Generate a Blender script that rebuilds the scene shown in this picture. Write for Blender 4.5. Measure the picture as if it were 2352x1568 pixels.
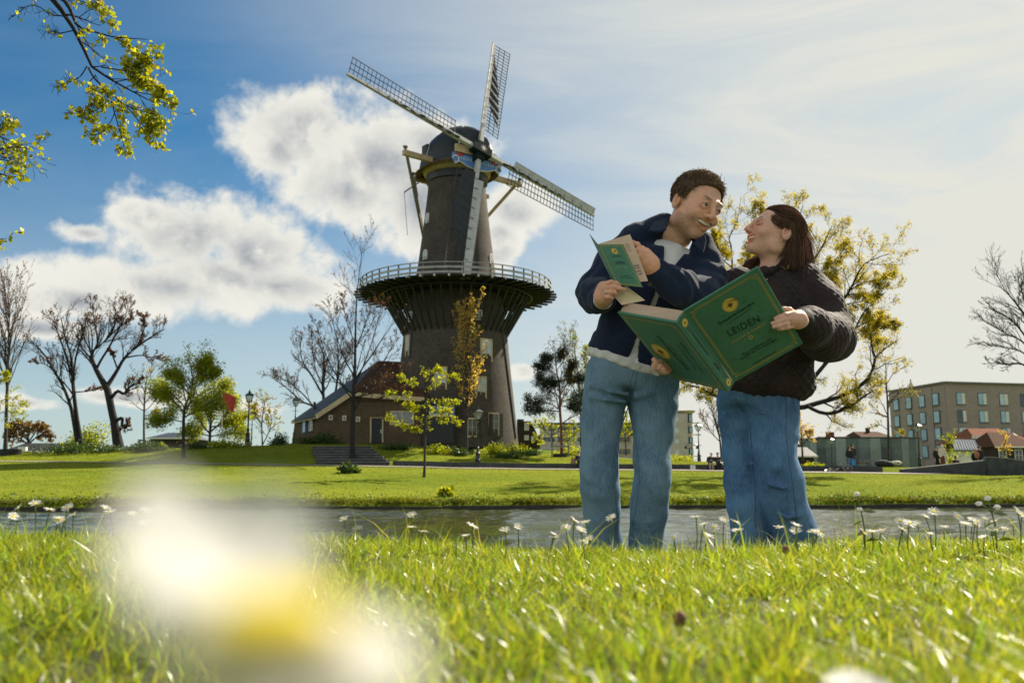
import bpy, math, random
import numpy as np
from mathutils import Vector, Matrix

for o in list(bpy.data.objects):
    bpy.data.objects.remove(o, do_unlink=True)
scene = bpy.context.scene
COL = scene.collection
R = math.radians
random.seed(7)
rng = np.random.default_rng(7)

# ------------------------------------------------------------------ camera
FPX, PCX, PCY = 2067.0, 1176.0, 784.0            # focal length and centre for a frame 2352 wide
PITCH = math.atan(0.155)
CAM = np.array([0.0, 0.0, 1.2])                  # the lens is 1.2 m above the canal
cam_data = bpy.data.cameras.new('camera')
cam = bpy.data.objects.new('camera', cam_data)
COL.objects.link(cam)
cam.location = CAM
cam.rotation_euler = (math.pi / 2 + PITCH, 0, 0)
cam_data.sensor_width = 36.0
cam_data.lens = 36.0 * FPX / 2352.0
cam_data.clip_start = 0.01
cam_data.clip_end = 6000.0
cam_data.dof.use_dof = True
cam_data.dof.focus_distance = 3.9
cam_data.dof.aperture_fstop = 6.3
scene.camera = cam

# ------------------------------------------------------------------ sky and sun
SUN_AZ, SUN_EL = R(44), R(41)                    # azimuth from +Y towards +X
SUN_DIR = Vector((math.sin(SUN_AZ) * math.cos(SUN_EL), math.cos(SUN_AZ) * math.cos(SUN_EL), math.sin(SUN_EL)))
sun_data = bpy.data.lights.new('sun', 'SUN')
sun_data.energy = 4.8
sun_data.angle = R(0.53)
sun_data.color = (1.0, 0.90, 0.74)
sun = bpy.data.objects.new('sun', sun_data)
COL.objects.link(sun)
sun.rotation_euler = SUN_DIR.to_track_quat('Z', 'Y').to_euler()

_F = np.array([0, math.cos(PITCH), math.sin(PITCH)])
_U = np.array([0, -math.sin(PITCH), math.cos(PITCH)])
_R = np.array([1.0, 0, 0])
def ray(px, py):
    return _F * FPX + _R * (px - PCX) + _U * (PCY - py)
def at(px, py, Y):
    """world point seen at (px, py) of a 2352-wide frame, Y metres in front"""
    d = ray(px, py)
    return CAM + d * (Y / d[1])
def pxm(Y):
    return FPX / Y                                # pixels per metre at distance Y
def px_of(x, Y):
    return PCX + FPX * x / Y

class NT:
    """small helper for node trees"""
    def __init__(s, tree):
        s.t = tree; s.n = tree.nodes; s.l = tree.links
    def new(s, kind, **kw):
        n = s.n.new(kind)
        for k, v in kw.items():
            setattr(n, k, v)
        return n
    def link(s, a, b):
        s.l.new(a, b)
    def val(s, sock, v):
        if hasattr(v, 'is_linked') or isinstance(v, bpy.types.NodeSocket):
            s.l.new(v, sock)
        else:
            sock.default_value = v
    def math(s, op, a, b=0.0, c=0.0, clamp=False):
        n = s.new('ShaderNodeMath', operation=op, use_clamp=clamp)
        s.val(n.inputs[0], a); s.val(n.inputs[1], b)
        if op in ('MULTIPLY_ADD', 'SMOOTH_MIN', 'SMOOTH_MAX', 'COMPARE', 'WRAP'):
            s.val(n.inputs[2], c)
        return n.outputs[0]
    def mix(s, fac, a, b, blend='MIX'):
        n = s.new('ShaderNodeMix', data_type='RGBA', blend_type=blend)
        s.val(n.inputs['Factor'], fac)
        for sock, v in ((n.inputs[6], a), (n.inputs[7], b)):
            if isinstance(v, (tuple, list)):
                sock.default_value = tuple(v) + ((1.0,) if len(v) == 3 else ())
            else:
                s.l.new(v, sock)
        return n.outputs[2]
    def maprange(s, v, a, b, c=0.0, d=1.0, mode='SMOOTHSTEP'):
        n = s.new('ShaderNodeMapRange', interpolation_type=mode)
        n.clamp = True if mode == 'LINEAR' else n.clamp
        s.val(n.inputs[0], v)
        for i, x in enumerate((a, b, c, d)):
            s.val(n.inputs[i + 1], x)
        return n.outputs[0]
    def noise(s, vec, scale, detail=4.0, rough=0.55, dist=0.0, out=0):
        n = s.new('ShaderNodeTexNoise')
        if vec is not None:
            s.l.new(vec, n.inputs['Vector'])
        n.inputs['Scale'].default_value = scale
        n.inputs['Detail'].default_value = detail
        n.inputs['Roughness'].default_value = rough
        n.inputs['Distortion'].default_value = dist
        return n.outputs[out]

world = bpy.data.worlds.new('World')
scene.world = world
world.use_nodes = True
w = NT(world.node_tree)
w.n.clear()
w_out = w.new('ShaderNodeOutputWorld')
bg = w.new('ShaderNodeBackground')
bg.inputs['Strength'].default_value = 0.070
w.link(bg.outputs[0], w_out.inputs[0])
sky = w.new('ShaderNodeTexSky')
sky.sky_type = 'NISHITA'
sky.sun_disc = False
sky.sun_elevation = SUN_EL
sky.sun_rotation = SUN_AZ
sky.altitude = 0.0
sky.air_density = 1.0
sky.dust_density = 0.6
sky.ozone_density = 2.2
tc = w.new('ShaderNodeTexCoord')
DIRV = tc.outputs['Generated']
sep = w.new('ShaderNodeSeparateXYZ'); w.link(DIRV, sep.inputs[0])
az = w.math('ARCTAN2', sep.outputs[0], sep.outputs[1])
el = w.math('ARCSINE', sep.outputs[2])
# --- thin high cloud veil: forward scattering makes it brighter round the sun
dotn = w.new('ShaderNodeVectorMath', operation='DOT_PRODUCT')
w.link(DIRV, dotn.inputs[0]); dotn.inputs[1].default_value = SUN_DIR
near_sun = w.maprange(dotn.outputs['Value'], 0.52, 1.0)
mp = w.new('ShaderNodeMapping'); w.link(DIRV, mp.inputs[0])
mp.inputs['Rotation'].default_value = (0.15, 0.3, 0.5)
mp.inputs['Scale'].default_value = (1.0, 2.6, 5.5)
cir = w.noise(mp.outputs[0], 2.1, 8, 0.6, 0.9)
cirv = w.maprange(cir, 0.34, 0.76)
veil = w.math('ADD', w.math('MULTIPLY', near_sun, 0.86), w.math('MULTIPLY', cirv, w.math('MULTIPLY_ADD', near_sun, 0.30, 0.05)), clamp=True)
lowair = w.maprange(el, -0.02, 0.38, 1.0, 0.0)
veil = w.math('ADD', veil, w.math('MULTIPLY', lowair, w.maprange(dotn.outputs['Value'], 0.2, 0.76, 0.56, 0.85)), clamp=True)
skyc = w.mix(1.0, sky.outputs[0], (0.22, 0.52, 0.64), 'MULTIPLY')
base = w.mix(veil, skyc, (5.1, 5.1, 4.65))
# --- cumulus: billows gathered in groups, edges broken by fractal noise
def azel(px, py):
    d = ray(px, py); d = d / np.linalg.norm(d)
    return math.atan2(d[0], d[1]), math.asin(d[2])
blobs = [(700, 300, 150, 80), (865, 375, 190, 110), (960, 470, 110, 110), (640, 345, 70, 60), (1190, 480, 80, 55), (1150, 560, 45, 60), (800, 440, 130, 70), (985, 330, 90, 60),
         (430, 545, 160, 85), (585, 590, 140, 90), (380, 660, 230, 60), (640, 660, 130, 55), (170, 690, 110, 34), (330, 500, 60, 40), (195, 535, 60, 22), (500, 640, 170, 70),
         (110, 755, 80, 22), (1200, 852, 42, 20), (300, 912, 150, 20), (520, 935, 90, 16), (60, 925, 70, 16)]
cl = []
for (bx, by, bw, bh) in blobs:
    a0, e0 = azel(bx, by)
    cl.append((a0, e0, bw * 1.3 / FPX, bh * 1.3 / FPX))
field = None
for (a0, e0, ra, re) in cl:
    x = w.math('MULTIPLY', w.math('SUBTRACT', az, a0), 1.0 / ra)
    y = w.math('MULTIPLY', w.math('SUBTRACT', el, e0), 1.0 / re)
    d2 = w.math('MULTIPLY_ADD', x, x, w.math('MULTIPLY', y, y))
    v = w.math('SUBTRACT', 1.0, w.math('SQRT', d2))
    field = v if field is None else w.math('SMOOTH_MAX', field, v, 0.25)
# broken cumulus goes on round the unseen sky, its cover widened as fill light
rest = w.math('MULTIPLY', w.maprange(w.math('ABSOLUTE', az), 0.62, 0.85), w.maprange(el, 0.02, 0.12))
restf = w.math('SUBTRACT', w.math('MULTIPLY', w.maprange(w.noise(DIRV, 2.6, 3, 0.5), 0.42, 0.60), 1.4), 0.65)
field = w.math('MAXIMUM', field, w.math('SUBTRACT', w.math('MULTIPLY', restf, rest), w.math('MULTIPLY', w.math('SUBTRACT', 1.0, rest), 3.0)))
n1 = w.noise(DIRV, 11.0, 9, 0.58, 0.25)
n2 = w.noise(DIRV, 34.0, 5, 0.6, 0.2)
dens = w.math('ADD', field, w.math('ADD', w.math('MULTIPLY', w.math('SUBTRACT', n1, 0.5), 2.5), w.math('MULTIPLY', w.math('SUBTRACT', n2, 0.5), 0.75)))
alpha = w.maprange(dens, -0.12, 0.46)
# light comes from behind and above: thin sunward billows glow, thick parts go grey
offv = w.new('ShaderNodeVectorMath', operation='ADD'); w.link(DIRV, offv.inputs[0]); offv.inputs[1].default_value = (0.012, 0.0, 0.030)
n1o = w.noise(offv.outputs[0], 11.0, 9, 0.58, 0.25)
lit = w.math('MULTIPLY_ADD', w.math('SUBTRACT', n1, n1o), 5.5, 0.42, clamp=True)
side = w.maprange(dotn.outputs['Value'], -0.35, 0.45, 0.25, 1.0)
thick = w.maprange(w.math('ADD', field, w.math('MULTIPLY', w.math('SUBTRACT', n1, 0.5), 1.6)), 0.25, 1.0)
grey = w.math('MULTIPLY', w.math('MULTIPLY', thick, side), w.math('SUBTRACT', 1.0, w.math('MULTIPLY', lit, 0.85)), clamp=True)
fill_gain = w.maprange(dotn.outputs['Value'], 0.25, -0.65, 1.0, 2.3)     # unseen clouds opposite the sun, brightened as added fill for the shaded couple
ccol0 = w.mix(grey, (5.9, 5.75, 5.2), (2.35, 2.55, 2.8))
fl_v = w.new('ShaderNodeVectorMath', operation='SCALE'); w.link(ccol0, fl_v.inputs[0]); w.link(fill_gain, fl_v.inputs['Scale']); ccol = fl_v.outputs[0]
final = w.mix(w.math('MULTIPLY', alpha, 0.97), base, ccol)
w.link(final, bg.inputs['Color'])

world.cycles.sampling_method = 'MANUAL'
world.cycles.sample_map_resolution = 512
scene.view_settings.view_transform = 'Standard'
scene.view_settings.look = 'None'
scene.view_settings.exposure = 1.12
scene.view_settings.gamma = 1.0
scene.view_settings.use_curve_mapping = False
scene.render.engine = 'CYCLES'
scene.cycles.use_denoising = True
scene.cycles.max_bounces = 8
scene.cycles.transparent_max_bounces = 12
scene.cycles.sample_clamp_indirect = 6.0
scene.cycles.blur_glossy = 0.5

# ------------------------------------------------------------------ mesh helpers
def arr_mesh(name, V, faces, smooth=False, colors=None):
    """faces: list of int arrays (M,3) or (M,4)"""
    V = np.asarray(V, dtype=np.float32).reshape(-1, 3)
    me = bpy.data.meshes.new(name)
    fs = [np.asarray(f, dtype=np.int32) for f in faces if len(f)]
    nl = sum(f.size for f in fs); nf = sum(len(f) for f in fs)
    me.vertices.add(len(V)); me.vertices.foreach_set('co', V.ravel())
    me.loops.add(nl); me.polygons.add(nf)
    li = np.concatenate([f.ravel() for f in fs]) if fs else np.zeros(0, np.int32)
    tot = np.concatenate([np.full(len(f), f.shape[1], np.int32) for f in fs]) if fs else np.zeros(0, np.int32)
    st = np.concatenate([[0], np.cumsum(tot)[:-1]]).astype(np.int32) if nf else tot
    me.loops.foreach_set('vertex_index', li)
    me.polygons.foreach_set('loop_start', st)
    if smooth:
        me.polygons.foreach_set('use_smooth', np.ones(nf, dtype=bool))
    if colors is not None:
        ca = me.color_attributes.new('Col', 'FLOAT_COLOR', 'POINT')
        c4 = np.ones((len(V), 4), np.float32); c4[:, :3] = colors
        ca.data.foreach_set('color', c4.ravel())
    me.update(calc_edges=True)
    return me

def link(name, me, mat=None, parent=None, loc=None):
    o = bpy.data.objects.new(name, me)
    COL.objects.link(o)
    if mat is not None and me is not None:
        if len(me.materials) == 0:
            me.materials.append(mat)
    if parent is not None:
        o.parent = parent
        o.matrix_parent_inverse = Matrix.Translation(-Vector(parent.location)) if False else Matrix.Identity(4)
    if loc is not None:
        o.location = loc
    return o

def tag(o, label, cat, group=None):
    o['label'] = label; o['category'] = cat
    if group: o['group'] = group
    return o
def kind(o, k):
    o['kind'] = k
    return o
def thing(name, label, cat, group=None, loc=(0, 0, 0), rz=0.0):
    o = bpy.data.objects.new(name, None)
    o.empty_display_size = 0.1
    COL.objects.link(o)
    o.location = loc; o.rotation_euler = (0, 0, rz)
    return tag(o, label, cat, group)
def copy_tree(o, parent=None):
    c = o.copy(); COL.objects.link(c); c.parent = parent
    for ch in list(o.children):
        copy_tree(ch, c)
    return c

class MB:
    """collects boxes, beams, tubes, prisms into one mesh (coordinates local to the parent)"""
    def __init__(s, org=(0, 0, 0)):
        s.v = []; s.f = []; s.o = np.asarray(org, float)
    def _add(s, V, F):
        b = len(s.v)
        for p in V: s.v.append((p[0] - s.o[0], p[1] - s.o[1], p[2] - s.o[2]))
        for f in F: s.f.append(tuple(i + b for i in f))
        return s
    def box(s, c, size, rz=0.0):
        cx, cy, cz = c; a, b, d = size[0] / 2, size[1] / 2, size[2] / 2
        co, si = math.cos(rz), math.sin(rz)
        V = []
        for x, y, z in ((-a, -b, -d), (a, -b, -d), (a, b, -d), (-a, b, -d), (-a, -b, d), (a, -b, d), (a, b, d), (-a, b, d)):
            V.append((cx + x * co - y * si, cy + x * si + y * co, cz + z))
        return s._add(V, ((0, 3, 2, 1), (4, 5, 6, 7), (0, 1, 5, 4), (1, 2, 6, 5), (2, 3, 7, 6), (3, 0, 4, 7)))
    def beam(s, p, q, w, h, up=(0, 0, 1), w2=None, h2=None):
        p = np.asarray(p, float); q = np.asarray(q, float)
        d = q - p; d /= np.linalg.norm(d)
        r = np.cross(d, up)
        if np.linalg.norm(r) < 1e-4: r = np.cross(d, (0, 1, 0))
        r /= np.linalg.norm(r); u = np.cross(r, d)
        w2 = w if w2 is None else w2; h2 = h if h2 is None else h2
        V = [p - r * w / 2 - u * h / 2, p + r * w / 2 - u * h / 2, p + r * w / 2 + u * h / 2, p - r * w / 2 + u * h / 2,
             q - r * w2 / 2 - u * h2 / 2, q + r * w2 / 2 - u * h2 / 2, q + r * w2 / 2 + u * h2 / 2, q - r * w2 / 2 + u * h2 / 2]
        return s._add(V, ((0, 3, 2, 1), (4, 5, 6, 7), (0, 1, 5, 4), (1, 2, 6, 5), (2, 3, 7, 6), (3, 0, 4, 7)))
    def tube(s, pts, rad, n=8, cap=True):
        pts = [np.asarray(p, float) for p in pts]
        if not hasattr(rad, '__len__'): rad = [rad] * len(pts)
        V = []; F = []
        ref = None
        for i, p in enumerate(pts):
            a = pts[max(i - 1, 0)]; b = pts[min(i + 1, len(pts) - 1)]
            d = b - a; d /= (np.linalg.norm(d) + 1e-12)
            if ref is None:
                ref = np.array((0, 0, 1.0)) if abs(d[2]) < 0.9 else np.array((1.0, 0, 0))
            r = ref - d * (ref @ d); r /= np.linalg.norm(r); ref = r
            u = np.cross(d, r)
            for k in range(n):
                t = 2 * math.pi * k / n
                V.append(p + rad[i] * (math.cos(t) * r + math.sin(t) * u))
        for i in range(len(pts) - 1):
            for k in range(n):
                F.append((i * n + k, i * n + (k + 1) % n, (i + 1) * n + (k + 1) % n, (i + 1) * n + k))
        if cap:
            F.append(tuple(range(n - 1, -1, -1))); F.append(tuple((len(pts) - 1) * n + k for k in range(n)))
        return s._add(V, F)
    def lathe(s, prof, n=16, c=(0, 0, 0), cap=True):
        V = []; F = []
        for (r, z) in prof:
            for k in range(n):
                t = 2 * math.pi * k / n
                V.append((c[0] + r * math.cos(t), c[1] + r * math.sin(t), c[2] + z))
        m = len(prof)
        for i in range(m - 1):
            for k in range(n):
                F.append((i * n + k, i * n + (k + 1) % n, (i + 1) * n + (k + 1) % n, (i + 1) * n + k))
        if cap:
            F.append(tuple(range(n - 1, -1, -1))); F.append(tuple((m - 1) * n + k for k in range(n)))
        return s._add(V, F)
    def prism(s, poly, depth):
        """poly: list of 3-d points (planar), depth: extrusion vector"""
        n = len(poly); d = np.asarray(depth, float)
        V = [np.asarray(p, float) for p in poly] + [np.asarray(p, float) + d for p in poly]
        F = [tuple(range(n)), tuple(range(2 * n - 1, n - 1, -1))]
        for k in range(n):
            F.append((k, n + k, n + (k + 1) % n, (k + 1) % n))
        return s._add(V, F)
    def quad(s, *P):
        return s._add(P, (tuple(range(len(P))),))
    def mesh(s, name, smooth=False):
        me = bpy.data.meshes.new(name)
        me.from_pydata(s.v, [], s.f)
        if smooth:
            me.polygons.foreach_set('use_smooth', [True] * len(me.polygons))
        me.update()
        return me
    def build(s, name, mat, parent=None, smooth=False, fixn=True):
        me = s.mesh(name, smooth)
        if fixn:
            import bmesh
            bm = bmesh.new(); bm.from_mesh(me); bmesh.ops.recalc_face_normals(bm, faces=bm.faces); bm.to_mesh(me); bm.free()
            if smooth:
                me.set_sharp_from_angle(angle=R(42))
        return link(name, me, mat, parent)

# ------------------------------------------------------------------ materials
MATS = {}
def pm(name, col, rough=0.8, var=0.18, scale=6.0, bump=0.0, bscale=40.0, metal=0.0, spec=0.4, stretch=(1, 1, 1), col2=None, transl=0.0, sheen=0.0, coat=0.0, attr=False, detail=5.0):
    """principled material with procedural colour variation, wear and fine relief"""
    m = bpy.data.materials.new(name); m.use_nodes = True
    t = NT(m.node_tree); b = t.n['Principled BSDF']; out = t.n['Material Output']
    tcn = t.new('ShaderNodeTexCoord'); mpn = t.new('ShaderNodeMapping')
    t.link(tcn.outputs['Object'], mpn.inputs[0]); mpn.inputs['Scale'].default_value = stretch
    n = t.noise(mpn.outputs[0], scale, detail, 0.6)
    fac = t.maprange(n, 0.3, 0.7)
    dark = tuple(c * (1 - var) for c in col); lite = tuple(min(1, c * (1 + var)) for c in (col2 or col))
    c = t.mix(fac, dark, lite)
    if attr:
        a = t.new('ShaderNodeVertexColor'); a.layer_name = 'Col'
        c = t.mix(1.0, c, a.outputs[0], 'MULTIPLY')
    t.link(c, b.inputs['Base Color'])
    rr = t.math('MULTIPLY_ADD', n, 0.25, rough - 0.12)
    t.link(rr, b.inputs['Roughness'])
    b.inputs['Metallic'].default_value = metal
    b.inputs['Specular IOR Level'].default_value = spec
    b.inputs['Sheen Weight'].default_value = sheen
    b.inputs['Coat Weight'].default_value = coat
    if bump:
        nb = t.noise(mpn.outputs[0], bscale, 4, 0.6)
        bn = t.new('ShaderNodeBump'); bn.inputs['Strength'].default_value = bump; bn.inputs['Distance'].default_value = 0.02
        t.link(nb, bn.inputs['Height']); t.link(bn.outputs[0], b.inputs['Normal'])
    if transl:
        tr = t.new('ShaderNodeBsdfTranslucent'); t.link(c, tr.inputs[0])
        mx = t.new('ShaderNodeMixShader'); mx.inputs[0].default_value = transl
        t.link(b.outputs[0], mx.inputs[1]); t.link(tr.outputs[0], mx.inputs[2]); t.link(mx.outputs[0], out.inputs[0])
    MATS[name] = m
    return m
def glass_mat(name, col=(0.05, 0.07, 0.08), rough=0.06):
    m = pm(name, col, rough, 0.35, 1.3, spec=0.8)
    return m

M_white = pm('white_paint', (0.62, 0.60, 0.54), 0.5, 0.12, 3.0)
M_cream = pm('cream_paint', (0.52, 0.41, 0.24), 0.55, 0.15, 2.0)
M_glass = glass_mat('window_glass')
M_iron = pm('dark_green_iron', (0.012, 0.022, 0.022), 0.38, 0.3, 14, spec=0.5)
M_black = pm('black_paint', (0.014, 0.016, 0.017), 0.45, 0.3, 5)
M_darkwood = pm('tarred_wood', (0.018, 0.020, 0.020), 0.6, 0.4, 3, stretch=(1, 1, 6))
M_greywood = pm('weathered_wood', (0.20, 0.19, 0.16), 0.8, 0.25, 5, stretch=(1, 1, 8))
M_beam = pm('ochre_beam_paint', (0.42, 0.32, 0.18), 0.6, 0.18, 2.0)
M_stone = pm('grey_stone', (0.16, 0.155, 0.14), 0.85, 0.25, 3.0, bump=0.3, bscale=30)
M_bluestone = pm('dark_bluestone', (0.045, 0.050, 0.052), 0.7, 0.35, 1.6, bump=0.2, bscale=20)

# ------------------------------------------------------------------ terrain
def wob(x, y, s=1.0, k=0):
    """smooth pseudo-noise"""
    a = np.sin(x * 1.7 * s + 1.3 + k) * np.cos(y * 1.9 * s - 0.7 + k * 2) + 0.5 * np.sin(x * 3.9 * s - y * 2.3 * s + 2 + k) + 0.3 * np.cos(x * 7.3 * s + y * 8.1 * s + k)
    return a / 1.8
TPX = np.array([-1500, -400, 0, 400, 560, 700, 800, 900, 1100, 1250, 1500, 1850, 2100, 2352, 2800, 4000.])
TY = np.array([64, 66.6, 68.5, 70.5, 73, 76, 86, 100, 140, 300, 2500.])
def zpx(py, Y): return 1.2 + (1104 - py) * Y / FPX
TPATH = np.interp(TPX, [-1500, 0, 400, 700, 900, 1100, 1250, 1500, 1850, 2100, 4000], [zpx(p, 64) for p in (1058, 1061, 1065, 1070, 1073, 1077, 1079, 1081, 1086, 1089, 1092)])
TZ = np.array([
    # 68.5  70.5  73   76   86   100  140  300 2500   (from the path backwards)
    [2.9, 3.1, 3.3, 3.5, 3.6, 3.6, 3.4, 3.0, 3.0],
    [2.8, 3.0, 3.2, 3.4, 3.6, 3.6, 3.4, 3.0, 3.0],
    [2.8, 3.0, 3.3, 3.5, 3.7, 3.7, 3.4, 3.0, 3.0],
    [2.9, 3.2, 3.6, 3.9, 4.2, 4.0, 3.4, 3.0, 3.0],
    [2.9, 3.3, 3.8, 4.1, 4.4, 4.2, 3.4, 3.0, 3.0],
    [2.9, 3.5, 4.0, 4.2, 4.8, 4.6, 3.4, 3.0, 3.0],
    [2.8, 3.4, 4.0, 4.2, 4.9, 4.8, 3.4, 3.0, 3.0],
    [2.7, 3.2, 3.7, 4.1, 4.9, 4.8, 3.4, 3.0, 3.0],
    [2.5, 2.75, 3.1, 3.5, 4.8, 4.6, 3.4, 3.0, 3.0],
    [2.35, 2.55, 2.9, 3.2, 4.1, 4.2, 3.4, 3.0, 3.0],
    [2.25, 2.4, 2.65, 2.9, 3.2, 3.4, 3.3, 3.0, 3.0],
    [2.2, 2.25, 2.28, 2.32, 2.40, 2.55, 2.9, 3.0, 3.0],
    [2.2, 2.25, 2.28, 2.32, 2.40, 2.55, 2.9, 3.0, 3.0],
    [2.2, 2.25, 2.28, 2.32, 2.40, 2.55, 2.9, 3.0, 3.0],
    [2.2, 2.25, 2.28, 2.32, 2.40, 2.55, 2.9, 3.0, 3.0],
    [2.2, 2.25, 2.28, 2.32, 2.40, 2.55, 2.9, 3.0, 3.0]])
TZ = np.concatenate([TPATH[:, None], TPATH[:, None] + 0.12, TZ], 1)
def up_z(x, Y):
    x = np.asarray(x, float); Y = np.asarray(Y, float)
    p = np.clip(PCX + FPX * x / np.maximum(Y, 1), TPX[0], TPX[-1])
    i = np.clip(np.searchsorted(TPX, p) - 1, 0, len(TPX) - 2); u = (p - TPX[i]) / (TPX[i + 1] - TPX[i])
    yy = np.clip(Y, TY[0], TY[-1]); j = np.clip(np.searchsorted(TY, yy) - 1, 0, len(TY) - 2); v = (yy - TY[j]) / (TY[j + 1] - TY[j])
    u = u * u * (3 - 2 * u)
    return (TZ[i, j] * (1 - u) + TZ[i + 1, j] * u) * (1 - v) + (TZ[i, j + 1] * (1 - u) + TZ[i + 1, j + 1] * u) * v
def edge_y(x): return 39.2 + 0.123 * np.clip(x, -60, 60)
def near_z(x, y):
    b = np.interp(y, [-60, 0.0, 1.95, 2.5, 3.6, 6.4, 6.9, 7.6], [1.2, 1.048, 1.050, 0.985, 0.70, 0.2, -0.1, -0.6])
    m = np.clip((6.5 - y) / 2, 0, 1)
    return b + m * (0.016 * wob(x, y, 1.1) + 0.006 * wob(x, y, 4.0, 3)) + 0.012 * np.clip(-x, 0, 1) * np.clip(y, 0, 1.9)
def far_z(x, Y):
    x = np.asarray(x, float); Y = np.asarray(Y, float)
    e = edge_y(x)
    t = np.clip((Y - e) / (64 - e), 0, 1)
    lawn = 0.30 + (up_z(x, np.full_like(Y, 64.0)) - 0.30) * (0.25 * np.sin(t * math.pi / 2) + 0.75 * t) + 0.05 * wob(x, Y, 0.35) * np.clip(t * (1 - t) * 6, 0, 1)
    z = np.where(Y < 64, lawn, up_z(x, Y))
    return np.where(Y < e, -0.6, z)

def lawn_mat():
    m = bpy.data.materials.new('lawn_turf'); m.use_nodes = True
    t = NT(m.node_tree); b = t.n['Principled BSDF']; g = t.new('ShaderNodeNewGeometry'); P = g.outputs['Position']
    mp_ = t.new('ShaderNodeMapping'); t.link(P, mp_.inputs[0]); mp_.inputs['Scale'].default_value = (.6, 1.0, 1.0)
    a_ = t.noise(mp_.outputs[0], .16, 5, .6); b_ = t.noise(mp_.outputs[0], 1.1, 6, .65); c_ = t.noise(P, 6.0, 5, .7)
    c = t.mix(t.maprange(a_, .35, .65), (.110, .155, .014), (.175, .205, .020))
    c = t.mix(t.math('MULTIPLY', t.maprange(b_, .5, .75), .55), c, (.070, .105, .014))
    c = t.mix(t.math('MULTIPLY', t.maprange(c_, .5, .8), .5), c, (.21, .21, .03))
    c = t.mix(t.math('MULTIPLY', t.maprange(t.noise(P, .33, 6, .7), .60, .72), .45), c, (.15, .12, .05))
    t.link(c, b.inputs['Base Color']); b.inputs['Roughness'].default_value = 1.0; b.inputs['Specular IOR Level'].default_value = .03
    bn = t.new('ShaderNodeBump'); bn.inputs['Strength'].default_value = 1.0; bn.inputs['Distance'].default_value = .06
    t.link(t.math('ADD', c_, t.math('MULTIPLY', b_, 1.5)), bn.inputs['Height']); t.link(bn.outputs[0], b.inputs['Normal'])
    return m
M_lawn = lawn_mat()
M_soil = pm('turf_soil', (0.05, 0.055, 0.014), 0.95, 0.4, 14, bump=0.6, bscale=60)
def grid_mesh(name, xs, ys, zf):
    X, Y = np.meshgrid(xs, ys); Z = zf(X, Y)
    V = np.stack([X, Y, Z], -1).reshape(-1, 3)
    nx, ny = len(xs), len(ys); i = np.arange(nx * ny).reshape(ny, nx)
    F = np.stack([i[:-1, :-1], i[:-1, 1:], i[1:, 1:], i[1:, :-1]], -1).reshape(-1, 4)
    return arr_mesh(name, V, [F], smooth=True)
xs = np.concatenate([[-90, -50, -25, -14], np.arange(-9, 9.01, 0.12), [14, 25, 50, 90]])
ys = np.concatenate([[-60, -20, -6], np.arange(-3, 7.7, 0.12)])
kind(link('near_bank_ground', grid_mesh('near_bank_ground', xs, ys, near_z), M_soil), 'structure')
xs = np.concatenate([[-2500, -900, -400, -200, -120, -90], np.arange(-75, 75.1, 1.0), [90, 120, 200, 400, 900, 2500]])
ys = np.concatenate([[7.0, 20, 30], np.arange(32, 47, 0.4), np.arange(47, 63.6, 0.8), [64.0, 65.3, 66.6, 67.5, 68.5], np.arange(69.5, 100, 1.5), [100, 110, 125, 140, 180, 240, 300, 500, 1000, 2500]])
kind(link('ground', grid_mesh('ground', xs, ys, far_z), M_lawn), 'structure')

# footpath of pale paving on the far bank
M_path = pm('pale_path', (0.22, 0.19, 0.155), 0.9, 0.15, 1.5, bump=0.3, bscale=30)
px_ = np.arange(-75, 76, 1.0)
kind(link('footpath', grid_mesh('footpath', px_, np.array([64.2, 65.3, 66.4]), lambda X, Y: up_z(X, Y) + 0.035), M_path), 'structure')

# water
def water_mat():
    m = bpy.data.materials.new('canal_water'); m.use_nodes = True
    t = NT(m.node_tree); b = t.n['Principled BSDF']
    b.inputs['Base Color'].default_value = (0.030, 0.036, 0.014, 1)
    b.inputs['Roughness'].default_value = 0.06
    b.inputs['IOR'].default_value = 1.33
    b.inputs['Specular IOR Level'].default_value = 0.5
    g = t.new('ShaderNodeNewGeometry')
    mp_ = t.new('ShaderNodeMapping'); t.link(g.outputs['Position'], mp_.inputs[0]); mp_.inputs['Scale'].default_value = (0.42, 1.0, 1.0)
    n1 = t.noise(mp_.outputs[0], 6.0, 3, 0.6, 0.4)
    n2 = t.noise(mp_.outputs[0], 0.7, 3, 0.5, 0.6)
    n3 = t.noise(mp_.outputs[0], 0.10, 2, 0.5)
    amp = t.maprange(n3, 0.35, 0.62, 0.45, 1.0)
    h = t.math('MULTIPLY', t.math('MULTIPLY_ADD', n2, 1.6, n1), amp)
    bn = t.new('ShaderNodeBump'); bn.inputs['Strength'].default_value = 0.9; bn.inputs['Distance'].default_value = 0.03
    t.link(h, bn.inputs['Height']); t.link(bn.outputs[0], b.inputs['Normal'])
    return m
rw = np.random.default_rng(3)
WK = [(rw.uniform(.35, 2.4), rw.normal(0, .55), rw.uniform(0, 6.28)) for _ in range(22)]
def wave_z(X, Y):
    """small wind ripples: many short wave trains, gusty"""
    Z = np.zeros_like(X); gust = .55 + .45 * np.sin(X * .21 + 1.7 * np.sin(Y * .17)) * np.sin(Y * .33 + X * .11)
    for L, th, ph in WK:
        kx, ky = math.sin(th) * 2 * math.pi / L, math.cos(th) * 2 * math.pi / L
        Z += .0100 * L ** .85 * np.sin(kx * X + ky * Y + ph + .6 * np.sin(X * .9 + ph))
    return Z * gust * np.clip((52 - np.abs(X)) / 20, 0, 1)
wx = np.concatenate([[-95, -70, -50, -38], np.arange(-30, 32.1, .13), [40, 52, 70, 95]])
wt = np.concatenate([[0, .1, .2], np.linspace(.27, 1, 210)])
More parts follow.
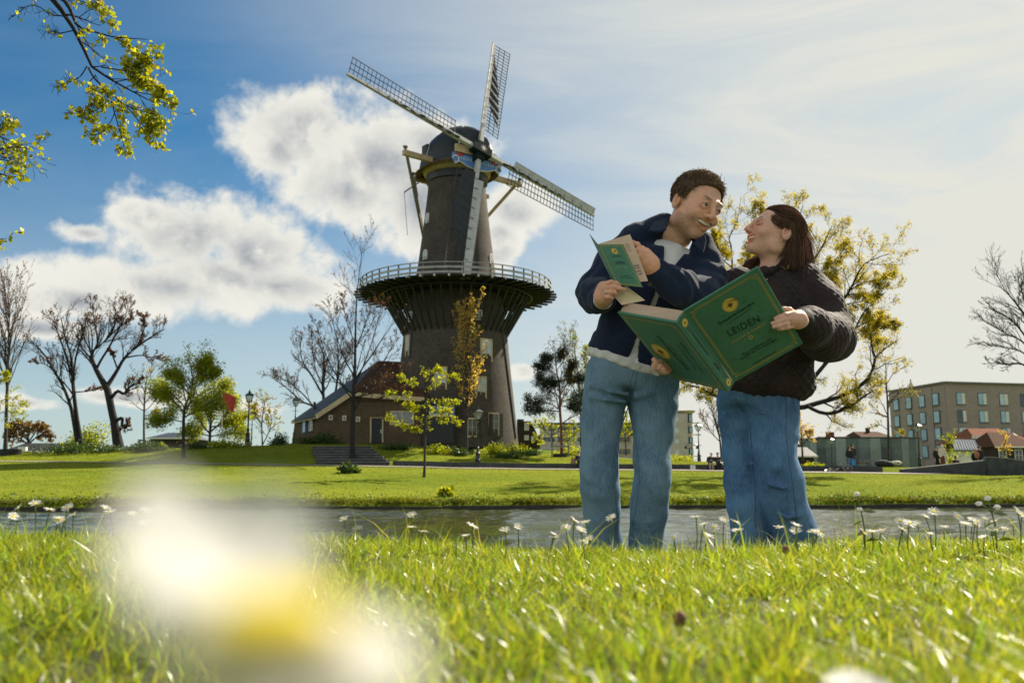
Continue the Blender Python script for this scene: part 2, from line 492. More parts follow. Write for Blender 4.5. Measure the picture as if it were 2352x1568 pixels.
WX, WT = np.meshgrid(wx, wt); WY = 5.5 + (edge_y(WX) + .35 - 5.5) * WT
Vw = np.stack([WX, WY, wave_z(WX, WY)], -1).reshape(-1, 3); iw_ = np.arange(len(Vw)).reshape(WX.shape)
kind(link('canal_water', arr_mesh('canal_water', Vw, [np.stack([iw_[:-1, :-1], iw_[:-1, 1:], iw_[1:, 1:], iw_[1:, :-1]], -1).reshape(-1, 4)], True), water_mat()), 'structure')

# timber edge of the far bank: planks driven in along the water
rev = thing('timber_revetment', 'dark wet timber edging along the waterline of the far bank', 'revetment')
M_rev = pm('wet_timber', (0.030, 0.026, 0.018), 0.6, 0.5, 3)
plank_me = MB().box((0, 0, 0), (1.97, 0.12, 0.40)).mesh('plank')
for k in range(-24, 26):
    x = k * 1.965; o = link('plank', plank_me, M_rev, rev)
    o.location = (x, float(edge_y(x)) - 0.12 + rng.uniform(-.02, .02), -0.04 + rng.uniform(-.03, .03)); o.rotation_euler = (0, rng.uniform(-.015, .015), math.atan(0.123))

# ------------------------------------------------------------------ grass
def grass_mat(name, col, transl, spec=0.5, rough=0.45):
    m = bpy.data.materials.new(name); m.use_nodes = True
    t = NT(m.node_tree); b = t.n['Principled BSDF']; out = t.n['Material Output']
    a = t.new('ShaderNodeVertexColor'); a.layer_name = 'Col'
    c = t.mix(1.0, col, a.outputs[0], 'MULTIPLY')
    t.link(c, b.inputs['Base Color']); b.inputs['Roughness'].default_value = rough; b.inputs['Specular IOR Level'].default_value = spec
    tr = t.new('ShaderNodeBsdfTranslucent')
    t.link(t.mix(1.0, c, (1.5, 1.35, 0.5), 'MULTIPLY'), tr.inputs[0])
    mx = t.new('ShaderNodeMixShader'); mx.inputs[0].default_value = transl
    t.link(b.outputs[0], mx.inputs[1]); t.link(tr.outputs[0], mx.inputs[2]); t.link(mx.outputs[0], out.inputs[0])
    return m
M_blade = grass_mat('grass_blade', (0.185, 0.260, 0.026), 0.58, 0.75, 0.34)
M_fargrass = grass_mat('lawn_blade', (0.150, 0.190, 0.016), 0.5, 0.1, 0.7)

def blades(P, H, W, lean, seg, cols, rg, curl=1.0, az=None):
    """many bent blades as one mesh: P (N,3) roots"""
    N = len(P)
    az = rg.uniform(0, 2 * math.pi, N) if az is None else az
    ld = np.stack([np.cos(az), np.sin(az), np.zeros(N)], -1)
    fa = rg.uniform(0, 2 * math.pi, N)
    side = np.stack([np.cos(fa), np.sin(fa), np.zeros(N)], -1)
    rows = []; tt = np.linspace(0, 1, seg + 1)
    for t in tt:
        c = P + ld * (H * lean * (0.35 * t + curl * 0.65 * t * t))[:, None] + np.array([0, 0, 1.0]) * (H * (t - 0.35 * lean * t * t * curl))[:, None]
        wd = (W * (1 - t ** 1.6) * 0.5)[:, None]
        if t < 1:
            rows.append(c - side * wd); rows.append(c + side * wd)
        else:
            rows.append(c)
    V = np.stack(rows, 1)                       # N, 2*seg+1, 3
    k = 2 * seg + 1; base = (np.arange(N) * k)[:, None]
    Q = []
    for i in range(seg - 1):
        Q.append(base + np.array([2 * i, 2 * i + 1, 2 * i + 3, 2 * i + 2]))
    T = base + np.array([2 * seg - 2, 2 * seg - 1, 2 * seg])
    C = np.repeat(cols[:, None, :], k, 1)
    return V.reshape(-1, 3), ([np.concatenate(Q)] if Q else []) + [T], C.reshape(-1, 3)
def blade_cols(n, rg, yellow=0.12):
    c = np.ones((n, 3)) * rg.uniform(0.65, 1.35, n)[:, None]
    c[:, 0] *= rg.uniform(0.75, 1.35, n)
    y = rg.random(n) < yellow
    c[y] = np.array([2.3, 1.6, 3.2]) * rg.uniform(.6, 1.1, y.sum())[:, None]
    return c

def near_grass(name, n, ymin, ymax, hmin, hmax, wmin, wmax, seg, seed, spread=0.66, xoff=0.0):
    rg = np.random.default_rng(seed)
    y = np.sqrt(rg.uniform(ymin ** 2, ymax ** 2, n)); x = rg.uniform(-spread, spread, n) * y * 1.05
    if xoff: x = np.where(rg.random(n) < .5, -1, 1) * (spread * y * 1.03 + xoff * rg.random(n))
    # tufts: pull blades toward clump centres
    cx_, cy_ = np.round(x * 16 + wob(x, y, 6)) / 16, np.round(y * 16 + wob(y, x, 6)) / 16
    q = (rg.random(n) < 0.55)[:, None]
    xy = np.stack([x, y], -1); xy = np.where(q, xy * 0.55 + np.stack([cx_, cy_], -1) * 0.45, xy)
    x, y = xy.T
    tuft = np.clip(0.75 + 0.45 * wob(x, y, 3.1, 5) + 0.3 * wob(x, y, 9, 2), 0.35, 1.5)
    H = rg.uniform(hmin, hmax, n) * tuft
    P = np.stack([x, y, near_z(x, y) - 0.004], -1)
    V, Fs, C = blades(P, H, rg.uniform(wmin, wmax, n), rg.uniform(0.15, 1.25, n), seg, blade_cols(n, rg, 0.06), rg)
    return kind(link(name, arr_mesh(name, V, Fs, smooth=True, colors=C), M_blade), 'stuff')
near_grass('grass', 84000, 0.34, 2.3, 0.026, 0.060, 0.0016, 0.0032, 3, 11)
near_grass('bank_grass', 30000, 2.2, 5.0, 0.035, 0.085, 0.003, 0.005, 2, 12, 0.68)
near_grass('verge_grass', 34000, 0.2, 4.6, 0.03, 0.065, 0.0022, 0.004, 2, 14, 0.66, 1.5)
near_grass('tall_grass', 900, 1.3, 2.6, 0.08, 0.135, 0.002, 0.0035, 3, 13)

def far_grass(name, n, yf, hmin, hmax, seed, wide=0.02, xr=(-40, 40)):
    rg = np.random.default_rng(seed)
    x = rg.uniform(xr[0], xr[1], n); y = yf(x, rg)
    P = np.stack([x, y, far_z(x, y) - 0.01], -1)
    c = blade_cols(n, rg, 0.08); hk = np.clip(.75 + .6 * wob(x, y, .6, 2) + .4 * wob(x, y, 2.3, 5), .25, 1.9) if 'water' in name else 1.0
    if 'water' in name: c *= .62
    V, Fs, C = blades(P, rg.uniform(hmin, hmax, n) * hk, rg.uniform(wide * .6, wide * 1.4, n), rg.uniform(.2, 1.2, n), 1, c, rg)
    return kind(link(name, arr_mesh(name, V, Fs, colors=C), M_fargrass), 'stuff')
far_grass('lawn_grass', 130000, lambda x, g: edge_y(x) + 0.4 + (63.9 - edge_y(x) - 0.4) * g.random(len(x)) ** 1.3, 0.03, 0.075, 21, 0.05)
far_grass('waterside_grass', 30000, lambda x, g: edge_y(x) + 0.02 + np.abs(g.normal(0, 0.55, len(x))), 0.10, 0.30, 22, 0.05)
far_grass('mound_grass', 60000, lambda x, g: 66.8 + 12 * g.random(len(x)), 0.04, 0.09, 23, 0.06, (-42, 30))

# ------------------------------------------------------------------ trees
def gY(px, py, lo=40.0, hi=140.0):
    """distance at which the far ground is seen at (px, py)"""
    best = lo
    for Y in np.arange(lo, hi, 0.25):
        p = at(px, py, Y)
        if float(far_z(p[0], Y)) >= p[2]:
            return Y
    return 79.0
def unit(v): return v / (np.linalg.norm(v, axis=-1, keepdims=True) + 1e-9)
def resample(P, Rr, n):
    """P (m,3) -> smooth polyline of n points"""
    P = np.asarray(P, float); m = len(P)
    t = np.linspace(0, m - 1, n); i = np.clip(t.astype(int), 0, m - 2); u = (t - i)[:, None]
    P0 = P[np.maximum(i - 1, 0)]; P1 = P[i]; P2 = P[i + 1]; P3 = P[np.minimum(i + 2, m - 1)]
    Q = 0.5 * ((2 * P1) + (-P0 + P2) * u + (2 * P0 - 5 * P1 + 4 * P2 - P3) * u ** 2 + (-P0 + 3 * P1 - 3 * P2 + P3) * u ** 3)
    return Q, np.interp(t, np.arange(m), Rr)
def grow(P, Rr, per, t0, t1, ang, asd, lf, n, wig, up, rg, rr=0.6, minlen=0.05, taper=0.25, lmax=None):
    B, m, _ = P.shape
    N = B * per
    b = np.repeat(np.arange(B), per)
    t = (np.tile((np.arange(per) + 0.5) / per, B) + rg.uniform(-.5, .5, N) / per) * (t1 - t0) + t0
    x = t * (m - 1); i = np.clip(x.astype(int), 0, m - 2); u = (x - i)[:, None]
    pos = P[b, i] * (1 - u) + P[b, i + 1] * u
    tan = unit(P[b, i + 1] - P[b, i])
    rad = Rr[b, i] * (1 - u[:, 0]) + Rr[b, i + 1] * u[:, 0]
    plen = np.linalg.norm(np.diff(P, axis=1), axis=-1).sum(1)[b]
    rv = rg.normal(size=(N, 3)); perp = unit(rv - tan * (rv * tan).sum(-1, keepdims=True))
    a = rg.normal(ang, asd, N)[:, None]
    d = unit(tan * np.cos(a) + perp * np.sin(a) + np.array([0, 0, 1.0]) * up * 0.8)
    L = np.maximum(plen * lf * (1.15 - 0.65 * t) * rg.uniform(.65, 1.25, N), minlen)
    if lmax is not None: L = np.minimum(L, lmax * rg.uniform(.7, 1.1, N))
    st = (L / (n - 1))[:, None]
    pts = [pos]
    for k in range(n - 1):
        d = unit(d + rg.normal(size=(N, 3)) * wig + np.array([0, 0, 1.0]) * up * 0.25)
        pts.append(pts[-1] + d * st)
    r0 = np.minimum(rad * rr, rad * 0.9)
    return np.stack(pts, 1), r0[:, None] * np.linspace(1, taper, n)[None]
def tubes(P, Rr, ns):
    B, n, _ = P.shape
    T = np.gradient(P, axis=1); T = unit(T)
    ref = np.array([0.31, 0.22, 0.92]) * np.ones_like(T)
    ref = np.where((np.abs((T * ref).sum(-1, keepdims=True)) > 0.93), np.array([0.9, -0.4, 0.1]), ref)
    A = unit(np.cross(T, ref)); Bv = np.cross(T, A)
    th = np.arange(ns) * 2 * math.pi / ns
    V = P[:, :, None, :] + Rr[:, :, None, None] * (A[:, :, None, :] * np.cos(th)[:, None] + Bv[:, :, None, :] * np.sin(th)[:, None])
    i = np.arange(B * n * ns).reshape(B, n, ns)
    j = np.roll(i, -1, 2)
    F = np.stack([i[:, :-1], j[:, :-1], j[:, 1:], i[:, 1:]], -1).reshape(-1, 4)
    return V.reshape(-1, 3), F
class Acc:
    def __init__(s): s.V = []; s.F = {3: [], 4: []}; s.C = []; s.n = 0
    def add(s, V, F, C=None):
        F = np.asarray(F); s.F[F.shape[1]].append(F + s.n); s.V.append(V); s.n += len(V)
        if C is not None: s.C.append(C)
    def mesh(s, name, smooth=True, org=(0, 0, 0)):
        V = np.concatenate(s.V) - np.asarray(org)
        return arr_mesh(name, V, [np.concatenate(f) for f in s.F.values() if f], smooth, np.concatenate(s.C) if s.C else None)
def leaves(pos, size, rg, droop=0.0, aspect=0.7, cvar=0.3):
    N = len(pos)
    d = unit(rg.normal(size=(N, 3)) + np.array([0, 0, -droop])); r = rg.normal(size=(N, 3)); s = unit(np.cross(d, r)); nrm = np.cross(d, s)
    L = size * rg.uniform(.55, 1.3, N)[:, None]; W = L * aspect * 0.5
    V = np.stack([pos, pos + d * L * .5 - s * W + nrm * L * .08, pos + d * L, pos + d * L * .5 + s * W + nrm * L * .08], 1)
    F = (np.arange(N) * 4)[:, None] + np.array([0, 1, 2, 3])
    c = np.ones((N, 3)) * rg.uniform(1 - cvar, 1 + cvar, N)[:, None]; c[:, 0] *= rg.uniform(.85, 1.2, N)
    return V.reshape(-1, 3), F, np.repeat(c, 4, 0)

def leaf_mat(name, col, transl=0.45):
    m = grass_mat(name, col, transl, 0.3, 0.5)
    return m
M_bark = pm('bark_grey_brown', (0.040, 0.034, 0.030), 0.9, 0.4, 9, bump=0.6, bscale=25, stretch=(1, 1, 0.3))
M_barkdark = pm('bark_dark', (0.018, 0.017, 0.017), 0.9, 0.4, 9, bump=0.5, bscale=25, stretch=(1, 1, 0.3))
M_barkpine = pm('bark_pine', (0.13, 0.06, 0.028), 0.9, 0.4, 6, bump=0.6, bscale=20, stretch=(1, 1, 0.3))
M_lfgreen = leaf_mat('leaf_spring_green', (0.24, 0.29, 0.018), 0.62)
M_lflime = leaf_mat('leaf_lime', (0.30, 0.34, 0.018), 0.6)
M_lfochre = leaf_mat('bud_ochre', (0.48, 0.36, 0.10), 0.55)
M_lfbrown = leaf_mat('bud_brown', (0.16, 0.08, 0.04), 0.35)
M_lfrusset = leaf_mat('leaf_russet', (.20, .13, .06), .4)
M_lfdark = leaf_mat('leaf_dark', (0.045, 0.085, 0.016), 0.3)
M_needle = leaf_mat('pine_needle', (0.016, 0.032, 0.016), 0.2)
M_lfoak = leaf_mat('leaf_oak_spring', (0.30, 0.27, 0.022), 0.6)

def tree(name, label, limbs, Y, levels, leaf=None, bark=None, seed=0, group=None, ns=(7, 5, 4, 3), depth=0.5, cat='tree', base_z=None, rscale=1.0, org=None):
    """limbs: polylines of (px, py, radius px); the first is the trunk"""
    rg = np.random.default_rng(seed + 100)
    bark = bark or M_bark
    k = 1.0 / pxm(Y)
    LP = []; LR = []
    for li, lb in enumerate(limbs):
        lb = [tuple(q) for q in lb]
        L = sum(math.hypot(lb[i + 1][0] - lb[i][0], lb[i + 1][1] - lb[i][1]) for i in range(len(lb) - 1)) * k
        dy = 0.0 if li == 0 else rg.uniform(-depth, depth) * L
        pts = [at(q[0], q[1], Y + dy * i / (len(lb) - 1)) for i, q in enumerate(lb)]
        rad = [q[2] * k * rscale for q in lb]
        p, r = resample(pts, rad, 12)
        LP.append(p); LR.append(r)
    LP = np.array(LP); LR = np.array(LR)
    o0 = LP[0][0].copy() if org is None else np.asarray(org, float)
    root = thing(name, label, cat, group, tuple(o0))
    # trunk runs a little into the ground
    tp = LP[0].copy(); tr = LR[0].copy(); tp[0] = tp[0] - np.array([0, 0, 0.12]); tr[0] *= 1.35
    a = Acc(); a.add(*tubes(tp[None], tr[None], 9))
    link('trunk', a.mesh('trunk', True, o0), bark, root)
    br = Acc()
    if len(LP) > 1: br.add(*tubes(LP[1:], LR[1:], ns[0]))
    P, Rr = LP, LR
    tips = []
    for lv, d in enumerate(levels):
        k0 = 1.45 if lv == 0 and 'lmax' not in d else 1.0
        P, Rr = grow(P, Rr, int(d['per'] * (1.25 if k0 > 1 else 1)), d.get('t0', .25), d.get('t1', 1.0), d.get('ang', .7), d.get('asd', .2), d.get('lf', .5) * k0, d.get('n', 6), d.get('wig', .15), d.get('up', .2), rg, d.get('rr', .55), lmax=d.get('lmax'))
        if 'rmin' in d: Rr = np.maximum(Rr, d['rmin'])
        br.add(*tubes(P, Rr, ns[min(lv + 1, len(ns) - 1)]))
        if d.get('leaf', lv == len(levels) - 1): tips.append(P)
    if br.n: link('branches', br.mesh('branches', True, o0), bark, root)
    if leaf:
        cr = Acc()
        for P in tips:
            B, n, _ = P.shape; m = leaf['per']
            t = rg.uniform(leaf.get('t0', .25), 1, (B, m)) * (n - 1); i = np.clip(t.astype(int), 0, n - 2); u = (t - i)[..., None]
            b = np.arange(B)[:, None]
            pos = (P[b, i] * (1 - u) + P[b, i + 1] * u).reshape(-1, 3)
            if 'keep' in leaf: pos = pos[leaf['keep'](pos, rg)]
            pos = pos + rg.normal(size=pos.shape) * leaf.get('jit', .0)
            cr.add(*leaves(pos, leaf['size'], rg, leaf.get('droop', 0), leaf.get('asp', .7)))
        link('crown', cr.mesh('crown', False, o0), leaf['mat'], root)
    return root

def shrub(name, label, c, rx, ry, rz, n, size, mat, seed, group=None, cat='shrub', parts=True, lumps=9):
    """a bush standing on c: leaves through lumpy clumps on a few stems"""
    rg = np.random.default_rng(seed)
    c = np.asarray(c, float); c[2] = float(far_z(c[0], c[1]))
    root = thing(name, label, cat, group, tuple(c))
    lc = rg.normal(size=(lumps, 3)); lc = unit(lc) * rg.uniform(.25, .75, (lumps, 1)); lc[:, 2] = np.abs(lc[:, 2])
    q = rg.integers(0, lumps, n); d = unit(rg.normal(size=(n, 3)))
    p = lc[q] + d * (0.42 * rg.random((n, 1)) ** 0.4)
    p[:, 2] = np.abs(p[:, 2])
    pos = p * np.array([rx, ry, rz])
    a = Acc(); a.add(*leaves(pos, size, rg, 0.1, .75, .35))
    link('foliage', a.mesh('foliage', False), mat, root)
    st = Acc(); P = []
    for j in range(lumps):
        e = lc[j] * np.array([rx, ry, rz]); s0 = np.array([e[0] * .25, e[1] * .25, -0.05])
        P.append(resample([s0, s0 * .5 + e * .5 + np.array([0, 0, .1 * rz]), e], [1, 1, 1], 5)[0])
    st.add(*tubes(np.array(P), np.ones((lumps, 5)) * np.linspace(.03, .01, 5) * (rz / 1.2), 4))
    link('stem', st.mesh('stem'), M_barkdark, root)
    return root

q_ = lambda x, y, r=0: (.27273 * x, 641.5 + .27273 * y, .27273 * r)
m_ = lambda x, y, r=0: (613 + .27273 * x, 712.7 + .27273 * y, .27273 * r)
n_ = lambda x, y, r=0: (1140.4 + .2273 * x, 712.7 + .2273 * y, .2273 * r)
r_ = lambda x, y, r=0: (1568 + .33333 * x, 427.6 + .33333 * y, .33333 * r)
s_ = lambda x, y, r=0: (1781.8 + .24243 * x, 819.6 + .24243 * y, .24243 * r)
u_ = lambda x, y, r=0: (1283 + .30316 * x, 784 + .30316 * y, .30316 * r)
v_ = lambda x, y, r=0: (.36364 * x, .36364 * y, .36364 * r)
def lim(f, *pts): return [f(*p) for p in pts]

# left of the mill
tree('budding_tree', 'tall narrow tree with reddish brown buds at the left edge', [lim(q_, (45, 1450, 15), (58, 1000, 13), (70, 700, 9), (75, 400, 6), (90, 160, 2))], gY(12, 1037),
     [dict(per=46, t0=.28, t1=1, ang=.42, asd=.1, lf=.34, n=7, wig=.06, up=.12, rr=.45), dict(per=7, t0=.2, ang=.4, lf=.35, n=5, wig=.12, up=.1, rr=.5, rmin=.012, leaf=True)],
     dict(per=5, size=.13, mat=M_lfbrown), seed=1)
tree('young_hornbeam', 'young tree with layered lime leaves in front of the reddish budding tree', [lim(q_, (-60, 1490, 10), (-62, 1200, 8), (-60, 900, 5), (-50, 700, 2)), lim(q_, (-60, 1150, 4), (60, 1110, 3), (190, 1130, 1)), lim(q_, (-60, 1050, 4), (80, 1000, 3), (200, 1030, 1)), lim(q_, (-58, 900, 3), (0, 840, 2), (60, 800, 1))], 70,
     [dict(per=7, t0=.2, ang=.8, lf=.35, n=5, wig=.15, up=.05, rr=.5), dict(per=5, ang=.7, lf=.4, n=4, wig=.15, up=.05, rmin=.01)], dict(per=9, size=.15, mat=M_lflime, jit=.08), seed=2)
tree('twin_stemmed_tree', 'slender bare tree with two crossing stems above the hedge', [lim(q_, (690, 1405, 20), (645, 1150, 17), (612, 850, 14), (600, 650, 10), (545, 480, 7), (515, 320, 3)),
     lim(q_, (655, 1400, 20), (622, 1200, 17), (590, 1050, 14), (530, 900, 11), (460, 780, 8), (380, 640, 6), (300, 550, 3)), lim(q_, (612, 880, 9), (640, 650, 8), (690, 480, 6), (725, 350, 3)), lim(q_, (600, 800, 9), (540, 600, 7), (480, 430, 5), (430, 310, 2)),
     lim(q_, (460, 780, 6), (390, 720, 4), (270, 690, 2)), lim(q_, (620, 950, 6), (740, 940, 4), (840, 925, 2))], gY(185, 1022),
     [dict(per=12, t0=.3, ang=.6, lf=.22, n=6, wig=.14, up=.25, rr=.5), dict(per=8, ang=.55, lf=.45, n=5, wig=.16, up=.2, rr=.42, rmin=.009), dict(per=4, ang=.5, lf=.5, n=4, wig=.15, up=.2, rmin=.008)], dict(per=1, size=.11, mat=M_lfbrown), M_barkdark, seed=3, depth=.3)
tree('pollarded_tree', 'large bare tree with a bent trunk and curled low branch', [lim(q_, (1000, 1400, 34), (962, 1200, 32), (930, 1050, 30), (905, 930, 30), (860, 850, 24), (810, 760, 20), (768, 670, 17), (778, 605, 15), (830, 570, 12), (900, 500, 10), (960, 400, 7), (1000, 270, 3)),
     lim(q_, (900, 900, 22), (935, 850, 18), (985, 770, 15), (1050, 660, 12), (1150, 570, 10), (1280, 480, 6), (1385, 420, 3)), lim(q_, (815, 750, 12), (850, 680, 10), (920, 570, 9), (980, 450, 6), (1050, 330, 4), (1080, 220, 2)),
     lim(q_, (935, 1000, 16), (990, 940, 14), (1045, 962, 12), (1100, 900, 9), (1185, 870, 4)), lim(q_, (985, 1185, 16), (1030, 1168, 14), (1028, 1225, 12), (1060, 1248, 11), (1075, 1195, 8)),
     lim(q_, (985, 740, 8), (955, 660, 6), (925, 600, 3)), lim(q_, (820, 575, 9), (818, 480, 7), (800, 380, 5), (775, 190, 2)), lim(q_, (1050, 660, 8), (1200, 640, 5), (1370, 685, 2)), lim(q_, (1150, 570, 7), (1210, 430, 5), (1220, 320, 2)), lim(q_, (900, 500, 7), (1010, 400, 5), (1150, 300, 2))], gY(272, 1022),
     [dict(per=13, t0=.42, ang=.6, lf=.24, n=6, wig=.15, up=.3, rr=.5), dict(per=8, ang=.55, lf=.45, n=5, wig=.16, up=.25, rr=.42), dict(per=7, ang=.55, lf=.5, n=4, wig=.15, up=.2, rmin=.008)], dict(per=1, size=.10, mat=M_lfbrown), M_barkdark, seed=4, depth=.35)
tree('staked_tree', 'thin staked tree with sparse yellowish leaves beside the bent bare tree', [lim(q_, (1213, 1395, 9), (1213, 1150, 8), (1222, 950, 6), (1240, 810, 3)), lim(q_, (1215, 1150, 4), (1280, 1130, 3), (1330, 1110, 1))], 80,
     [dict(per=12, t0=.35, ang=.8, lf=.4, n=5, wig=.2, up=.15), dict(per=5, ang=.7, lf=.4, n=4, wig=.2, rmin=.012)], dict(per=4, size=.14, mat=M_lfoak), seed=5)
tree('spring_green_tree', 'fresh green spreading tree on the lawn by the path', [lim(q_, (1545, 1515, 14), (1545, 1250, 13), (1556, 1080, 12), (1600, 970, 9), (1625, 850, 6), (1600, 720, 2)), lim(q_, (1552, 1130, 7), (1480, 1040, 5), (1370, 980, 2)), lim(q_, (1555, 1160, 7), (1660, 1100, 5), (1790, 1030, 2)),
     lim(q_, (1590, 970, 6), (1520, 880, 5), (1440, 790, 2)), lim(q_, (1605, 950, 6), (1700, 860, 4), (1790, 780, 2)), lim(q_, (1560, 1080, 6), (1450, 960, 4), (1360, 900, 2)), lim(q_, (1545, 1200, 5), (1430, 1180, 4), (1310, 1190, 2)), lim(q_, (1625, 850, 4), (1690, 760, 3), (1740, 690, 1))], gY(421, 1053),
     [dict(per=12, t0=.3, ang=.75, lf=.32, n=5, wig=.15, up=.1), dict(per=9, ang=.8, lf=.5, n=4, wig=.15, up=.08, rmin=.01, leaf=True)], dict(per=16, size=.14, mat=M_lfgreen, jit=.2), seed=6, depth=.8)
tree('bushy_green_tree', 'broad yellow-green tree behind the fresh green tree, with a red flag', [lim(q_, (1765, 1390, 12), (1772, 1240, 11), (1785, 1080, 9), (1800, 930, 4)), lim(q_, (1770, 1300, 8), (1690, 1200, 6), (1640, 1050, 3)), lim(q_, (1775, 1280, 8), (1880, 1180, 6), (1960, 1020, 3)), lim(q_, (1775, 1240, 7), (1930, 1220, 5), (2030, 1160, 2)), lim(q_, (1785, 1100, 7), (1870, 980, 5), (1920, 900, 2)), lim(q_, (1772, 1320, 6), (1660, 1290, 5), (1580, 1270, 2)), lim(q_, (1780, 1320, 6), (1900, 1300, 4), (2010, 1290, 2))], 84,
     [dict(per=12, t0=.25, ang=.75, lf=.34, n=5, wig=.16, up=.12), dict(per=9, ang=.8, lf=.5, n=4, wig=.15, up=.1, rmin=.01, leaf=True)], dict(per=16, size=.16, mat=M_lfgreen, jit=.24), seed=7, depth=.8)
tree('crooked_small_tree', 'small tree with crooked stems and pale leaves behind the lamps', [lim(q_, (2210, 1385, 6), (2205, 1230, 5), (2215, 1120, 4), (2230, 1020, 2)), lim(q_, (2215, 1385, 5), (2270, 1270, 4), (2290, 1150, 2)), lim(q_, (2205, 1230, 4), (2150, 1150, 3), (2120, 1090, 1))], 100,
     [dict(per=12, t0=.3, ang=.8, lf=.4, n=5, wig=.2, up=.15), dict(per=6, ang=.7, lf=.45, n=4, wig=.2, rmin=.014)], dict(per=6, size=.17, mat=M_lfoak), seed=8)
tree('russet_round_tree', 'low round russet tree above the dark roof at far left', [lim(q_, (240, 1440, 12), (240, 1380, 11), (235, 1300, 6), (240, 1240, 3)), lim(q_, (240, 1390, 8), (150, 1330, 5), (90, 1320, 2)), lim(q_, (240, 1390, 8), (330, 1310, 5), (410, 1320, 2)), lim(q_, (240, 1370, 7), (180, 1260, 4), (150, 1230, 2)), lim(q_, (240, 1370, 7), (310, 1270, 4), (340, 1240, 2))], 125,
     [dict(per=12, t0=.3, ang=.8, lf=.4, n=5, wig=.2, up=.1), dict(per=6, ang=.7, lf=.45, n=4, wig=.2, rmin=.02)], dict(per=8, size=.3, mat=M_lfrusset), seed=9)

# around the mill
tree('tall_bare_tree', 'tall straight bare tree standing before the mill steps', [lim(m_, (718, 1282, 22), (722, 1000, 20), (725, 760, 17), (740, 500, 13), (745, 250, 9), (752, 0, 6), (770, -250, 4), (797, -465, 1.5)),
     lim(m_, (735, 720, 8), (620, 600, 6), (500, 380, 4), (420, 120, 2)), lim(m_, (740, 700, 8), (860, 600, 6), (1000, 400, 4), (1090, 230, 2)), lim(m_, (738, 640, 7), (830, 420, 5), (920, 150, 3), (960, -40, 1.5)), lim(m_, (740, 560, 7), (640, 380, 5), (560, 120, 3), (520, -20, 1.5)), lim(m_, (745, 330, 5), (830, 120, 3.5), (880, -60, 1.5)), lim(m_, (745, 280, 5), (670, 90, 3), (640, -120, 1.5)), lim(m_, (730, 730, 7), (900, 690, 5), (1180, 520, 2)), lim(m_, (725, 760, 6), (900, 760, 4), (1130, 660, 2))], gY(809, 1062),
     [dict(per=13, t0=.22, ang=.62, lf=.24, n=6, wig=.12, up=.22, rr=.45), dict(per=6, ang=.55, lf=.42, n=5, wig=.14, up=.15, rr=.45, rmin=.008), dict(per=5, ang=.5, lf=.5, n=4, wig=.15, up=.1, rmin=.007)], dict(per=1, size=.09, mat=M_lfbrown), M_barkdark, seed=10, depth=.7)
tree('spreading_bare_tree', 'wide bare tree rising behind the mill barn roof', [lim(m_, (470, 1050, 16), (480, 800, 14), (470, 600, 10), (480, 400, 6), (440, 260, 2)), lim(m_, (520, 900, 12), (575, 700, 10), (595, 550, 8), (600, 400, 5), (590, 230, 2)), lim(m_, (475, 720, 9), (390, 570, 7), (290, 400, 4), (290, 230, 2)), lim(m_, (480, 900, 10), (400, 815, 8), (290, 760, 6), (150, 640, 4), (30, 560, 2)), lim(m_, (400, 815, 7), (290, 690, 5), (170, 600, 3), (60, 540, 1)), lim(m_, (470, 640, 6), (400, 460, 4), (380, 220, 2)), lim(m_, (590, 560, 6), (660, 420, 4), (720, 300, 2)), lim(m_, (575, 700, 6), (640, 640, 4), (720, 560, 2))], 97,
     [dict(per=14, t0=.3, ang=.65, lf=.26, n=6, wig=.15, up=.25, rr=.5), dict(per=6, ang=.6, lf=.42, n=5, wig=.15, up=.18, rr=.45, rmin=.010), dict(per=6, ang=.5, lf=.5, n=4, wig=.15, up=.1, rmin=.009)], dict(per=1, size=.1, mat=M_lfbrown), M_barkdark, seed=11, depth=.5)
tree('ochre_columnar_tree', 'upright tree with golden ochre buds in front of the mill tower', [lim(m_, (1680, 1205, 13), (1680, 1000, 12), (1683, 800, 10), (1690, 450, 7), (1690, 250, 4), (1690, 70, 1.5))], gY(1071, 1041),
     [dict(per=34, t0=.25, t1=.95, ang=.50, asd=.12, lf=.30, n=8, wig=.05, up=.20, rr=.42), dict(per=10, t0=.2, ang=.45, lf=.28, n=5, wig=.12, up=.12, rmin=.012, leaf=True)], dict(per=9, size=.15, mat=M_lfochre, jit=.04), M_bark, seed=12)
tree('young_lime_tree', 'young tree with bright lime leaves on the lawn before the mill door', [lim(m_, (1325, 1402, 11), (1333, 1050, 9), (1340, 800, 6), (1345, 570, 2)), lim(m_, (1336, 1010, 4), (1200, 950, 3), (1020, 905, 1)), lim(m_, (1340, 850, 4), (1210, 745, 3), (1030, 700, 1)), lim(m_, (1340, 860, 4), (1470, 790, 3), (1590, 760, 1)), lim(m_, (1336, 980, 4), (1460, 910, 3), (1605, 960, 1)), lim(m_, (1342, 700, 3), (1250, 620, 2), (1135, 545, 1)), lim(m_, (1343, 680, 3), (1450, 580, 2), (1590, 560, 1)), lim(m_, (1335, 1040, 3), (1280, 1010, 2), (1230, 1000, 1)), lim(m_, (1340, 800, 3), (1270, 830, 2), (1190, 800, 1)), lim(m_, (1344, 620, 2), (1420, 520, 2), (1460, 500, 1)), lim(m_, (1337, 930, 3), (1410, 860, 2), (1530, 850, 1))], gY(974, 1096),
     [dict(per=9, t0=.3, ang=.7, lf=.26, n=4, wig=.15, up=.05, lmax=.9), dict(per=4, ang=.7, lf=.5, n=3, wig=.15, rmin=.007)], dict(per=8, size=.12, mat=M_lflime, jit=.06), M_bark, seed=13, depth=.5)
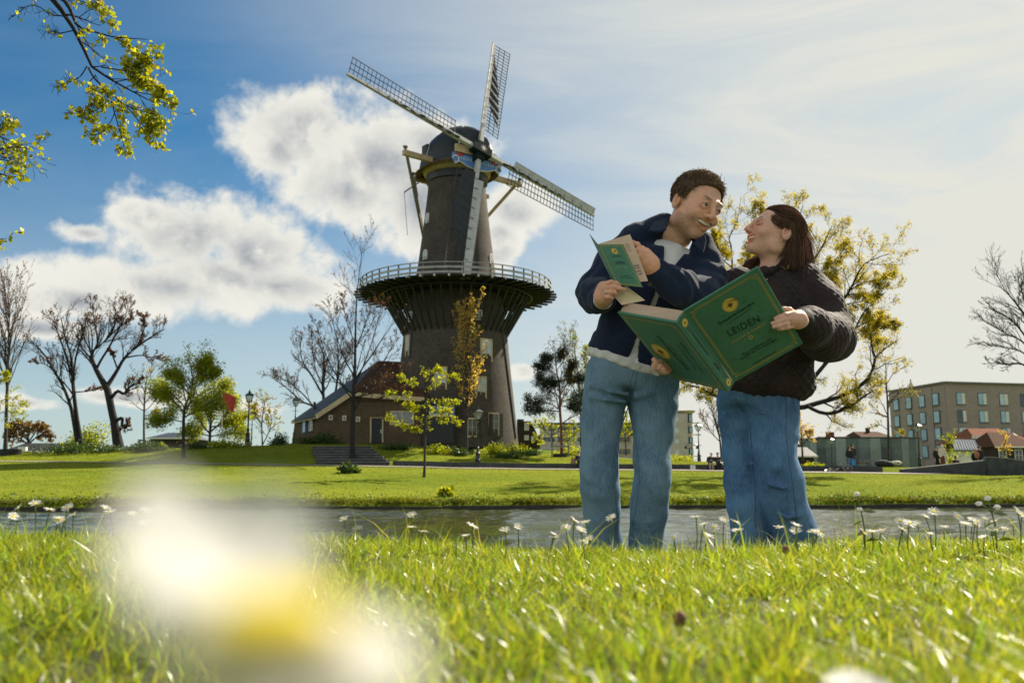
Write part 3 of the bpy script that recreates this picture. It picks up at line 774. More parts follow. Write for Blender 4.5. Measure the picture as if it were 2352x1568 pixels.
tree('pine_tree', 'dark green pine with reddish trunk standing right of the mill', [lim(n_, (660, 1470, 15), (655, 1200, 14), (640, 1000, 13), (640, 800, 10), (605, 600, 7), (592, 410, 3)), lim(n_, (640, 1000, 7), (500, 930, 5), (320, 950, 2)), lim(n_, (640, 1020, 6), (500, 1010, 4), (340, 1010, 2)), lim(n_, (640, 870, 6), (500, 790, 5), (430, 690, 2)), lim(n_, (640, 930, 6), (770, 880, 4), (880, 850, 2)), lim(n_, (612, 650, 5), (510, 590, 4), (430, 560, 2)), lim(n_, (625, 720, 5), (720, 620, 4), (770, 550, 2)), lim(n_, (640, 800, 5), (760, 720, 4), (860, 690, 2)), lim(n_, (600, 560, 4), (650, 480, 3), (670, 430, 1)), lim(n_, (600, 560, 4), (540, 500, 3), (490, 480, 1)), lim(n_, (640, 960, 5), (740, 980, 4), (840, 970, 2)), lim(n_, (640, 840, 4), (600, 760, 3), (520, 720, 1))], 77,
     [dict(per=12, t0=.25, ang=.75, lf=.34, n=5, wig=.2, up=.15), dict(per=6, t0=.15, ang=.7, lf=.45, n=4, wig=.15, up=.2, rmin=.012, leaf=True)], dict(per=16, size=.24, mat=M_needle, jit=.16, asp=.22), M_barkpine, seed=14, depth=.8)
tree('birch_tree', 'pale green birch rising behind the dark pine', [lim(n_, (850, 1420, 9), (850, 1100, 8), (830, 700, 6), (775, 320, 2)), lim(n_, (840, 800, 4), (900, 600, 3), (920, 420, 1)), lim(n_, (845, 900, 4), (760, 750, 3), (740, 620, 1))], 86,
     [dict(per=18, t0=.3, ang=.5, lf=.26, n=5, wig=.12, up=.2), dict(per=6, ang=.6, lf=.4, n=4, wig=.15, rmin=.012)], dict(per=5, size=.17, mat=M_lfgreen), seed=15, depth=.6)
tree('lime_blossom_tree', 'low bright yellow-green tree before the grey apartments', [lim(n_, (560, 1420, 7), (560, 1290, 6), (555, 1200, 4), (560, 1120, 2)), lim(n_, (560, 1270, 4), (470, 1200, 3), (390, 1160, 1)), lim(n_, (560, 1260, 4), (680, 1200, 3), (790, 1190, 1)), lim(n_, (560, 1280, 4), (640, 1280, 3), (760, 1290, 1)), lim(n_, (560, 1280, 4), (480, 1290, 3), (400, 1300, 1))], 92,
     [dict(per=9, t0=.3, ang=.8, lf=.4, n=4, wig=.2, up=.05), dict(per=5, ang=.7, lf=.45, n=3, wig=.2, rmin=.012)], dict(per=5, size=.18, mat=M_lflime), seed=16, depth=.7)
tree('lime_garden_tree', 'bright yellow-green tree glimpsed between the legs of the man', [lim(n_, (1310, 1450, 7), (1305, 1330, 6), (1300, 1200, 4), (1330, 1020, 2)), lim(n_, (1305, 1330, 4), (1240, 1280, 3), (1190, 1290, 1)), lim(n_, (1302, 1250, 4), (1380, 1180, 3), (1420, 1060, 1)), lim(n_, (1300, 1220, 4), (1250, 1140, 3), (1240, 1040, 1)), lim(n_, (1304, 1290, 3), (1360, 1260, 2), (1420, 1250, 1))], 90,
     [dict(per=10, t0=.3, ang=.8, lf=.4, n=4, wig=.2, up=.05), dict(per=5, ang=.7, lf=.45, n=3, wig=.2, rmin=.012)], dict(per=7, size=.19, mat=M_lflime), seed=17, depth=.7)

# right of the mill
tree('great_oak', 'big oak with fresh yellow leaves and a long low swooping limb behind the woman', [lim(r_, (520, 1975, 34), (530, 1700, 30), (560, 1500, 28), (590, 1200, 22), (570, 900, 16), (560, 600, 9), (570, 330, 3)),
     lim(r_, (560, 1520, 20), (780, 1530, 19), (900, 1500, 18), (1080, 1450, 16), (1240, 1370, 14), (1310, 1260, 12), (1330, 1180, 9), (1380, 1130, 6), (1480, 1060, 3)), lim(r_, (860, 1515, 13), (950, 1558, 13), (1050, 1560, 12), (1180, 1500, 10), (1240, 1455, 8), (1330, 1400, 3)), lim(r_, (580, 1480, 18), (760, 1450, 16), (920, 1300, 15), (1020, 1180, 12), (1130, 1080, 9), (1190, 980, 7), (1260, 850, 4), (1400, 730, 2)),
     lim(r_, (590, 1230, 16), (800, 1080, 14), (1070, 820, 11), (1150, 720, 8), (1230, 560, 6), (1300, 510, 4), (1420, 465, 2)), lim(r_, (580, 1150, 12), (720, 900, 10), (850, 600, 8), (960, 420, 5), (1030, 270, 2)), lim(r_, (572, 950, 9), (680, 600, 7), (760, 350, 4), (830, 130, 2)), lim(r_, (590, 1200, 12), (450, 1000, 10), (350, 760, 8), (340, 450, 6), (320, 350, 4), (375, 250, 3), (400, 80, 1)),
     lim(r_, (580, 1300, 10), (420, 1050, 8), (250, 780, 5), (200, 560, 3), (180, 420, 1)), lim(r_, (550, 1560, 13), (350, 1500, 11), (200, 1430, 9), (90, 1380, 6), (10, 1370, 3)), lim(r_, (1150, 720, 6), (1260, 660, 4), (1440, 640, 2)), lim(r_, (1190, 980, 6), (1290, 930, 4), (1460, 960, 2)), lim(r_, (850, 600, 6), (1000, 560, 4), (1120, 420, 2)), lim(r_, (1330, 1180, 7), (1300, 1090, 5), (1310, 980, 3), (1390, 900, 1)), lim(r_, (200, 1430, 6), (230, 1330, 4), (150, 1250, 2)), lim(r_, (340, 560, 5), (260, 480, 3), (220, 330, 1)), lim(r_, (680, 600, 5), (560, 400, 3), (520, 160, 1)), lim(r_, (720, 900, 6), (900, 780, 4), (1040, 640, 2)), lim(r_, (1070, 820, 5), (1200, 800, 4), (1340, 760, 2)), lim(r_, (570, 900, 7), (480, 700, 5), (440, 450, 2))], 60,
     [dict(per=17, t0=.25, ang=.85, lf=.3, n=6, wig=.22, up=.12, rr=.42, lmax=2.6), dict(per=7, ang=.8, lf=.42, n=4, wig=.24, up=.05, rr=.5, rmin=.008, leaf=True), dict(per=2, ang=.7, lf=.6, n=3, wig=.2, rmin=.006)], dict(per=9, size=.105, mat=M_lfoak, jit=.10, asp=.8), M_barkdark, seed=18, depth=.35)
tree('slim_avenue_tree', 'slim nearly bare tree in front of the glass pavilion', [lim(s_, (1075, 1040, 12), (1066, 700, 11), (1060, 450, 9), (1045, 200, 5), (1040, 40, 2)), lim(s_, (1062, 690, 4), (980, 640, 3), (900, 670, 1)), lim(s_, (1065, 560, 4), (1000, 540, 3), (900, 440, 1)), lim(s_, (1060, 450, 4), (1180, 380, 3), (1320, 320, 1)), lim(s_, (1050, 260, 4), (1130, 140, 3), (1260, 80, 1)), lim(s_, (1055, 350, 3), (950, 250, 2), (880, 230, 1)), lim(s_, (1062, 640, 3), (1170, 700, 2), (1210, 720, 1))], gY(2042, 1072),
     [dict(per=14, t0=.35, ang=.8, lf=.22, n=5, wig=.18, up=.1), dict(per=5, ang=.6, lf=.45, n=4, wig=.18, rmin=.008)], dict(per=2, size=.11, mat=M_lfoak), M_bark, seed=19, depth=.6)
tree('edge_bare_tree', 'bare twiggy tree reaching in at the right edge above the brick apartments', [lim(r_, (2560, 1960, 26), (2530, 1600, 22), (2490, 1300, 18), (2420, 1000, 11), (2330, 850, 7), (2240, 740, 4), (2170, 680, 2)), lim(r_, (2470, 1200, 9), (2352, 1020, 7), (2250, 910, 5), (2100, 830, 2)), lim(r_, (2480, 1250, 8), (2352, 1080, 6), (2220, 1010, 4), (2050, 915, 2)), lim(r_, (2490, 1290, 8), (2352, 1150, 5), (2220, 1110, 4), (2050, 1070, 1)), lim(r_, (2500, 1350, 8), (2352, 1230, 7), (2235, 1226, 5), (2100, 1215, 1)), lim(r_, (2420, 1000, 7), (2360, 800, 5), (2310, 640, 2)), lim(r_, (2490, 1310, 8), (2600, 1000, 6), (2700, 800, 3)), lim(r_, (2500, 1340, 8), (2680, 1150, 6), (2850, 1050, 3))], 66,
     [dict(per=15, t0=.35, ang=.55, lf=.22, n=6, wig=.12, up=.12, rr=.5), dict(per=7, ang=.5, lf=.42, n=5, wig=.14, up=.1, rmin=.010), dict(per=3, ang=.45, lf=.5, n=4, wig=.12, rmin=.008)], None, M_barkdark, seed=20, depth=.4)
tree('hazy_bare_tree', 'thin bare tree beside the street lamp behind the woman', [lim(u_, (1235, 900, 8), (1222, 740, 7), (1195, 620, 5), (1150, 480, 2)), lim(u_, (1225, 760, 4), (1150, 680, 3), (1090, 560, 1)), lim(u_, (1220, 720, 4), (1270, 580, 3), (1300, 460, 1))], 92,
     [dict(per=14, t0=.3, ang=.5, lf=.32, n=6, wig=.1, up=.15), dict(per=6, ang=.5, lf=.45, n=4, wig=.15, rmin=.012)], dict(per=2, size=.13, mat=M_lfbrown), M_bark, seed=21)
tree('golden_shrub_tree', 'small golden-leaved tree left of the glass pavilion', [lim(u_, (1850, 900, 8), (1845, 800, 7), (1840, 720, 4), (1830, 630, 2)), lim(u_, (1845, 800, 4), (1790, 760, 3), (1760, 720, 1)), lim(u_, (1843, 780, 4), (1890, 740, 3), (1910, 690, 1)), lim(u_, (1840, 740, 3), (1800, 680, 2), (1800, 630, 1))], 96,
     [dict(per=11, t0=.3, ang=.7, lf=.4, n=4, wig=.18, up=.1), dict(per=6, ang=.7, lf=.45, n=3, wig=.2, rmin=.012)], dict(per=6, size=.18, mat=M_lfochre), seed=22)
tree('green_sapling', 'pale green sapling beside the person in the white hood', [lim(s_, (1650, 1080, 5), (1648, 950, 4), (1640, 740, 1))], 88,
     [dict(per=22, t0=.2, ang=.9, lf=.3, n=4, wig=.15, up=.1), dict(per=4, ang=.7, lf=.45, n=3, wig=.2, rmin=.012)], dict(per=6, size=.16, mat=M_lfgreen), seed=23)
tree('brown_sapling', 'sparse young tree with brownish leaves before the red tiled roof', [lim(s_, (2165, 1000, 4), (2165, 900, 3), (2160, 740, 1))], 88,
     [dict(per=16, t0=.2, ang=.8, lf=.32, n=4, wig=.15, up=.1), dict(per=4, ang=.7, lf=.45, n=3, wig=.2, rmin=.012)], dict(per=5, size=.14, mat=M_lfochre), seed=24)

# branches reaching in from the tree on the near bank, left of the camera
def right_side(pos, rg):
    px = PCX + FPX * pos[:, 0] / pos[:, 1]
    low = (pos[:, 2] < at(0, 250, YB)[2]) & (px < 110)
    return rg.random(len(pos)) < np.where(low, .4, np.clip((px - 60) / 200, 0.04, 1.0))
YB = 6.0
M_lfnear = leaf_mat('leaf_linden', (0.30, 0.33, 0.016), 0.5)
tree('linden_tree', 'tree on the near bank reaching budding yellow-green branches into the top left corner', [
     [(-720, 1410, 70), (-700, 800, 58), (-640, 0, 44), (-480, -480, 26)],
     lim(v_, (-1850, -300, 60), (-900, -420, 46), (-200, -300, 34), (200, -120, 26), (340, 0, 20), (405, 90, 16), (470, 190, 13), (520, 290, 11), (560, 400, 10), (650, 470, 8), (730, 520, 7), (840, 580, 5), (960, 640, 3.5), (1090, 660, 2)),
     lim(v_, (220, -120, 16), (400, 0, 13), (450, 80, 11), (495, 170, 8), (610, 205, 6), (720, 235, 4.5), (930, 250, 2)), lim(v_, (560, 430, 7), (600, 500, 6), (680, 570, 5), (800, 670, 4), (960, 720, 2)), lim(v_, (640, 425, 5), (740, 440, 4), (830, 450, 3), (880, 400, 1.5)),
     lim(v_, (600, 480, 4), (560, 540, 3.5), (600, 640, 3), (560, 740, 1.5)), lim(v_, (690, 580, 5), (720, 700, 4), (755, 820, 3), (795, 970, 1.5)), lim(v_, (480, 200, 6), (420, 110, 5), (330, 95, 4), (200, 30, 3), (80, 110, 1.5)), lim(v_, (480, 190, 5), (380, 210, 3), (290, 210, 1.5)), lim(v_, (550, 420, 5), (500, 490, 4), (440, 510, 2.5), (380, 545, 1.5)),
     lim(v_, (800, 670, 4), (890, 780, 3), (1000, 900, 1.5)), lim(v_, (680, 640, 3.5), (600, 700, 2.5), (480, 720, 1.5)), lim(v_, (720, 235, 4), (830, 300, 3), (960, 370, 1.5)), lim(v_, (840, 580, 4), (960, 600, 3), (1060, 630, 1.5)), lim(v_, (720, 520, 4), (820, 500, 3), (900, 480, 1.5)), lim(v_, (340, -40, 6), (440, -10, 4), (590, 30, 1.5)), lim(v_, (500, 110, 3), (590, 60, 2.4), (680, 125, 1.2)),
     lim(v_, (730, 700, 3), (680, 800, 2.4), (600, 860, 1.2)), lim(v_, (900, 640, 3), (960, 740, 2.4), (990, 800, 1.2)), lim(v_, (600, 470, 3), (640, 560, 2.4), (650, 650, 1.2)), lim(v_, (780, 560, 3), (880, 530, 2.4), (1010, 580, 1.2)),
     lim(v_, (-1900, 400, 26), (-800, 900, 18), (-80, 965, 9), (0, 940, 6), (110, 930, 4), (200, 942, 1.5)), lim(v_, (-300, 930, 8), (-60, 860, 5), (40, 880, 4), (140, 925, 1.5)), lim(v_, (-300, 950, 8), (-60, 1070, 6), (40, 1110, 4), (130, 1120, 1.5)), lim(v_, (-200, 940, 5), (-20, 1000, 4), (110, 1030, 1.5)), lim(v_, (-80, 860, 4), (0, 790, 3), (70, 770, 1.5)), lim(v_, (-600, 1100, 8), (-200, 1500, 4), (30, 1505, 1.5))],
     YB, [dict(per=9, t0=.35, ang=.75, lf=.15, n=6, wig=.2, up=.05, rr=.5, lmax=.32), dict(per=4, ang=.8, lf=.5, n=4, wig=.25, up=.0, rr=.6, rmin=.0016, lmax=.12, leaf=True)],
     dict(per=5, size=.034, mat=M_lfnear, keep=right_side, jit=.010, asp=.95, t0=.4, droop=.4), M_barkdark, seed=25, depth=.10, org=(at(-720, 1410, YB)))

# ------------------------------------------------------------------ shrubs and hedges
def sh(name, label, px, py, w, h, n, size, mat, seed, Y=None, group=None, cat='shrub', lumps=9):
    Y = Y or gY(px, py); p = at(px, py, Y); k = 1 / pxm(Y)
    return shrub(name, label, p, w * k / 2 * 1.05, w * k / 2 * .8, h * k * 1.05, n, size, mat, seed, group, cat, True, lumps)
sh('large_bush', 'large rounded green bush between the twin stems and the bent bare tree', 200, 1030, 130, 68, 2600, .2, M_lfgreen, 31, 81, lumps=14)
sh('clipped_hedge', 'dark low hedge below the twin stemmed tree', 190, 1052, 200, 28, 2600, .16, M_lfdark, 32, 73, cat='hedge', lumps=16)
sh('low_hedge', 'dark spreading groundcover hedge right of the bent bare tree', 330, 1050, 160, 24, 2200, .16, M_lfdark, 33, 73.5, cat='hedge', lumps=16)
sh('golden_shrub', 'small rounded golden green shrub before the dark blue roof', 370, 1030, 28, 20, 500, .14, M_lflime, 34, 75)
sh('garden_shrub', 'low green shrub at the foot of the left lamp posts', 520, 1032, 120, 18, 1300, .15, M_lfgreen, 35, 75, lumps=12)
sh('round_shrub', 'rounded dark green shrub left of the barn lamp post', 645, 1030, 56, 32, 1100, .15, M_lfdark, 36, 77)
sh('brushy_shrub', 'low leafy shrub with brown stems near the left lamp', 450, 1036, 90, 18, 900, .15, M_lfdark, 37, 75, lumps=10)
sh('leafy_plant', 'low glossy plant with big leaves beside the tall bare trunk', 797, 1086, 58, 30, 420, .26, M_lfdark, 38)
for k, (px, py, w_, h_, mt, lb) in enumerate([(735, 1012, 130, 30, M_lfdark, 'dark shrubs along the barn wall beside the left lamp'), (1000, 1042, 70, 26, M_lfgreen, 'rounded green hedge in front of the dark mill door'), (1050, 1046, 70, 24, M_lfdark, 'dark green hedge left of the ochre tree trunk'),
        (1140, 1043, 70, 30, M_lfgreen, 'leafy hedge under the shuttered mill window'), (1190, 1040, 60, 28, M_lfgreen, 'light green hedge at the right foot of the mill'), (1180, 1052, 110, 20, M_lfdark, 'low dark hedge in front of the mill hedges'), (1225, 1046, 50, 24, M_lfdark, 'dark rounded hedge between the mill and the pine'), (920, 1032, 110, 16, M_lfdark, 'low trimmed hedge along the barn front')]):
    sh('mill_hedge', lb, px, py, w_, h_, int(w_ * h_ * .55), .15, mt, 40 + k, None, 'hedges planted around the mill', 'hedge', 12)
sh('pine_bed', 'green undergrowth around the foot of the pine', 1310, 1050, 90, 20, 900, .16, M_lfgreen, 50, 80, lumps=12)
sh('apartment_hedge', 'low green hedge in front of the round-roofed apartment tower', 1555, 1062, 110, 14, 900, .16, M_lfgreen, 51, 84, cat='hedge', lumps=14)
sh('pavilion_hedge', 'low green hedge left of the glass pavilion', 1862, 1074, 70, 16, 700, .15, M_lfgreen, 52, 84, cat='hedge', lumps=12)
sh('iris_clump', 'clump of spiky green leaves near the waterline', 1023, 1150, 22, 14, 160, .35, M_lfgreen, 53, 41.5)
sh('sapling_base_shrub', 'pale green shrub between the hooded person and the blue-grey roof', 2190, 1073, 36, 34, 600, .16, M_lfgreen, 54, 84)

rgk = np.random.default_rng(61)
nck = 150; ckx = rgk.uniform(-38, 38, nck); cky = edge_y(ckx) + np.abs(rgk.normal(.1, .45, nck)); cks = rgk.uniform(.12, .5, nck)
qk = rgk.integers(0, nck, 9000); pk = np.stack([ckx[qk], cky[qk], np.zeros(9000)], -1) + rgk.normal(size=(9000, 3)) * np.stack([cks[qk] * 1.6, cks[qk] * .7, cks[qk] * .0], -1)
pk[:, 2] = far_z(pk[:, 0], np.maximum(pk[:, 1], edge_y(pk[:, 0]) + .03)) + np.abs(rgk.normal(0, .5, 9000)) * cks[qk] * .8
ak = Acc(); ak.add(*leaves(pk, .10, rgk, -.4, .5, .4))
kind(link('waterside_weeds', ak.mesh('waterside_weeds', False), M_lfdark), 'stuff')

# ------------------------------------------------------------------ windmill
def brick_mat(name, c1, c2, mortar, scale=1.0, cyl=False, blot=0.35):
    m = bpy.data.materials.new(name); m.use_nodes = True
    t = NT(m.node_tree); b = t.n['Principled BSDF']
    tcn = t.new('ShaderNodeTexCoord'); sp = t.new('ShaderNodeSeparateXYZ'); t.link(tcn.outputs['Object'], sp.inputs[0])
    cb = t.new('ShaderNodeCombineXYZ')
    if cyl: t.link(t.math('MULTIPLY', t.math('ARCTAN2', sp.outputs[0], sp.outputs[1]), 5.0), cb.inputs[0])
    else: t.link(t.math('ADD', sp.outputs[0], sp.outputs[1]), cb.inputs[0])
    t.link(sp.outputs[2], cb.inputs[1])
    br = t.new('ShaderNodeTexBrick'); t.link(cb.outputs[0], br.inputs[0])
    br.inputs['Color1'].default_value = c1 + (1,); br.inputs['Color2'].default_value = c2 + (1,); br.inputs['Mortar'].default_value = mortar + (1,)
    br.inputs['Scale'].default_value = scale; br.inputs['Brick Width'].default_value = 0.22; br.inputs['Row Height'].default_value = 0.075; br.inputs['Mortar Size'].default_value = 0.008
    n1 = t.noise(tcn.outputs['Object'], 0.55, 6, 0.65); n2 = t.noise(tcn.outputs['Object'], 3.5, 5, 0.6)
    f = t.math('ADD', t.math('MULTIPLY', t.maprange(n1, .35, .7), blot), t.math('MULTIPLY', t.maprange(n2, .35, .7), blot * .7))
    c = t.mix(f, br.outputs[0], tuple(x * .38 for x in c1))
    t.link(c, b.inputs['Base Color']); b.inputs['Roughness'].default_value = 0.9; b.inputs['Specular IOR Level'].default_value = 0.25
    bn = t.new('ShaderNodeBump'); bn.inputs['Strength'].default_value = 0.5; bn.inputs['Distance'].default_value = 0.03
    t.link(t.math('ADD', br.outputs['Fac'], t.math('MULTIPLY', n2, -2.0)), bn.inputs['Height']); t.link(bn.outputs[0], b.inputs['Normal'])
    return m
M_millbrick = brick_mat('mill_brick', (0.105, 0.086, 0.068), (0.052, 0.045, 0.040), (0.12, 0.11, 0.095), cyl=True, blot=.5)
M_barnbrick = brick_mat('barn_brick', (0.15, 0.10, 0.055), (0.10, 0.068, 0.04), (0.16, 0.13, 0.09), blot=.45)
M_roofred = pm('red_brown_roof_tiles', (0.085, 0.045, 0.028), 0.95, 0.35, 4, bump=.5, bscale=9, stretch=(1, 1, 3), spec=.08)
M_slate = pm('dark_slate', (0.022, 0.025, 0.028), 0.55, 0.3, 4, bump=.3, bscale=12)
M_cap = pm('black_cap_felt', (0.012, 0.016, 0.020), 0.5, 0.35, 2.5, bump=.15)
M_sailgrey = pm('sail_spar_paint', (0.42, 0.42, 0.40), 0.55, 0.14, 1.5)
M_lath = pm('sail_lath_wood', (0.035, 0.040, 0.042), 0.7, 0.3, 3)
M_cloth = pm('dark_sail_cloth', (0.030, 0.034, 0.040), 0.8, 0.25, 2, bump=.2, bscale=30, transl=.12)
M_blue = pm('blue_paint', (0.09, 0.22, 0.50), 0.5, 0.12, 3)
M_red = pm('red_paint', (0.42, 0.035, 0.02), 0.6, 0.12, 3)
M_bluepipe = pm('blue_grey_pipe', (0.035, 0.05, 0.055), 0.5, 0.2, 3)

c1_ = lambda x, y: (769.7 + .27273 * x, 71.3 + .27273 * y)
c2_ = lambda x, y: (769.7 + .24243 * x, 427.6 + .24243 * y)
m2_ = lambda x, y: m_(x, y)[:2]

PSI, TILT, ROLL, SL = 0.673, 0.229, 0.288, 14.6
HUB = at(1101.2, 349.0, 82.7)
SN = np.array([math.sin(PSI) * math.cos(TILT), -math.cos(PSI) * math.cos(TILT), math.sin(TILT)])
SR = np.array([math.cos(PSI), math.sin(PSI), 0.0])
SU = np.cross(SN, SR); SU = SU if SU[2] > 0 else -SU
NH = np.array([math.sin(PSI), -math.cos(PSI), 0.0])
MC = np.array([HUB[0], HUB[1], 0]) - 3.7 * NH                   # tower axis
MYC = MC[1]
MBASE = np.array([MC[0], MC[1], 4.3])
def cdepth(z): return MYC * math.cos(PITCH) + (z - 1.2) * math.sin(PITCH)
prof = []
for py, rp in ((1030, 148), (1010, 146), (958, 140.5), (860, 129), (775, 119.5), (772, 120), (682, 107), (617, 90), (520, 77), (426, 66.5), (405, 66)):
    z = at(1048, py, MYC - 2)[2]
    prof.append((rp * cdepth(z) / FPX, z))
PZ = np.array([p[1] for p in prof]); PR = np.array([p[0] for p in prof])
def trad(z): return float(np.interp(z, PZ, PR))
mill = thing('windmill', 'tall dark brick tower windmill with a railed stage and four lattice sails', 'windmill', None, tuple(MBASE))
tw = MB(MBASE)
zz = np.linspace(PZ[0], PZ[-1], 26)
tw.lathe([(trad(z), z) for z in zz], 56, (MC[0], MC[1], 0)); tw.build('tower', M_millbrick, mill, True)
def on_tower(px, py):
    Y = MYC - 4
    for _ in range(8):
        p = at(px, py, Y); r = trad(p[2]); dx = np.clip(p[0] - MC[0], -r * .985, r * .985)
        Y = MYC - math.sqrt(max(r * r - dx * dx, 0))
    n = np.array([dx, Y - MYC, 0.0]); n /= np.linalg.norm(n)
    return np.array([MC[0] + dx, Y, p[2]]), n

def window(parent, org, c, n, w, h, cols=2, rows=3, fmat=None, gmat=None, arched=False, proud=0.04, fw=0.10, barw=0.045, name='window', sill=None):
    """a window part: frame, with the panes and glazing bars as its sub-parts"""
    fmat = fmat or M_white; gmat = gmat or M_glass
    n = np.asarray(n, float); n = n / np.linalg.norm(n); r = np.cross((0, 0, 1), n); r /= np.linalg.norm(r); u = np.array([0, 0, 1.0])
    c = np.asarray(c, float) + n * proud
    P = lambda a, b, d=0.0: c + r * a + u * b + n * d
    out = []
    if arched:
        hh = h - w / 2
        out = [(-w / 2, -h / 2), (w / 2, -h / 2), (w / 2, -h / 2 + hh)] + [(w / 2 * math.cos(t), -h / 2 + hh + w / 2 * math.sin(t)) for t in np.linspace(.3, math.pi - .3, 6)] + [(-w / 2, -h / 2 + hh)]
    else:
        out = [(-w / 2, -h / 2), (w / 2, -h / 2), (w / 2, h / 2), (-w / 2, h / 2)]
    cen = np.array([0, (0.0 if not arched else -w * .06)])
    inn = [tuple(cen + (np.array(q) - cen) * np.array([1 - 2 * fw / w, 1 - 2 * fw / h])) for q in out]
    fb = MB(org); N = len(out)
    V = [P(*q, .03) for q in out] + [P(*q, .03) for q in inn] + [P(*q, -.12) for q in out] + [P(*q, -.04) for q in inn]
    F = []
    for k in range(N):
        j = (k + 1) % N
        F += [(k, j, N + j, N + k), (k, 2 * N + k, 2 * N + j, j), (N + k, N + j, 3 * N + j, 3 * N + k)]
    fb._add(V, F)
    fr = fb.build(name, fmat, parent)
    g = MB(org); g.prism([P(*q, -.015) for q in inn], -n * 0.02); g.build('pane', gmat, fr)
    iw, ih = w - 2 * fw, h - 2 * fw
    for k in range(1, cols):
        a = -iw / 2 + iw * k / cols
        MB(org).beam(P(a, -ih / 2), P(a, ih / 2 * (1.0 if not arched else .96)), barw, .03, n).build('glazing_bar', fmat, fr, fixn=False)
    for k in range(1, rows):
        b = -ih / 2 + ih * k / rows
        MB(org).beam(P(-iw / 2, b, .002), P(iw / 2, b, .002), .03, barw, n).build('glazing_bar', fmat, fr, fixn=False)
    if sill:
        MB(org).beam(P(-w / 2 - .08, -h / 2 - .05, .05), P(w / 2 + .08, -h / 2 - .05, .05), .16, .09).build('sill', sill, fr, fixn=False)
    return fr
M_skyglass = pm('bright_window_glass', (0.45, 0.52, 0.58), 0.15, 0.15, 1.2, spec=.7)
for (cx_, cy_, wpx, hpx, f, arch) in ((875, 300, 34, 98, c2_, True), (855, 645, 42, 92, c2_, True), (1478, 688, 34, 96, c2_, True), (1361, 1218, 56, 92, c2_, False), (716, 1235, 40, 92, c2_, False)):
    p, n = on_tower(*f(cx_, cy_)); k = .24243 / 23.6
    cosn = max(abs(n[1]), .45)
    window(mill, MBASE, p, n, wpx * k / cosn, hpx * k, 2, 3, M_white, M_skyglass if arch else M_glass, arch, fw=.09)
for (cx_, cy_, wpx, hpx, rows) in ((1848, 335, 92, 188, 3), (1465, 580, 98, 200, 4), (1800, 655, 90, 190, 3), (1912, 962, 78, 190, 3), (1728, 985, 84, 150, 2), (1184, 310, 38, 200, 3)):
    p, n = on_tower(*m2_(cx_, cy_)); k = .27273 / 23.9; cosn = max(abs(n[1]), .45)
    window(mill, MBASE, p, n, wpx * k / cosn, hpx * k, 2, rows, M_cream, M_skyglass if cy_ < 700 else M_glass, False, fw=.13)
for (cx_, cy_) in ((1966, 965), (1880, 965), (1780, 985)):
    p, n = on_tower(*m2_(cx_, cy_)); r = np.cross((0, 0, 1), n)
    b = MB(MBASE); b.beam(p + n * .1 - np.array([0, 0, 1.02]), p + n * .1 + np.array([0, 0, 1.02]), .34 if cx_ < 1950 else .44, .06, n); b.build('shutter', M_black, mill)
for (xa, ya, xb, yb, f) in ((1980, 170, 2092, 1080, m2_), (1235, 30, 1205, 400, m2_), (1100, 30, 1000, 300, m2_)):
    pts = []
    for t in np.linspace(0, 1, 8):
        p, n = on_tower(*f(xa + (xb - xa) * t, ya + (yb - ya) * t)); pts.append(p + n * .07)
    if xa != 1100: MB(MBASE).tube(pts, .07, 6).build('drainpipe', M_bluepipe, mill, True)
# dark stage door
p, n = on_tower(*c2_(1000, 830)); b = MB(MBASE); b.beam(p + n * .03 - np.array([0, 0, .9]), p + n * .03 + np.array([0, 0, 1.0]), 1.25, .08, n); b.build('stage_door', M_black, mill)

# --- stage (reefing gallery)
ZST = at(828, 682, MYC)[2] + 0.1
RST = 218 * cdepth(ZST) / FPX
NP_ = 48
AX = (MC[0], MC[1], 0.0)
M_railgrey = pm('grey_rail_paint', (.30, .30, .28), .6, .15, 2)
def polar(name, me, mat, parent, k, N=NP_, off=0.0):
    o = link(name, me, mat, parent); o.location = (0, 0, ZST - MBASE[2]); o.rotation_euler = (0, 0, 2 * math.pi * (k + off) / N)
    return o
ri = trad(ZST) - .05
fl = MB(MBASE); fl.lathe([(ri, ZST), (RST, ZST), (RST, ZST + .07), (ri, ZST + .07), (ri, ZST)], NP_, AX, cap=False); stage = fl.build('stage_floor', M_darkwood, mill)
joist = MB().beam((ri - .1, 0, -.12), (RST + .55, 0, -.12), .14, .2).mesh('joist')
jtip = MB().box((RST + .56, 0, -.12), (.012, .15, .21)).mesh('joist_tip')
z1 = at(925, 774, MYC)[2] - ZST
r1 = trad(z1 + ZST) - .05
strut = MB().beam((r1, 0, z1), (RST * .78, 0, -.2), .15, .15).mesh('strut')
post = MB().box((RST - .02, 0, .58), (.09, .09, 1.1)).mesh('railing_post')
a = math.pi / NP_; ch = 2 * RST * math.sin(a); ap = RST * math.cos(a)
toprail = MB().box((ap, 0, 1.15), (.10, ch * .995, .07)).mesh('top_rail')
board_a = MB().box((ap + .06, 0, .70), (.035, ch * .99, .19)).mesh('rail_board')
board_b = MB().box((ap + .06, 0, .26), (.035, ch * .99, .19)).mesh('rail_board')
for k in range(NP_):
    polar('joist', joist, M_darkwood, mill, k); polar('joist_tip', jtip, M_white, mill, k)
    polar('strut', strut, M_darkwood, mill, k)
    polar('railing_post', post, M_darkwood, mill, k)
    polar('top_rail', toprail, M_railgrey, mill, k, off=.5); polar('rail_board', board_a, M_railgrey, mill, k, off=.5); polar('rail_board', board_b, M_railgrey, mill, k, off=.5)
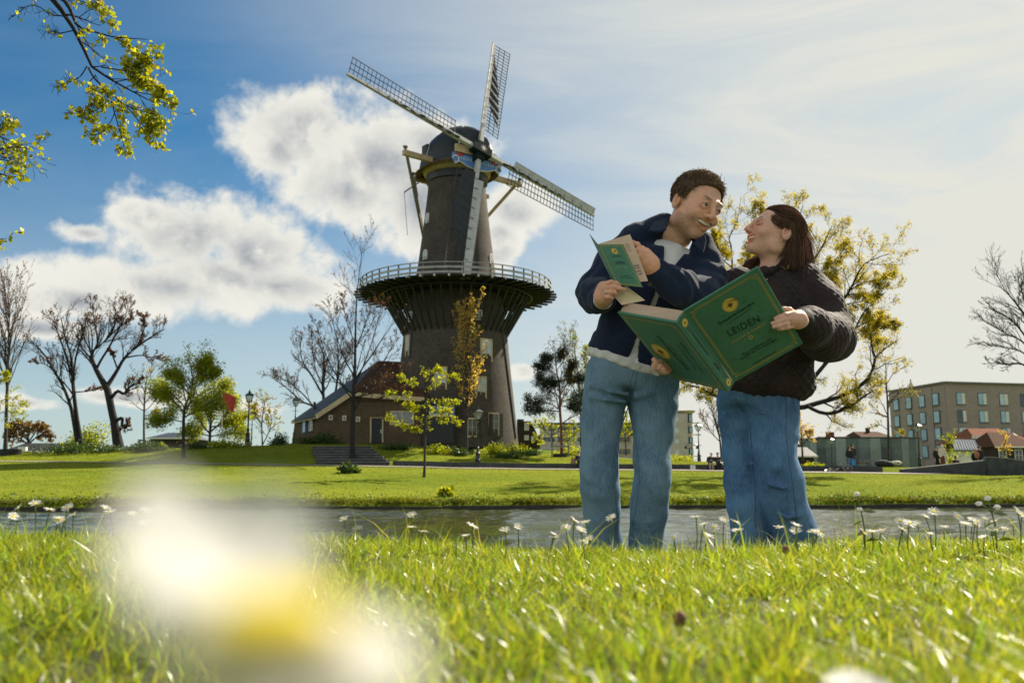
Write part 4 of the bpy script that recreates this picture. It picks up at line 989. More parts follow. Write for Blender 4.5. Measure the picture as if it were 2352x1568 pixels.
for rr_ in (RST * .45 + ri * .55, RST * .8):
    MB(MBASE).lathe([(rr_ - .08, ZST - .34), (rr_ + .08, ZST - .34), (rr_ + .08, ZST - .225), (rr_ - .08, ZST - .225), (rr_ - .08, ZST - .34)], NP_, AX, False).build('ring_beam', M_darkwood, mill)

# --- cap
ZC = at(1048, 402, MYC)[2]
RC = trad(ZC)
rb = MB(MBASE); rb.lathe([(RC * .98, ZC - 1.1), (RC * 1.06, ZC - 1.0), (RC * 1.07, ZC - .35), (RC * 1.0, ZC - .3)], 40, AX); rb.build('curb_ring', M_black, mill, True)
rb = MB(MBASE); rb.lathe([(RC * 1.02, ZC - .3), (RC * 1.16, ZC - .1), (RC * 1.19, ZC + .35), (RC * 1.05, ZC + .45)], 40, AX); rb.build('cap_ring', M_beam, mill, True)
V = []; F = []; nt, nz_ = 40, 10
for j in range(nz_ + 1):
    t = j / nz_; z = ZC + .3 + 4.1 * math.sin(t * math.pi / 2) ** 1.0
    s_r = max(math.cos(t * math.pi / 2) ** .72, .015)
    for k in range(nt):
        a = 2 * math.pi * k / nt
        fx = 4.25 * math.cos(a) * s_r; fy = 3.55 * math.sin(a) * s_r ** 1.15
        fx = min(fx + .35 * t, 3.0)                                # the face behind the sails is cut flat
        zz_ = z + (.5 if math.cos(a) > 0 else 0) * t * .4
        p = np.array([MC[0], MC[1], zz_]) + NH * fx + SR * fy
        V.append(p)
for j in range(nz_):
    for k in range(nt): F.append((j * nt + k, j * nt + (k + 1) % nt, (j + 1) * nt + (k + 1) % nt, (j + 1) * nt + k))
F.append(tuple(nz_ * nt + k for k in range(nt))); F.append(tuple(range(nt - 1, -1, -1)))
cb = MB(MBASE); cb._add(V, F); capo = cb.build('cap', M_cap, mill, True)
eav = MB(MBASE)
V = []; F = []
for j, (s1, dz) in enumerate(((1.0, .42), (1.10, .12), (1.06, .02), (.95, .2))):
    for k in range(nt):
        a = 2 * math.pi * k / nt; V.append(np.array([MC[0], MC[1], ZC + dz + .1 * math.cos(2 * a)]) + NH * min(4.25 * math.cos(a) * s1, 3.1) + SR * 3.6 * math.sin(a) * s1)
for j in range(3):
    for k in range(nt): F.append((j * nt + k, j * nt + (k + 1) % nt, (j + 1) * nt + (k + 1) % nt, (j + 1) * nt + k))
eav._add(V, F); eav.build('cap_eaves', pm('thatch_edge', (0.10, 0.06, 0.03), .9, .5, 5, bump=.5), capo)
def capP(f, s, z): return np.array([MC[0], MC[1], ZC + z]) + NH * f + SR * s
# breast beam, painted beard board, weather beam
MB(MBASE).beam(capP(3.12, -2.4, 1.35), capP(3.12, 2.4, 1.35), .3, .75).build('breast_beam', M_cream, capo)
bd = MB(MBASE); poly = [(-2.9, .75), (2.9, .75), (3.0, .2), (2.6, -.35), (2.1, .0), (1.2, -.35), (0, -.5), (-1.2, -.35), (-2.1, .0), (-2.6, -.35), (-3.0, .2)]
bd.prism([capP(3.3, s, z) for s, z in poly], NH * .08); beard = bd.build('beard_board', M_blue, capo)
for sg in (-1, 1):
    pts = [capP(3.42, sg * (2.55 + .34 * math.cos(t)), .12 + .34 * math.sin(t)) for t in np.linspace(0, 5, 10)]
    MB(MBASE).tube(pts, .07, 5).build('scroll', M_white, beard)
    MB(MBASE).beam(capP(3.41, sg * 2.5, .68), capP(3.41, sg * 1.7, .62), .05, .2).build('red_trim', M_red, beard)
pts = [capP(3.41, s, z + .07) for s, z in ((-2.6, -.4), (-2.1, -.06), (-1.2, -.4), (0, -.55), (1.2, -.4), (2.1, -.06), (2.6, -.4))]
MB(MBASE).tube(pts, .06, 5).build('white_edge', M_white, beard)
for s in np.linspace(-1.9, 1.9, 14):                               # the carved lettering row reads as pale strokes
    MB(MBASE).beam(capP(3.40, s, .22), capP(3.40, s, .48), .03, .07 if int(s * 7) % 2 else .12, SR).build('letter_stroke', M_white, beard, fixn=False)
MB(MBASE).tube([capP(2.95, -2.0, .4), capP(2.95, -1.9, 2.2), capP(2.6, -1.5, 3.3), capP(2.2, -.9, 4.2)], .09, 6).build('cap_rib', M_white, capo, True)
# dormer on the side of the cap
dm = MB(MBASE); pd = capP(-.6, -3.05, 1.9); dm.box(pd, (.9, .9, 1.1), PSI); dm.build('dormer', M_slate, capo)
for dd in (-.45, .45): MB(MBASE).beam(capP(-.6 + dd, -3.5, 1.3), capP(-.6 + dd, -3.2, 2.5), .08, .08).build('dormer_trim', M_white, capo)
# windshaft, hub and star
MB(MBASE).tube([HUB - SN * 3.0, HUB + SN * .15], .42, 10).build('windshaft', M_black, mill, True)
hb = MB(MBASE)
for kk in range(2):
    d = math.sin(ROLL + kk * math.pi / 2) * SR + math.cos(ROLL + kk * math.pi / 2) * SU
    hb.beam(HUB - d * 1.05 + SN * (.0 + .25 * kk), HUB + d * 1.05 + SN * (.0 + .25 * kk), .85, .8, SN)
hub = hb.build('hub', pm('hub_black_green', (.010, .018, .016), .8, .3, 4, spec=.15), mill)
st = MB(MBASE); sp_ = []
for k in range(16):
    a = k * math.pi / 8; rr_ = .42 if k % 2 == 0 else .12
    sp_.append(HUB + SN * .72 + rr_ * (math.cos(a) * SR + math.sin(a) * SU))
st.prism(sp_, SN * .03); st.build('star', M_white, hub)

# --- sails
def P_s(e, c, off, s, w_): return HUB + SN * off + e * s + c * w_
def cloth_mesh(e, c, off, poly, ripple):
    """thin cloth between spar and outer edge: poly = [(s, c_in, c_out)]"""
    ss = np.linspace(poly[0][0], poly[-1][0], 40); ci = np.interp(ss, [q[0] for q in poly], [q[1] for q in poly]); co = np.interp(ss, [q[0] for q in poly], [q[2] for q in poly])
    V = []; F = []; nc = 8
    for i, s in enumerate(ss):
        for j in range(nc + 1):
            w_ = ci[i] + (co[i] - ci[i]) * j / nc
            V.append(P_s(e, c, off + ripple * math.sin(s * 6.3 + j * .55) * (.4 + .6 * math.sin(math.pi * j / nc)) - .02 * j, s, w_))
    for i in range(len(ss) - 1):
        for j in range(nc): F.append((i * (nc + 1) + j, i * (nc + 1) + j + 1, (i + 1) * (nc + 1) + j + 1, (i + 1) * (nc + 1) + j))
    return V, F
for k in range(4):
    ang = ROLL + k * math.pi / 2
    e = math.sin(ang) * SR + math.cos(ang) * SU; c = math.cos(ang) * SR - math.sin(ang) * SU
    off = .25 if k % 2 else 0.0
    sb = MB(MBASE); sb.beam(P_s(e, c, off, .5, 0), P_s(e, c, off, SL, 0), .42, .42, SN, .26, .22)
    sail = sb.build('sail', M_sailgrey, mill)
    sail['label'] = ['upper sail with dark furled cloth', 'right-hand sail with wide grey leading board', 'lower sail with dark cloth spread', 'left sail with bare lattice'][k]
    TW = lambda s: .22 * (1 - s / SL) - .05
    s0, s1 = (3.1 if k != 1 else 3.6), SL - .15
    nb = 28; Wd = 2.05
    for j in range(nb):
        s = s0 + (s1 - s0) * j / (nb - 1)
        MB(MBASE).beam(P_s(e, c, off, s, -.12), P_s(e, c, off - TW(s) * 2.2, s, Wd), .05, .05, SN).build('lattice_bar', M_lath, sail, fixn=False)
    for cc in (.72, 1.36, 2.02):
        MB(MBASE).beam(P_s(e, c, off - TW(s0) * 1.07 * cc, s0 - .1, cc), P_s(e, c, off - TW(s1) * 1.07 * cc, s1 + .08, cc), .05, .06, SN).build('lattice_rail', M_lath, sail, fixn=False)
    lbw = .62 if k in (1, 2) else .26
    MB(MBASE).prism([P_s(e, c, off + .10, s0 + .3, -.16), P_s(e, c, off + .28, s0 + .3, -.16 - lbw * .9), P_s(e, c, off + .28, s1, -.12 - lbw * .8), P_s(e, c, off + .10, s1, -.12)], SN * .03).build('leading_board', M_sailgrey, sail)
    MB(MBASE).beam(P_s(e, c, off + .30, s0 + .3, -.18 - lbw * .9), P_s(e, c, off + .30, s1, -.14 - lbw * .8), .05, .06, SN).build('leading_edge', M_black, sail)
    for j in range(9):
        s = 3.4 + j * 1.15; MB(MBASE).beam(P_s(e, c, off + .22, s, -.22), P_s(e, c, off + .22, s, .2), .04, .04, SN).build('sail_clamp', M_black, sail, fixn=False)
    if k == 0: V, F = cloth_mesh(e, c, off + .12, [(4.0, 1.55, 1.75), (5.0, .9, 1.72), (6.2, .3, 1.65), (7.2, .14, 1.5), (9.5, .14, 1.15), (11.5, .14, .7), (13.2, .13, .2)], .07)
    elif k == 2: V, F = cloth_mesh(e, c, off + .12, [(2.6, .14, 1.2), (4.2, .14, 1.7), (6.5, .14, 1.95), (8.4, .14, 1.95), (10.5, .14, 1.1), (12.8, .13, .2)], .05)
    else:
        pts = [P_s(e, c, off + .2 + .05 * math.sin(s * 4), s, .16 - .28 * (k == 3) + .05 * math.sin(s * 3.1)) for s in np.linspace(2.6, 10.5, 40)]
        MB(MBASE).tube(pts, [.11 + .04 * math.sin(i * 1.3) - .0018 * i for i in range(40)], 6).build('furled_cloth', M_cloth, sail, True); V = None
    if V is not None: cbm = MB(MBASE); cbm._add(V, F); cbm.build('sail_cloth', M_cloth, sail, True, fixn=False)
# rod ends on the tips of the sail stocks are left plain

# --- winding gear: spruits, braces, tail
def wp(px, py, Y): return at(px, py, Y)
lsA = wp(*c1_(575, 1022), 81.0); lsB = wp(*c1_(1558, 1297), 89.4)
MB(MBASE).beam(lsA, lsB, .42, .5).build('long_cross_beam', M_beam, mill)
ssA = wp(*c1_(645, 1240), 86.6)
MB(MBASE).beam(ssA, ssA + SR * 9.6, .36, .4).build('short_cross_beam', M_beam, mill)
MB(MBASE).beam(wp(*c1_(582, 1358), 87.5), wp(*c1_(715, 1268), 88.5), .12, .12).build('hoist_spar', M_lath, mill)
TAIL = wp(992, 640, 93.5)
for (a_, Yk) in ((c1_(592, 985), 81.0), (c1_(656, 1208), 86.6), (c1_(1556, 1258), 89.4)):
    p0 = wp(a_[0], a_[1], Yk); MB(MBASE).beam(p0, TAIL, .24, .26).build('brace', M_greywood if Yk < 88 else M_beam, mill)
    MB(MBASE).box(p0 + np.array([0, 0, .12]), (.42, .42, .12)).build('brace_cap', M_greywood, mill)
MB(MBASE).beam(capP(-3.0, 0, 1.2), TAIL - np.array([0, 0, .5]), .4, .5).build('tail_pole', M_greywood, mill)
for (a_, b_, Yk) in (((582, 1358), (610, 1720), 87.5), ((1300, 960), (1297, 1040), 82.0)):
    MB(MBASE).tube([wp(*c1_(*a_), Yk), wp(*c1_(*b_), Yk)], .025, 4).build('rope', M_lath, mill)
# flag with a finial on the cap
fp = wp(*c1_(866, 1085), 86.0); ft = wp(*c1_(866, 905), 86.0)
fl_ = thing('mill_flag', 'small red and white flag on a pole atop the mill cap', 'flag', None, tuple(fp))
MB(fp).tube([fp, ft], .045, 5).build('flagpole', M_iron, fl_)
MB(fp).tube([ft + np.array([-.25, 0, -.1]), ft + np.array([0, 0, .15]), ft + np.array([.22, 0, .05])], .05, 5).build('finial', M_iron, fl_)
for j, mt in enumerate((M_red, M_white, M_red)):
    V = []; 
    for i in range(6):
        t = i / 5; zt = -1.1 - j * .55 - t * .5
        V += [ft + np.array([.05 + .55 * t, .1 * math.sin(t * 5), zt]), ft + np.array([.05 + .55 * t, .1 * math.sin(t * 5 + .5), zt - .55])]
    fbm = MB(fp); fbm._add(V, [(2 * i, 2 * i + 1, 2 * i + 3, 2 * i + 2) for i in range(5)]); fbm.build('flag_band', mt, fl_, True, fixn=False)

# ------------------------------------------------------------------ mill barn
def A(f, x, y, Y):
    q = f(x, y); return at(q[0], q[1], Y)
YF = 79.5
pb = A(m_, 860, 1120, YF)
barn = thing('mill_barn', 'low brick barn with a sweeping tiled roof at the left foot of the mill', 'barn', None, tuple(pb))
fl0, fl1, fr1 = A(m_, 435, 895, YF), A(m_, 720, 705, YF), A(m_, 1330, 748, YF)
zb = 4.05
dn = lambda p, z=zb: np.array([p[0], p[1], z])
b = MB(pb); b.prism([dn(fl0), fl0, fl1, fr1, dn(fr1)], (0, .35, 0)); wallf = b.build('front_wall', M_barnbrick, barn)
bl = A(m_, 240, 940, 86.5); b = MB(pb); b.prism([dn(fl0) + np.array([0, .36, 0]), fl0 + np.array([0, .36, -.05]), bl, dn(bl)], (.3, 0, 0)); b.build('side_wall', M_barnbrick, barn)
rA, rB = A(m_, 940, 442, 86.0), A(m_, 1240, 455, 87.0)
E_ = lambda p, d: p + np.array(d)
b = MB(pb); b.prism([E_(bl, (-.4, 0, -.1)), E_(fl0, (-.25, -.35, 0)), E_(fl1, (0, -.35, .12)), rA], (0, .06, .22)); b.build('roof', M_slate, barn)
b = MB(pb); b.prism([E_(fl1, (.02, -.35, .12)), E_(fr1, (0, -.35, .1)), rB, E_(rA, (.02, 0, 0))], (0, .06, .22)); b.build('roof', M_roofred, barn)
b = MB(pb); b.beam(E_(fl0, (-.1, -.4, 0)), E_(fl1, (0, -.4, .05)), .08, .42, (0, 0, 1)); b.build('verge_board', M_cream, barn)
b = MB(pb); b.beam(E_(fl1, (0, -.42, -.05)), E_(fr1, (0, -.42, -.05)), .08, .38, (0, 0, 1)); b.build('fascia_board', M_cream, barn)
b = MB(pb); b.beam(E_(bl, (-.3, -.1, -.05)), E_(fl0, (-.25, .1, -.05)), .1, .2, (0, 0, 1)); b.build('gutter', M_cream, barn)
nF = (0, -1, 0)
k = .27273 / 26.0
for cx_, cy_ in ((538, 902), (652, 906), (768, 916)):
    window(barn, pb, A(m_, cx_, cy_, YF), nF, 36 * k, 44 * k, 1, 1, M_cream, M_glass, fw=.09)
    window(barn, pb, A(m_, cx_, cy_, YF - .03), nF, 26 * k, 34 * k, 1, 1, M_white, M_glass, fw=.06, name='window_sash')
window(barn, pb, A(m_, 1137, 905, YF), nF, 204 * k, 118 * k, 2, 1, M_cream, pm('curtained_glass', (.25, .26, .28), .3, .5, 3, stretch=(6, 1, .4)), fw=.1, barw=.12)
b = MB(pb); pd = A(m_, 925, 1008, YF - .08); b.box(pd, (88 * k, .1, 205 * k)); dro = b.build('door', M_black, barn)
for dx in (-50, 50): MB(pb).beam(A(m_, 925 + dx, 905, YF - .06), A(m_, 925 + dx, 1112, YF - .06), .12, .14, nF).build('door_frame', M_cream, dro, fixn=False)
MB(pb).beam(A(m_, 870, 905, YF - .06), A(m_, 980, 905, YF - .06), .14, .12).build('door_frame', M_cream, dro, fixn=False)
MB(pb).box(A(m_, 960, 1018, YF - .17), (.08, .06, .3)).build('handle', M_white, dro)
nS = np.array([-(fl0 - bl)[1], (fl0 - bl)[0], 0.0]); nS = nS if nS[0] < 0 else -nS
window(barn, pb, A(m_, 370, 968, 81.6), nS, .9, 1.0, 1, 2, M_white, M_glass)
window(barn, pb, A(m_, 315, 972, 83.6), nS, 1.1, 1.3, 1, 2, M_blue, M_skyglass)
# porch block with the big double doors under a striped transom window
b = MB(pb); pl, pr = A(m_, 1300, 755, 79.0), A(m_, 1588, 770, 79.0); b.prism([dn(pl), pl, pr, dn(pr)], (0, 1.6, 0)); b.build('porch', pm('dark_boards', (.02, .02, .02), .7, .4, 3, stretch=(8, 1, 1)), barn)
for x0 in (1310, 1443):
    b = MB(pb); p0, p1 = A(m_, x0, 900, 78.96), A(m_, x0 + 128, 1118, 78.96); b.box((p0 + p1) / 2, (abs(p1[0] - p0[0]), .08, abs(p1[2] - p0[2]))); b.build('barn_door', M_black, barn)
window(barn, pb, A(m_, 1450, 845, 78.97), nF, 150 * k, 74 * k, 2, 1, M_white, pm('teal_glass', (.10, .22, .28), .25, .2, 2), fw=.1)
for j in range(6):
    MB(pb).box(A(m_, 1544 + j * 7, 845, 78.95), (.04, .05, .8)).build('stripe_board', M_blue if j % 2 else M_white, barn)
MB(pb).beam(A(m_, 1350, 888, 78.9), A(m_, 1585, 890, 78.9), .1, .12).build('sill', M_cream, barn)
MB(pb).tube([A(m_, 402, 880, 83), A(m_, 402, 770, 83)], .12, 8).build('flue', M_black, barn)

# ------------------------------------------------------------------ steps up to the mill
sx0, sx1 = m_(410, 0)[0], None
stp = A(m_, 640, 1292, 66.9)
steps = thing('stone_steps', 'broad dark stone steps climbing the bank toward the mill', 'steps', None, (stp[0], stp[1], 2.4))
nstep = 7
for j in range(nstep):
    Yj = 66.9 + j * .62; z0 = 2.55 + j * .215
    xl = (m_(430 - j * 6, 0)[0] - PCX) * Yj / FPX; xr = (m_(1040 - j * 28, 0)[0] - PCX) * Yj / FPX
    MB((stp[0], stp[1], 2.4)).box(((xl + xr) / 2, Yj + .36, z0 - .2), (xr - xl, .72, .43)).build('step', M_bluestone, steps)
    MB((stp[0], stp[1], 2.4)).box(((xl + xr) / 2, Yj + .33, z0 + .042), (xr - xl + .04, .74, .05)).build('tread', M_stone, steps)

# ------------------------------------------------------------------ low wall along the path and ramp parapet
lw = thing('low_retaining_wall', 'long low dark stone wall along the far side of the path', 'wall', None, (0, 66.9, 2.0))
xw = np.arange((905 - PCX) * 66.9 / FPX, (s_(1190, 0)[0] - PCX) * 66.9 / FPX, 2.4)
M_cope = pm('pale_coping', (.24, .23, .20), .8, .2, 3)
for i in range(len(xw) - 1):
    xa, xb = xw[i] + .006, xw[i + 1] - .006; za = float(up_z(xa, 66.9)); zc = float(up_z(xb, 66.9)); hh = .34 + .05 * (i / len(xw))
    MB((0, 66.9, 2.0)).prism([(xa, 66.75, za - .1), (xb, 66.75, zc - .1), (xb, 66.75, zc + hh), (xa, 66.75, za + hh)], (0, .3, 0)).build('wall_slab', M_bluestone, lw)
pw0 = A(s_, 1185, 1112, 66.6)
pw = thing('ramp_parapet', 'dark stone parapet wall rising along the ramp at the right edge', 'wall', None, tuple(pw0))
prs = [(1190, 1068, 1116, 66.5), (1470, 1040, 1116, 65.6), (1750, 1008, 1115, 64.6), (1985, 982, 1112, 63.4), (2012, 948, 1110, 63.0), (2190, 963, 1110, 63.2), (2360, 985, 1112, 63.6), (2700, 1010, 1118, 64)]
for i in range(len(prs) - 1):
    a_, b_ = prs[i], prs[i + 1]
    MB(pw0).prism([A(s_, a_[0] + 1, a_[2] + 12, a_[3]), A(s_, b_[0] - 1, b_[2] + 12, b_[3]), A(s_, b_[0] - 1, b_[1], b_[3]), A(s_, a_[0] + 1, a_[1], a_[3])], (0, .4, 0)).build('wall_slab', M_bluestone, pw)
    pA, pB = A(s_, a_[0] + 1, a_[1], a_[3]), A(s_, b_[0] - 1, b_[1], b_[3])
    MB(pw0).prism([pA + np.array([0, -.03, .002]), pB + np.array([0, -.03, .002]), pB + np.array([0, .44, .002]), pA + np.array([0, .44, .002])], (0, 0, .05)).build('coping', M_cope, pw)

# ------------------------------------------------------------------ town behind
M_render = pm('beige_render', (.40, .36, .32), .9, .12, .6)
M_flatbrick = brick_mat('grey_brown_brick', (.38, .30, .265), (.29, .23, .205), (.36, .32, .30), blot=.2)
M_darkbrick = brick_mat('dark_house_brick', (.05, .035, .03), (.035, .026, .022), (.06, .05, .045), blot=.3)
M_tile = pm('orange_red_tiles', (.17, .065, .035), .95, .35, 3, bump=.5, bscale=8, spec=.08)
M_yellow = pm('yellow_frame', (.52, .36, .06), .6, .15, 3)
M_zinc = pm('blue_grey_zinc', (.085, .11, .135), .85, .2, 2, spec=.12)
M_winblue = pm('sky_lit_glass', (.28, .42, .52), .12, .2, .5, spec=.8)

# grey apartment blocks behind the man
YA = 222
p0 = A(n_, 450, 1150, YA); p0[2] = 3.0
apt = thing('grey_apartments', 'long grey apartment block with yellow framed windows behind the pine', 'building', None, tuple(p0))
pl, pr = A(n_, 452, 1150, YA), A(n_, 1560, 1150, YA)
MB(p0).prism([(pl[0], YA, 2.5), (pr[0], YA, 2.5), (pr[0], YA, pr[2]), (pl[0], YA, pl[2])], (0, 12, 0)).build('wall', M_render, apt)
MB(p0).box(((pl[0] + pr[0]) / 2, YA + 6, pl[2] + .2), (pr[0] - pl[0] + .6, 12.6, .4)).build('roof', M_slate, apt)
for row in (1195, 1305, 1425):
    for cx_ in range(530, 1540, 152):
        window(apt, p0, A(n_, cx_, row, YA), nF, 3.4, 1.55, 3, 1, M_yellow if (cx_ // 152 + row) % 2 else M_white, M_glass, fw=.16, barw=.1, proud=.08)
p1 = A(u_, 960, 900, YA - 4); p1[2] = 3.0
twr = thing('round_apartment_tower', 'beige apartment tower with curved bay windows and an overhanging round roof', 'building', None, tuple(p1))
tl, trr = A(u_, 868, 545, YA - 4), A(u_, 1020, 545, YA - 4); rt = (trr[0] - tl[0]) / 2 * .78; cx0 = trr[0] - rt; cy0 = YA - 4 + rt
MB(p1).lathe([(rt, 2.5), (rt, tl[2])], 24, (cx0, cy0, 0)).build('wall', M_render, twr, True)
MB(p1).box((tl[0] + 1.2, cy0 + 2, (tl[2] + 2.5) / 2), (4.2, 9, tl[2] - 2.5)).build('stair_wing', M_render, twr)
MB(p1).lathe([(rt * 1.05, tl[2] + .01), (rt * 1.45, tl[2] + .5), (rt * 1.48, tl[2] + .75), (.3, tl[2] + 1.1)], 24, (cx0, cy0, 0)).build('roof', M_render, twr, True)
for j, row in enumerate((580, 668, 750, 832)):
    for a_ in (-.75, 0.0, .75):
        n = np.array([math.sin(a_), -math.cos(a_), 0]); z = A(u_, 980, row, YA - 4)[2]
        window(twr, p1, np.array([cx0, cy0, z]) + n * rt, n, rt * .72, 2.1 if j == 0 else 1.6, 2, 1, M_black, M_winblue, fw=.12, proud=.06)
    rw = A(u_, 868, row + 6, YA - 4)
    pr_ = MB(p1); pr_.lathe([(.55, -.06), (.55, .06)], 14, (0, 0, 0))
    o = pr_.build('round_window', M_skyglass, twr); o.rotation_euler = (math.pi / 2, 0, 0); o.location = Vector((tl[0] + .6, cy0 - 2.56, rw[2])) - Vector(p1) + Vector(p1)
    o.location = (tl[0] + .6 - p1[0], cy0 - 2.56 - p1[1], rw[2] - p1[2]); 
    for v in o.data.vertices: v.co = v.co + Vector(p1)
    MB(p1).box((trr[0] + .9, cy0 - .2, rw[2] - .9), (2.2, 1.4, .15)).build('balcony', M_render, twr)

# brick apartments on the right
Yc_, YL_ = 155., 171.
pc = A(s_, 1600, 248, Yc_); pL = A(s_, 1080, 335, YL_); pRr = np.array([127., 166.5, pc[2]])
p2 = np.array([pc[0], pc[1], 2.6])
bap = thing('brick_apartments', 'four storey grey-brown brick apartment block with tall paired windows', 'building', None, tuple(p2))
zt = pc[2]
MB(p2).prism([(pL[0], pL[1], 2), (pc[0], pc[1], 2), (pc[0], pc[1], zt), (pL[0], pL[1], zt)], (14, 6, 0)).build('side_wall', M_flatbrick, bap)
MB(p2).prism([(pc[0] + .02, pc[1] - .02, 2), (pRr[0], pRr[1], 2), (pRr[0], pRr[1], zt - .02), (pc[0] + .02, pc[1] - .02, zt - .02)], (-1, 14, 0)).build('front_wall', M_flatbrick, bap)
dF = pRr - pc; dF /= np.linalg.norm(dF); nFr = np.array([dF[1], -dF[0], 0]); nFr = nFr if nFr[1] < 0 else -nFr
dL = pL - pc; dL[2] = 0; LL = np.linalg.norm(dL); dL /= LL; nL = np.array([-dL[1], dL[0], 0]); nL = nL if nL[0] < 0 else -nL
for q, w_ in ((dF, 53.6), (dL, LL)):
    MB(p2).beam(pc + np.array([0, 0, .15]) + q * -.1, pc + np.array([0, 0, .15]) + q * (w_ + .1), .9, .3).build('parapet', M_stone, bap)
    for k in range(5):                                            # shallow set-backs of the stepped facade
        if q is dL: MB(p2).box(pc + q * (LL * (k + .5) / 5) + nL * .08 * (k % 2) + np.array([0, 0, -zt / 2 + .4]), (.5, LL / 5 * .96, zt - 1.5), 0.17).build('facade_bay', M_flatbrick, bap)
M_panel = pm('white_window_panel', (.62, .60, .55), .5, .06, 3)
for j, row in enumerate((400, 565, 725, 890)):
    z = A(s_, 1700, row, 157)[2]
    for i in range(11):
        s = 2.9 + i * 4.32
        c = pc + dF * s; c = np.array([c[0], c[1], z])
        wn = window(bap, p2, c + nFr * .02, nFr, 1.7, 2.1, 1, 1, M_zinc, [M_winblue, M_winblue, M_skyglass, M_glass][(i * 5 + j * 3) % 4], fw=.09, proud=.05, sill=M_stone)
        r = np.cross((0, 0, 1), nFr)
        MB(p2).beam(c + r * .5 + nFr * .12 - np.array([0, 0, .95]), c + r * .5 + nFr * .12 + np.array([0, 0, .95]), .62, .06, nFr).build('side_panel', M_panel, wn)
    for i in range(4):
        c = pc + dL * (2.2 + i * 3.9); c = np.array([c[0], c[1], z])
        window(bap, p2, c + nL * .35, nL, 1.7, 2.1, 1, 1, M_zinc, M_winblue, fw=.1, proud=.1, sill=M_stone)

# glass pavilion
YP = 120.0
pg = A(s_, 945, 1058, YP); pg[2] = float(far_z(pg[0], YP + 1))
pav = thing('glass_pavilion', 'low curved pavilion walled in greenish glass panels with a flat roof', 'pavilion', None, tuple(pg))
rx = 580 * .24243 / pxm(YP); ryy = 5.0; cyp = YP + 4.6; hP = 4.1
def glass_see(name, col, fac, rough=.08):
    m = bpy.data.materials.new(name); m.use_nodes = True; t = NT(m.node_tree); t.n.clear()
    o = t.new('ShaderNodeOutputMaterial'); tr = t.new('ShaderNodeBsdfTransparent'); tr.inputs[0].default_value = (.72, .80, .78, 1)
    b = t.new('ShaderNodeBsdfPrincipled'); b.inputs['Roughness'].default_value = rough
    tcn = t.new('ShaderNodeTexCoord'); n = t.noise(tcn.outputs['Object'], 1.2, 3); t.link(t.mix(n, tuple(c * .7 for c in col), tuple(c * 1.3 for c in col)), b.inputs['Base Color'])
    mx = t.new('ShaderNodeMixShader'); mx.inputs[0].default_value = fac; t.link(tr.outputs[0], mx.inputs[1]); t.link(b.outputs[0], mx.inputs[2]); t.link(mx.outputs[0], o.inputs[0]); return m
M_pav = [glass_see('pavilion_glass', (.30, .34, .34), .34), glass_see('pavilion_glass_pale', (.42, .46, .45), .46), glass_see('pavilion_glass_dark', (.22, .26, .26), .30)]
M_curt = pm('pale_blind', (.40, .41, .38), .7, .12, 2, stretch=(4, 4, .3))
NPv = 34
for i in range(NPv):
    a0, a1 = 2 * math.pi * i / NPv, 2 * math.pi * (i + 1) / NPv
    E1 = lambda a, z, g=0: np.array([pg[0] + (rx + g) * math.cos(a), cyp + (ryy + g) * math.sin(a), pg[2] + z])
    b = MB(pg); b.prism([E1(a0 + .004, .05), E1(a1 - .004, .05), E1(a1 - .004, hP), E1(a0 + .004, hP)], (E1((a0 + a1) / 2, 0, -.05) - E1((a0 + a1) / 2, 0))); b.build('glass_panel', M_pav[(i * 7) % 3], pav)
    b = MB(pg); b.prism([E1(a0, hP - 1.2, -.3), E1(a1, hP - 1.2, -.3), E1(a1, hP - .02, -.3), E1(a0, hP - .02, -.3)], (E1((a0 + a1) / 2, 0, -.35) - E1((a0 + a1) / 2, 0, -.3))); b.build('blind', M_curt, pav)
    MB(pg).beam(E1(a0, 0, .01), E1(a0, hP, .01), .035, .035).build('mullion', M_zinc, pav, fixn=False)
V = [E1(2 * math.pi * i / NPv, hP + .01, .12) for i in range(NPv)]
MB(pg).prism(V, (0, 0, .13)).build('roof', M_slate, pav)
MB(pg).box((pg[0] - .5, cyp + .6, pg[2] + 1.7), (9.4, 3.0, 3.4)).build('core', pm('dark_core', (.025, .03, .03), .6, .3, 2), pav)
for i in range(5): MB(pg).box((pg[0] - 4.4 + i * 1.9, cyp - 1.6, pg[2] + .75), (.9, .6, .06)).build('counter', M_greywood, pav)
for i in range(3): MB(pg).tube([(pg[0] + 3 + i * .8, cyp - 1.2, pg[2]), (pg[0] + 3 + i * .8, cyp - 1.2, pg[2] + hP)], .06, 6).build('column', M_curt, pav)
MB(pg).box((pg[0] + 3.6, cyp - .4, pg[2] + 1.0), (2.4, .1, 2.0)).build('inner_wall', pm('warm_wood_wall', (.30, .25, .15), .7, .2, 4), pav)

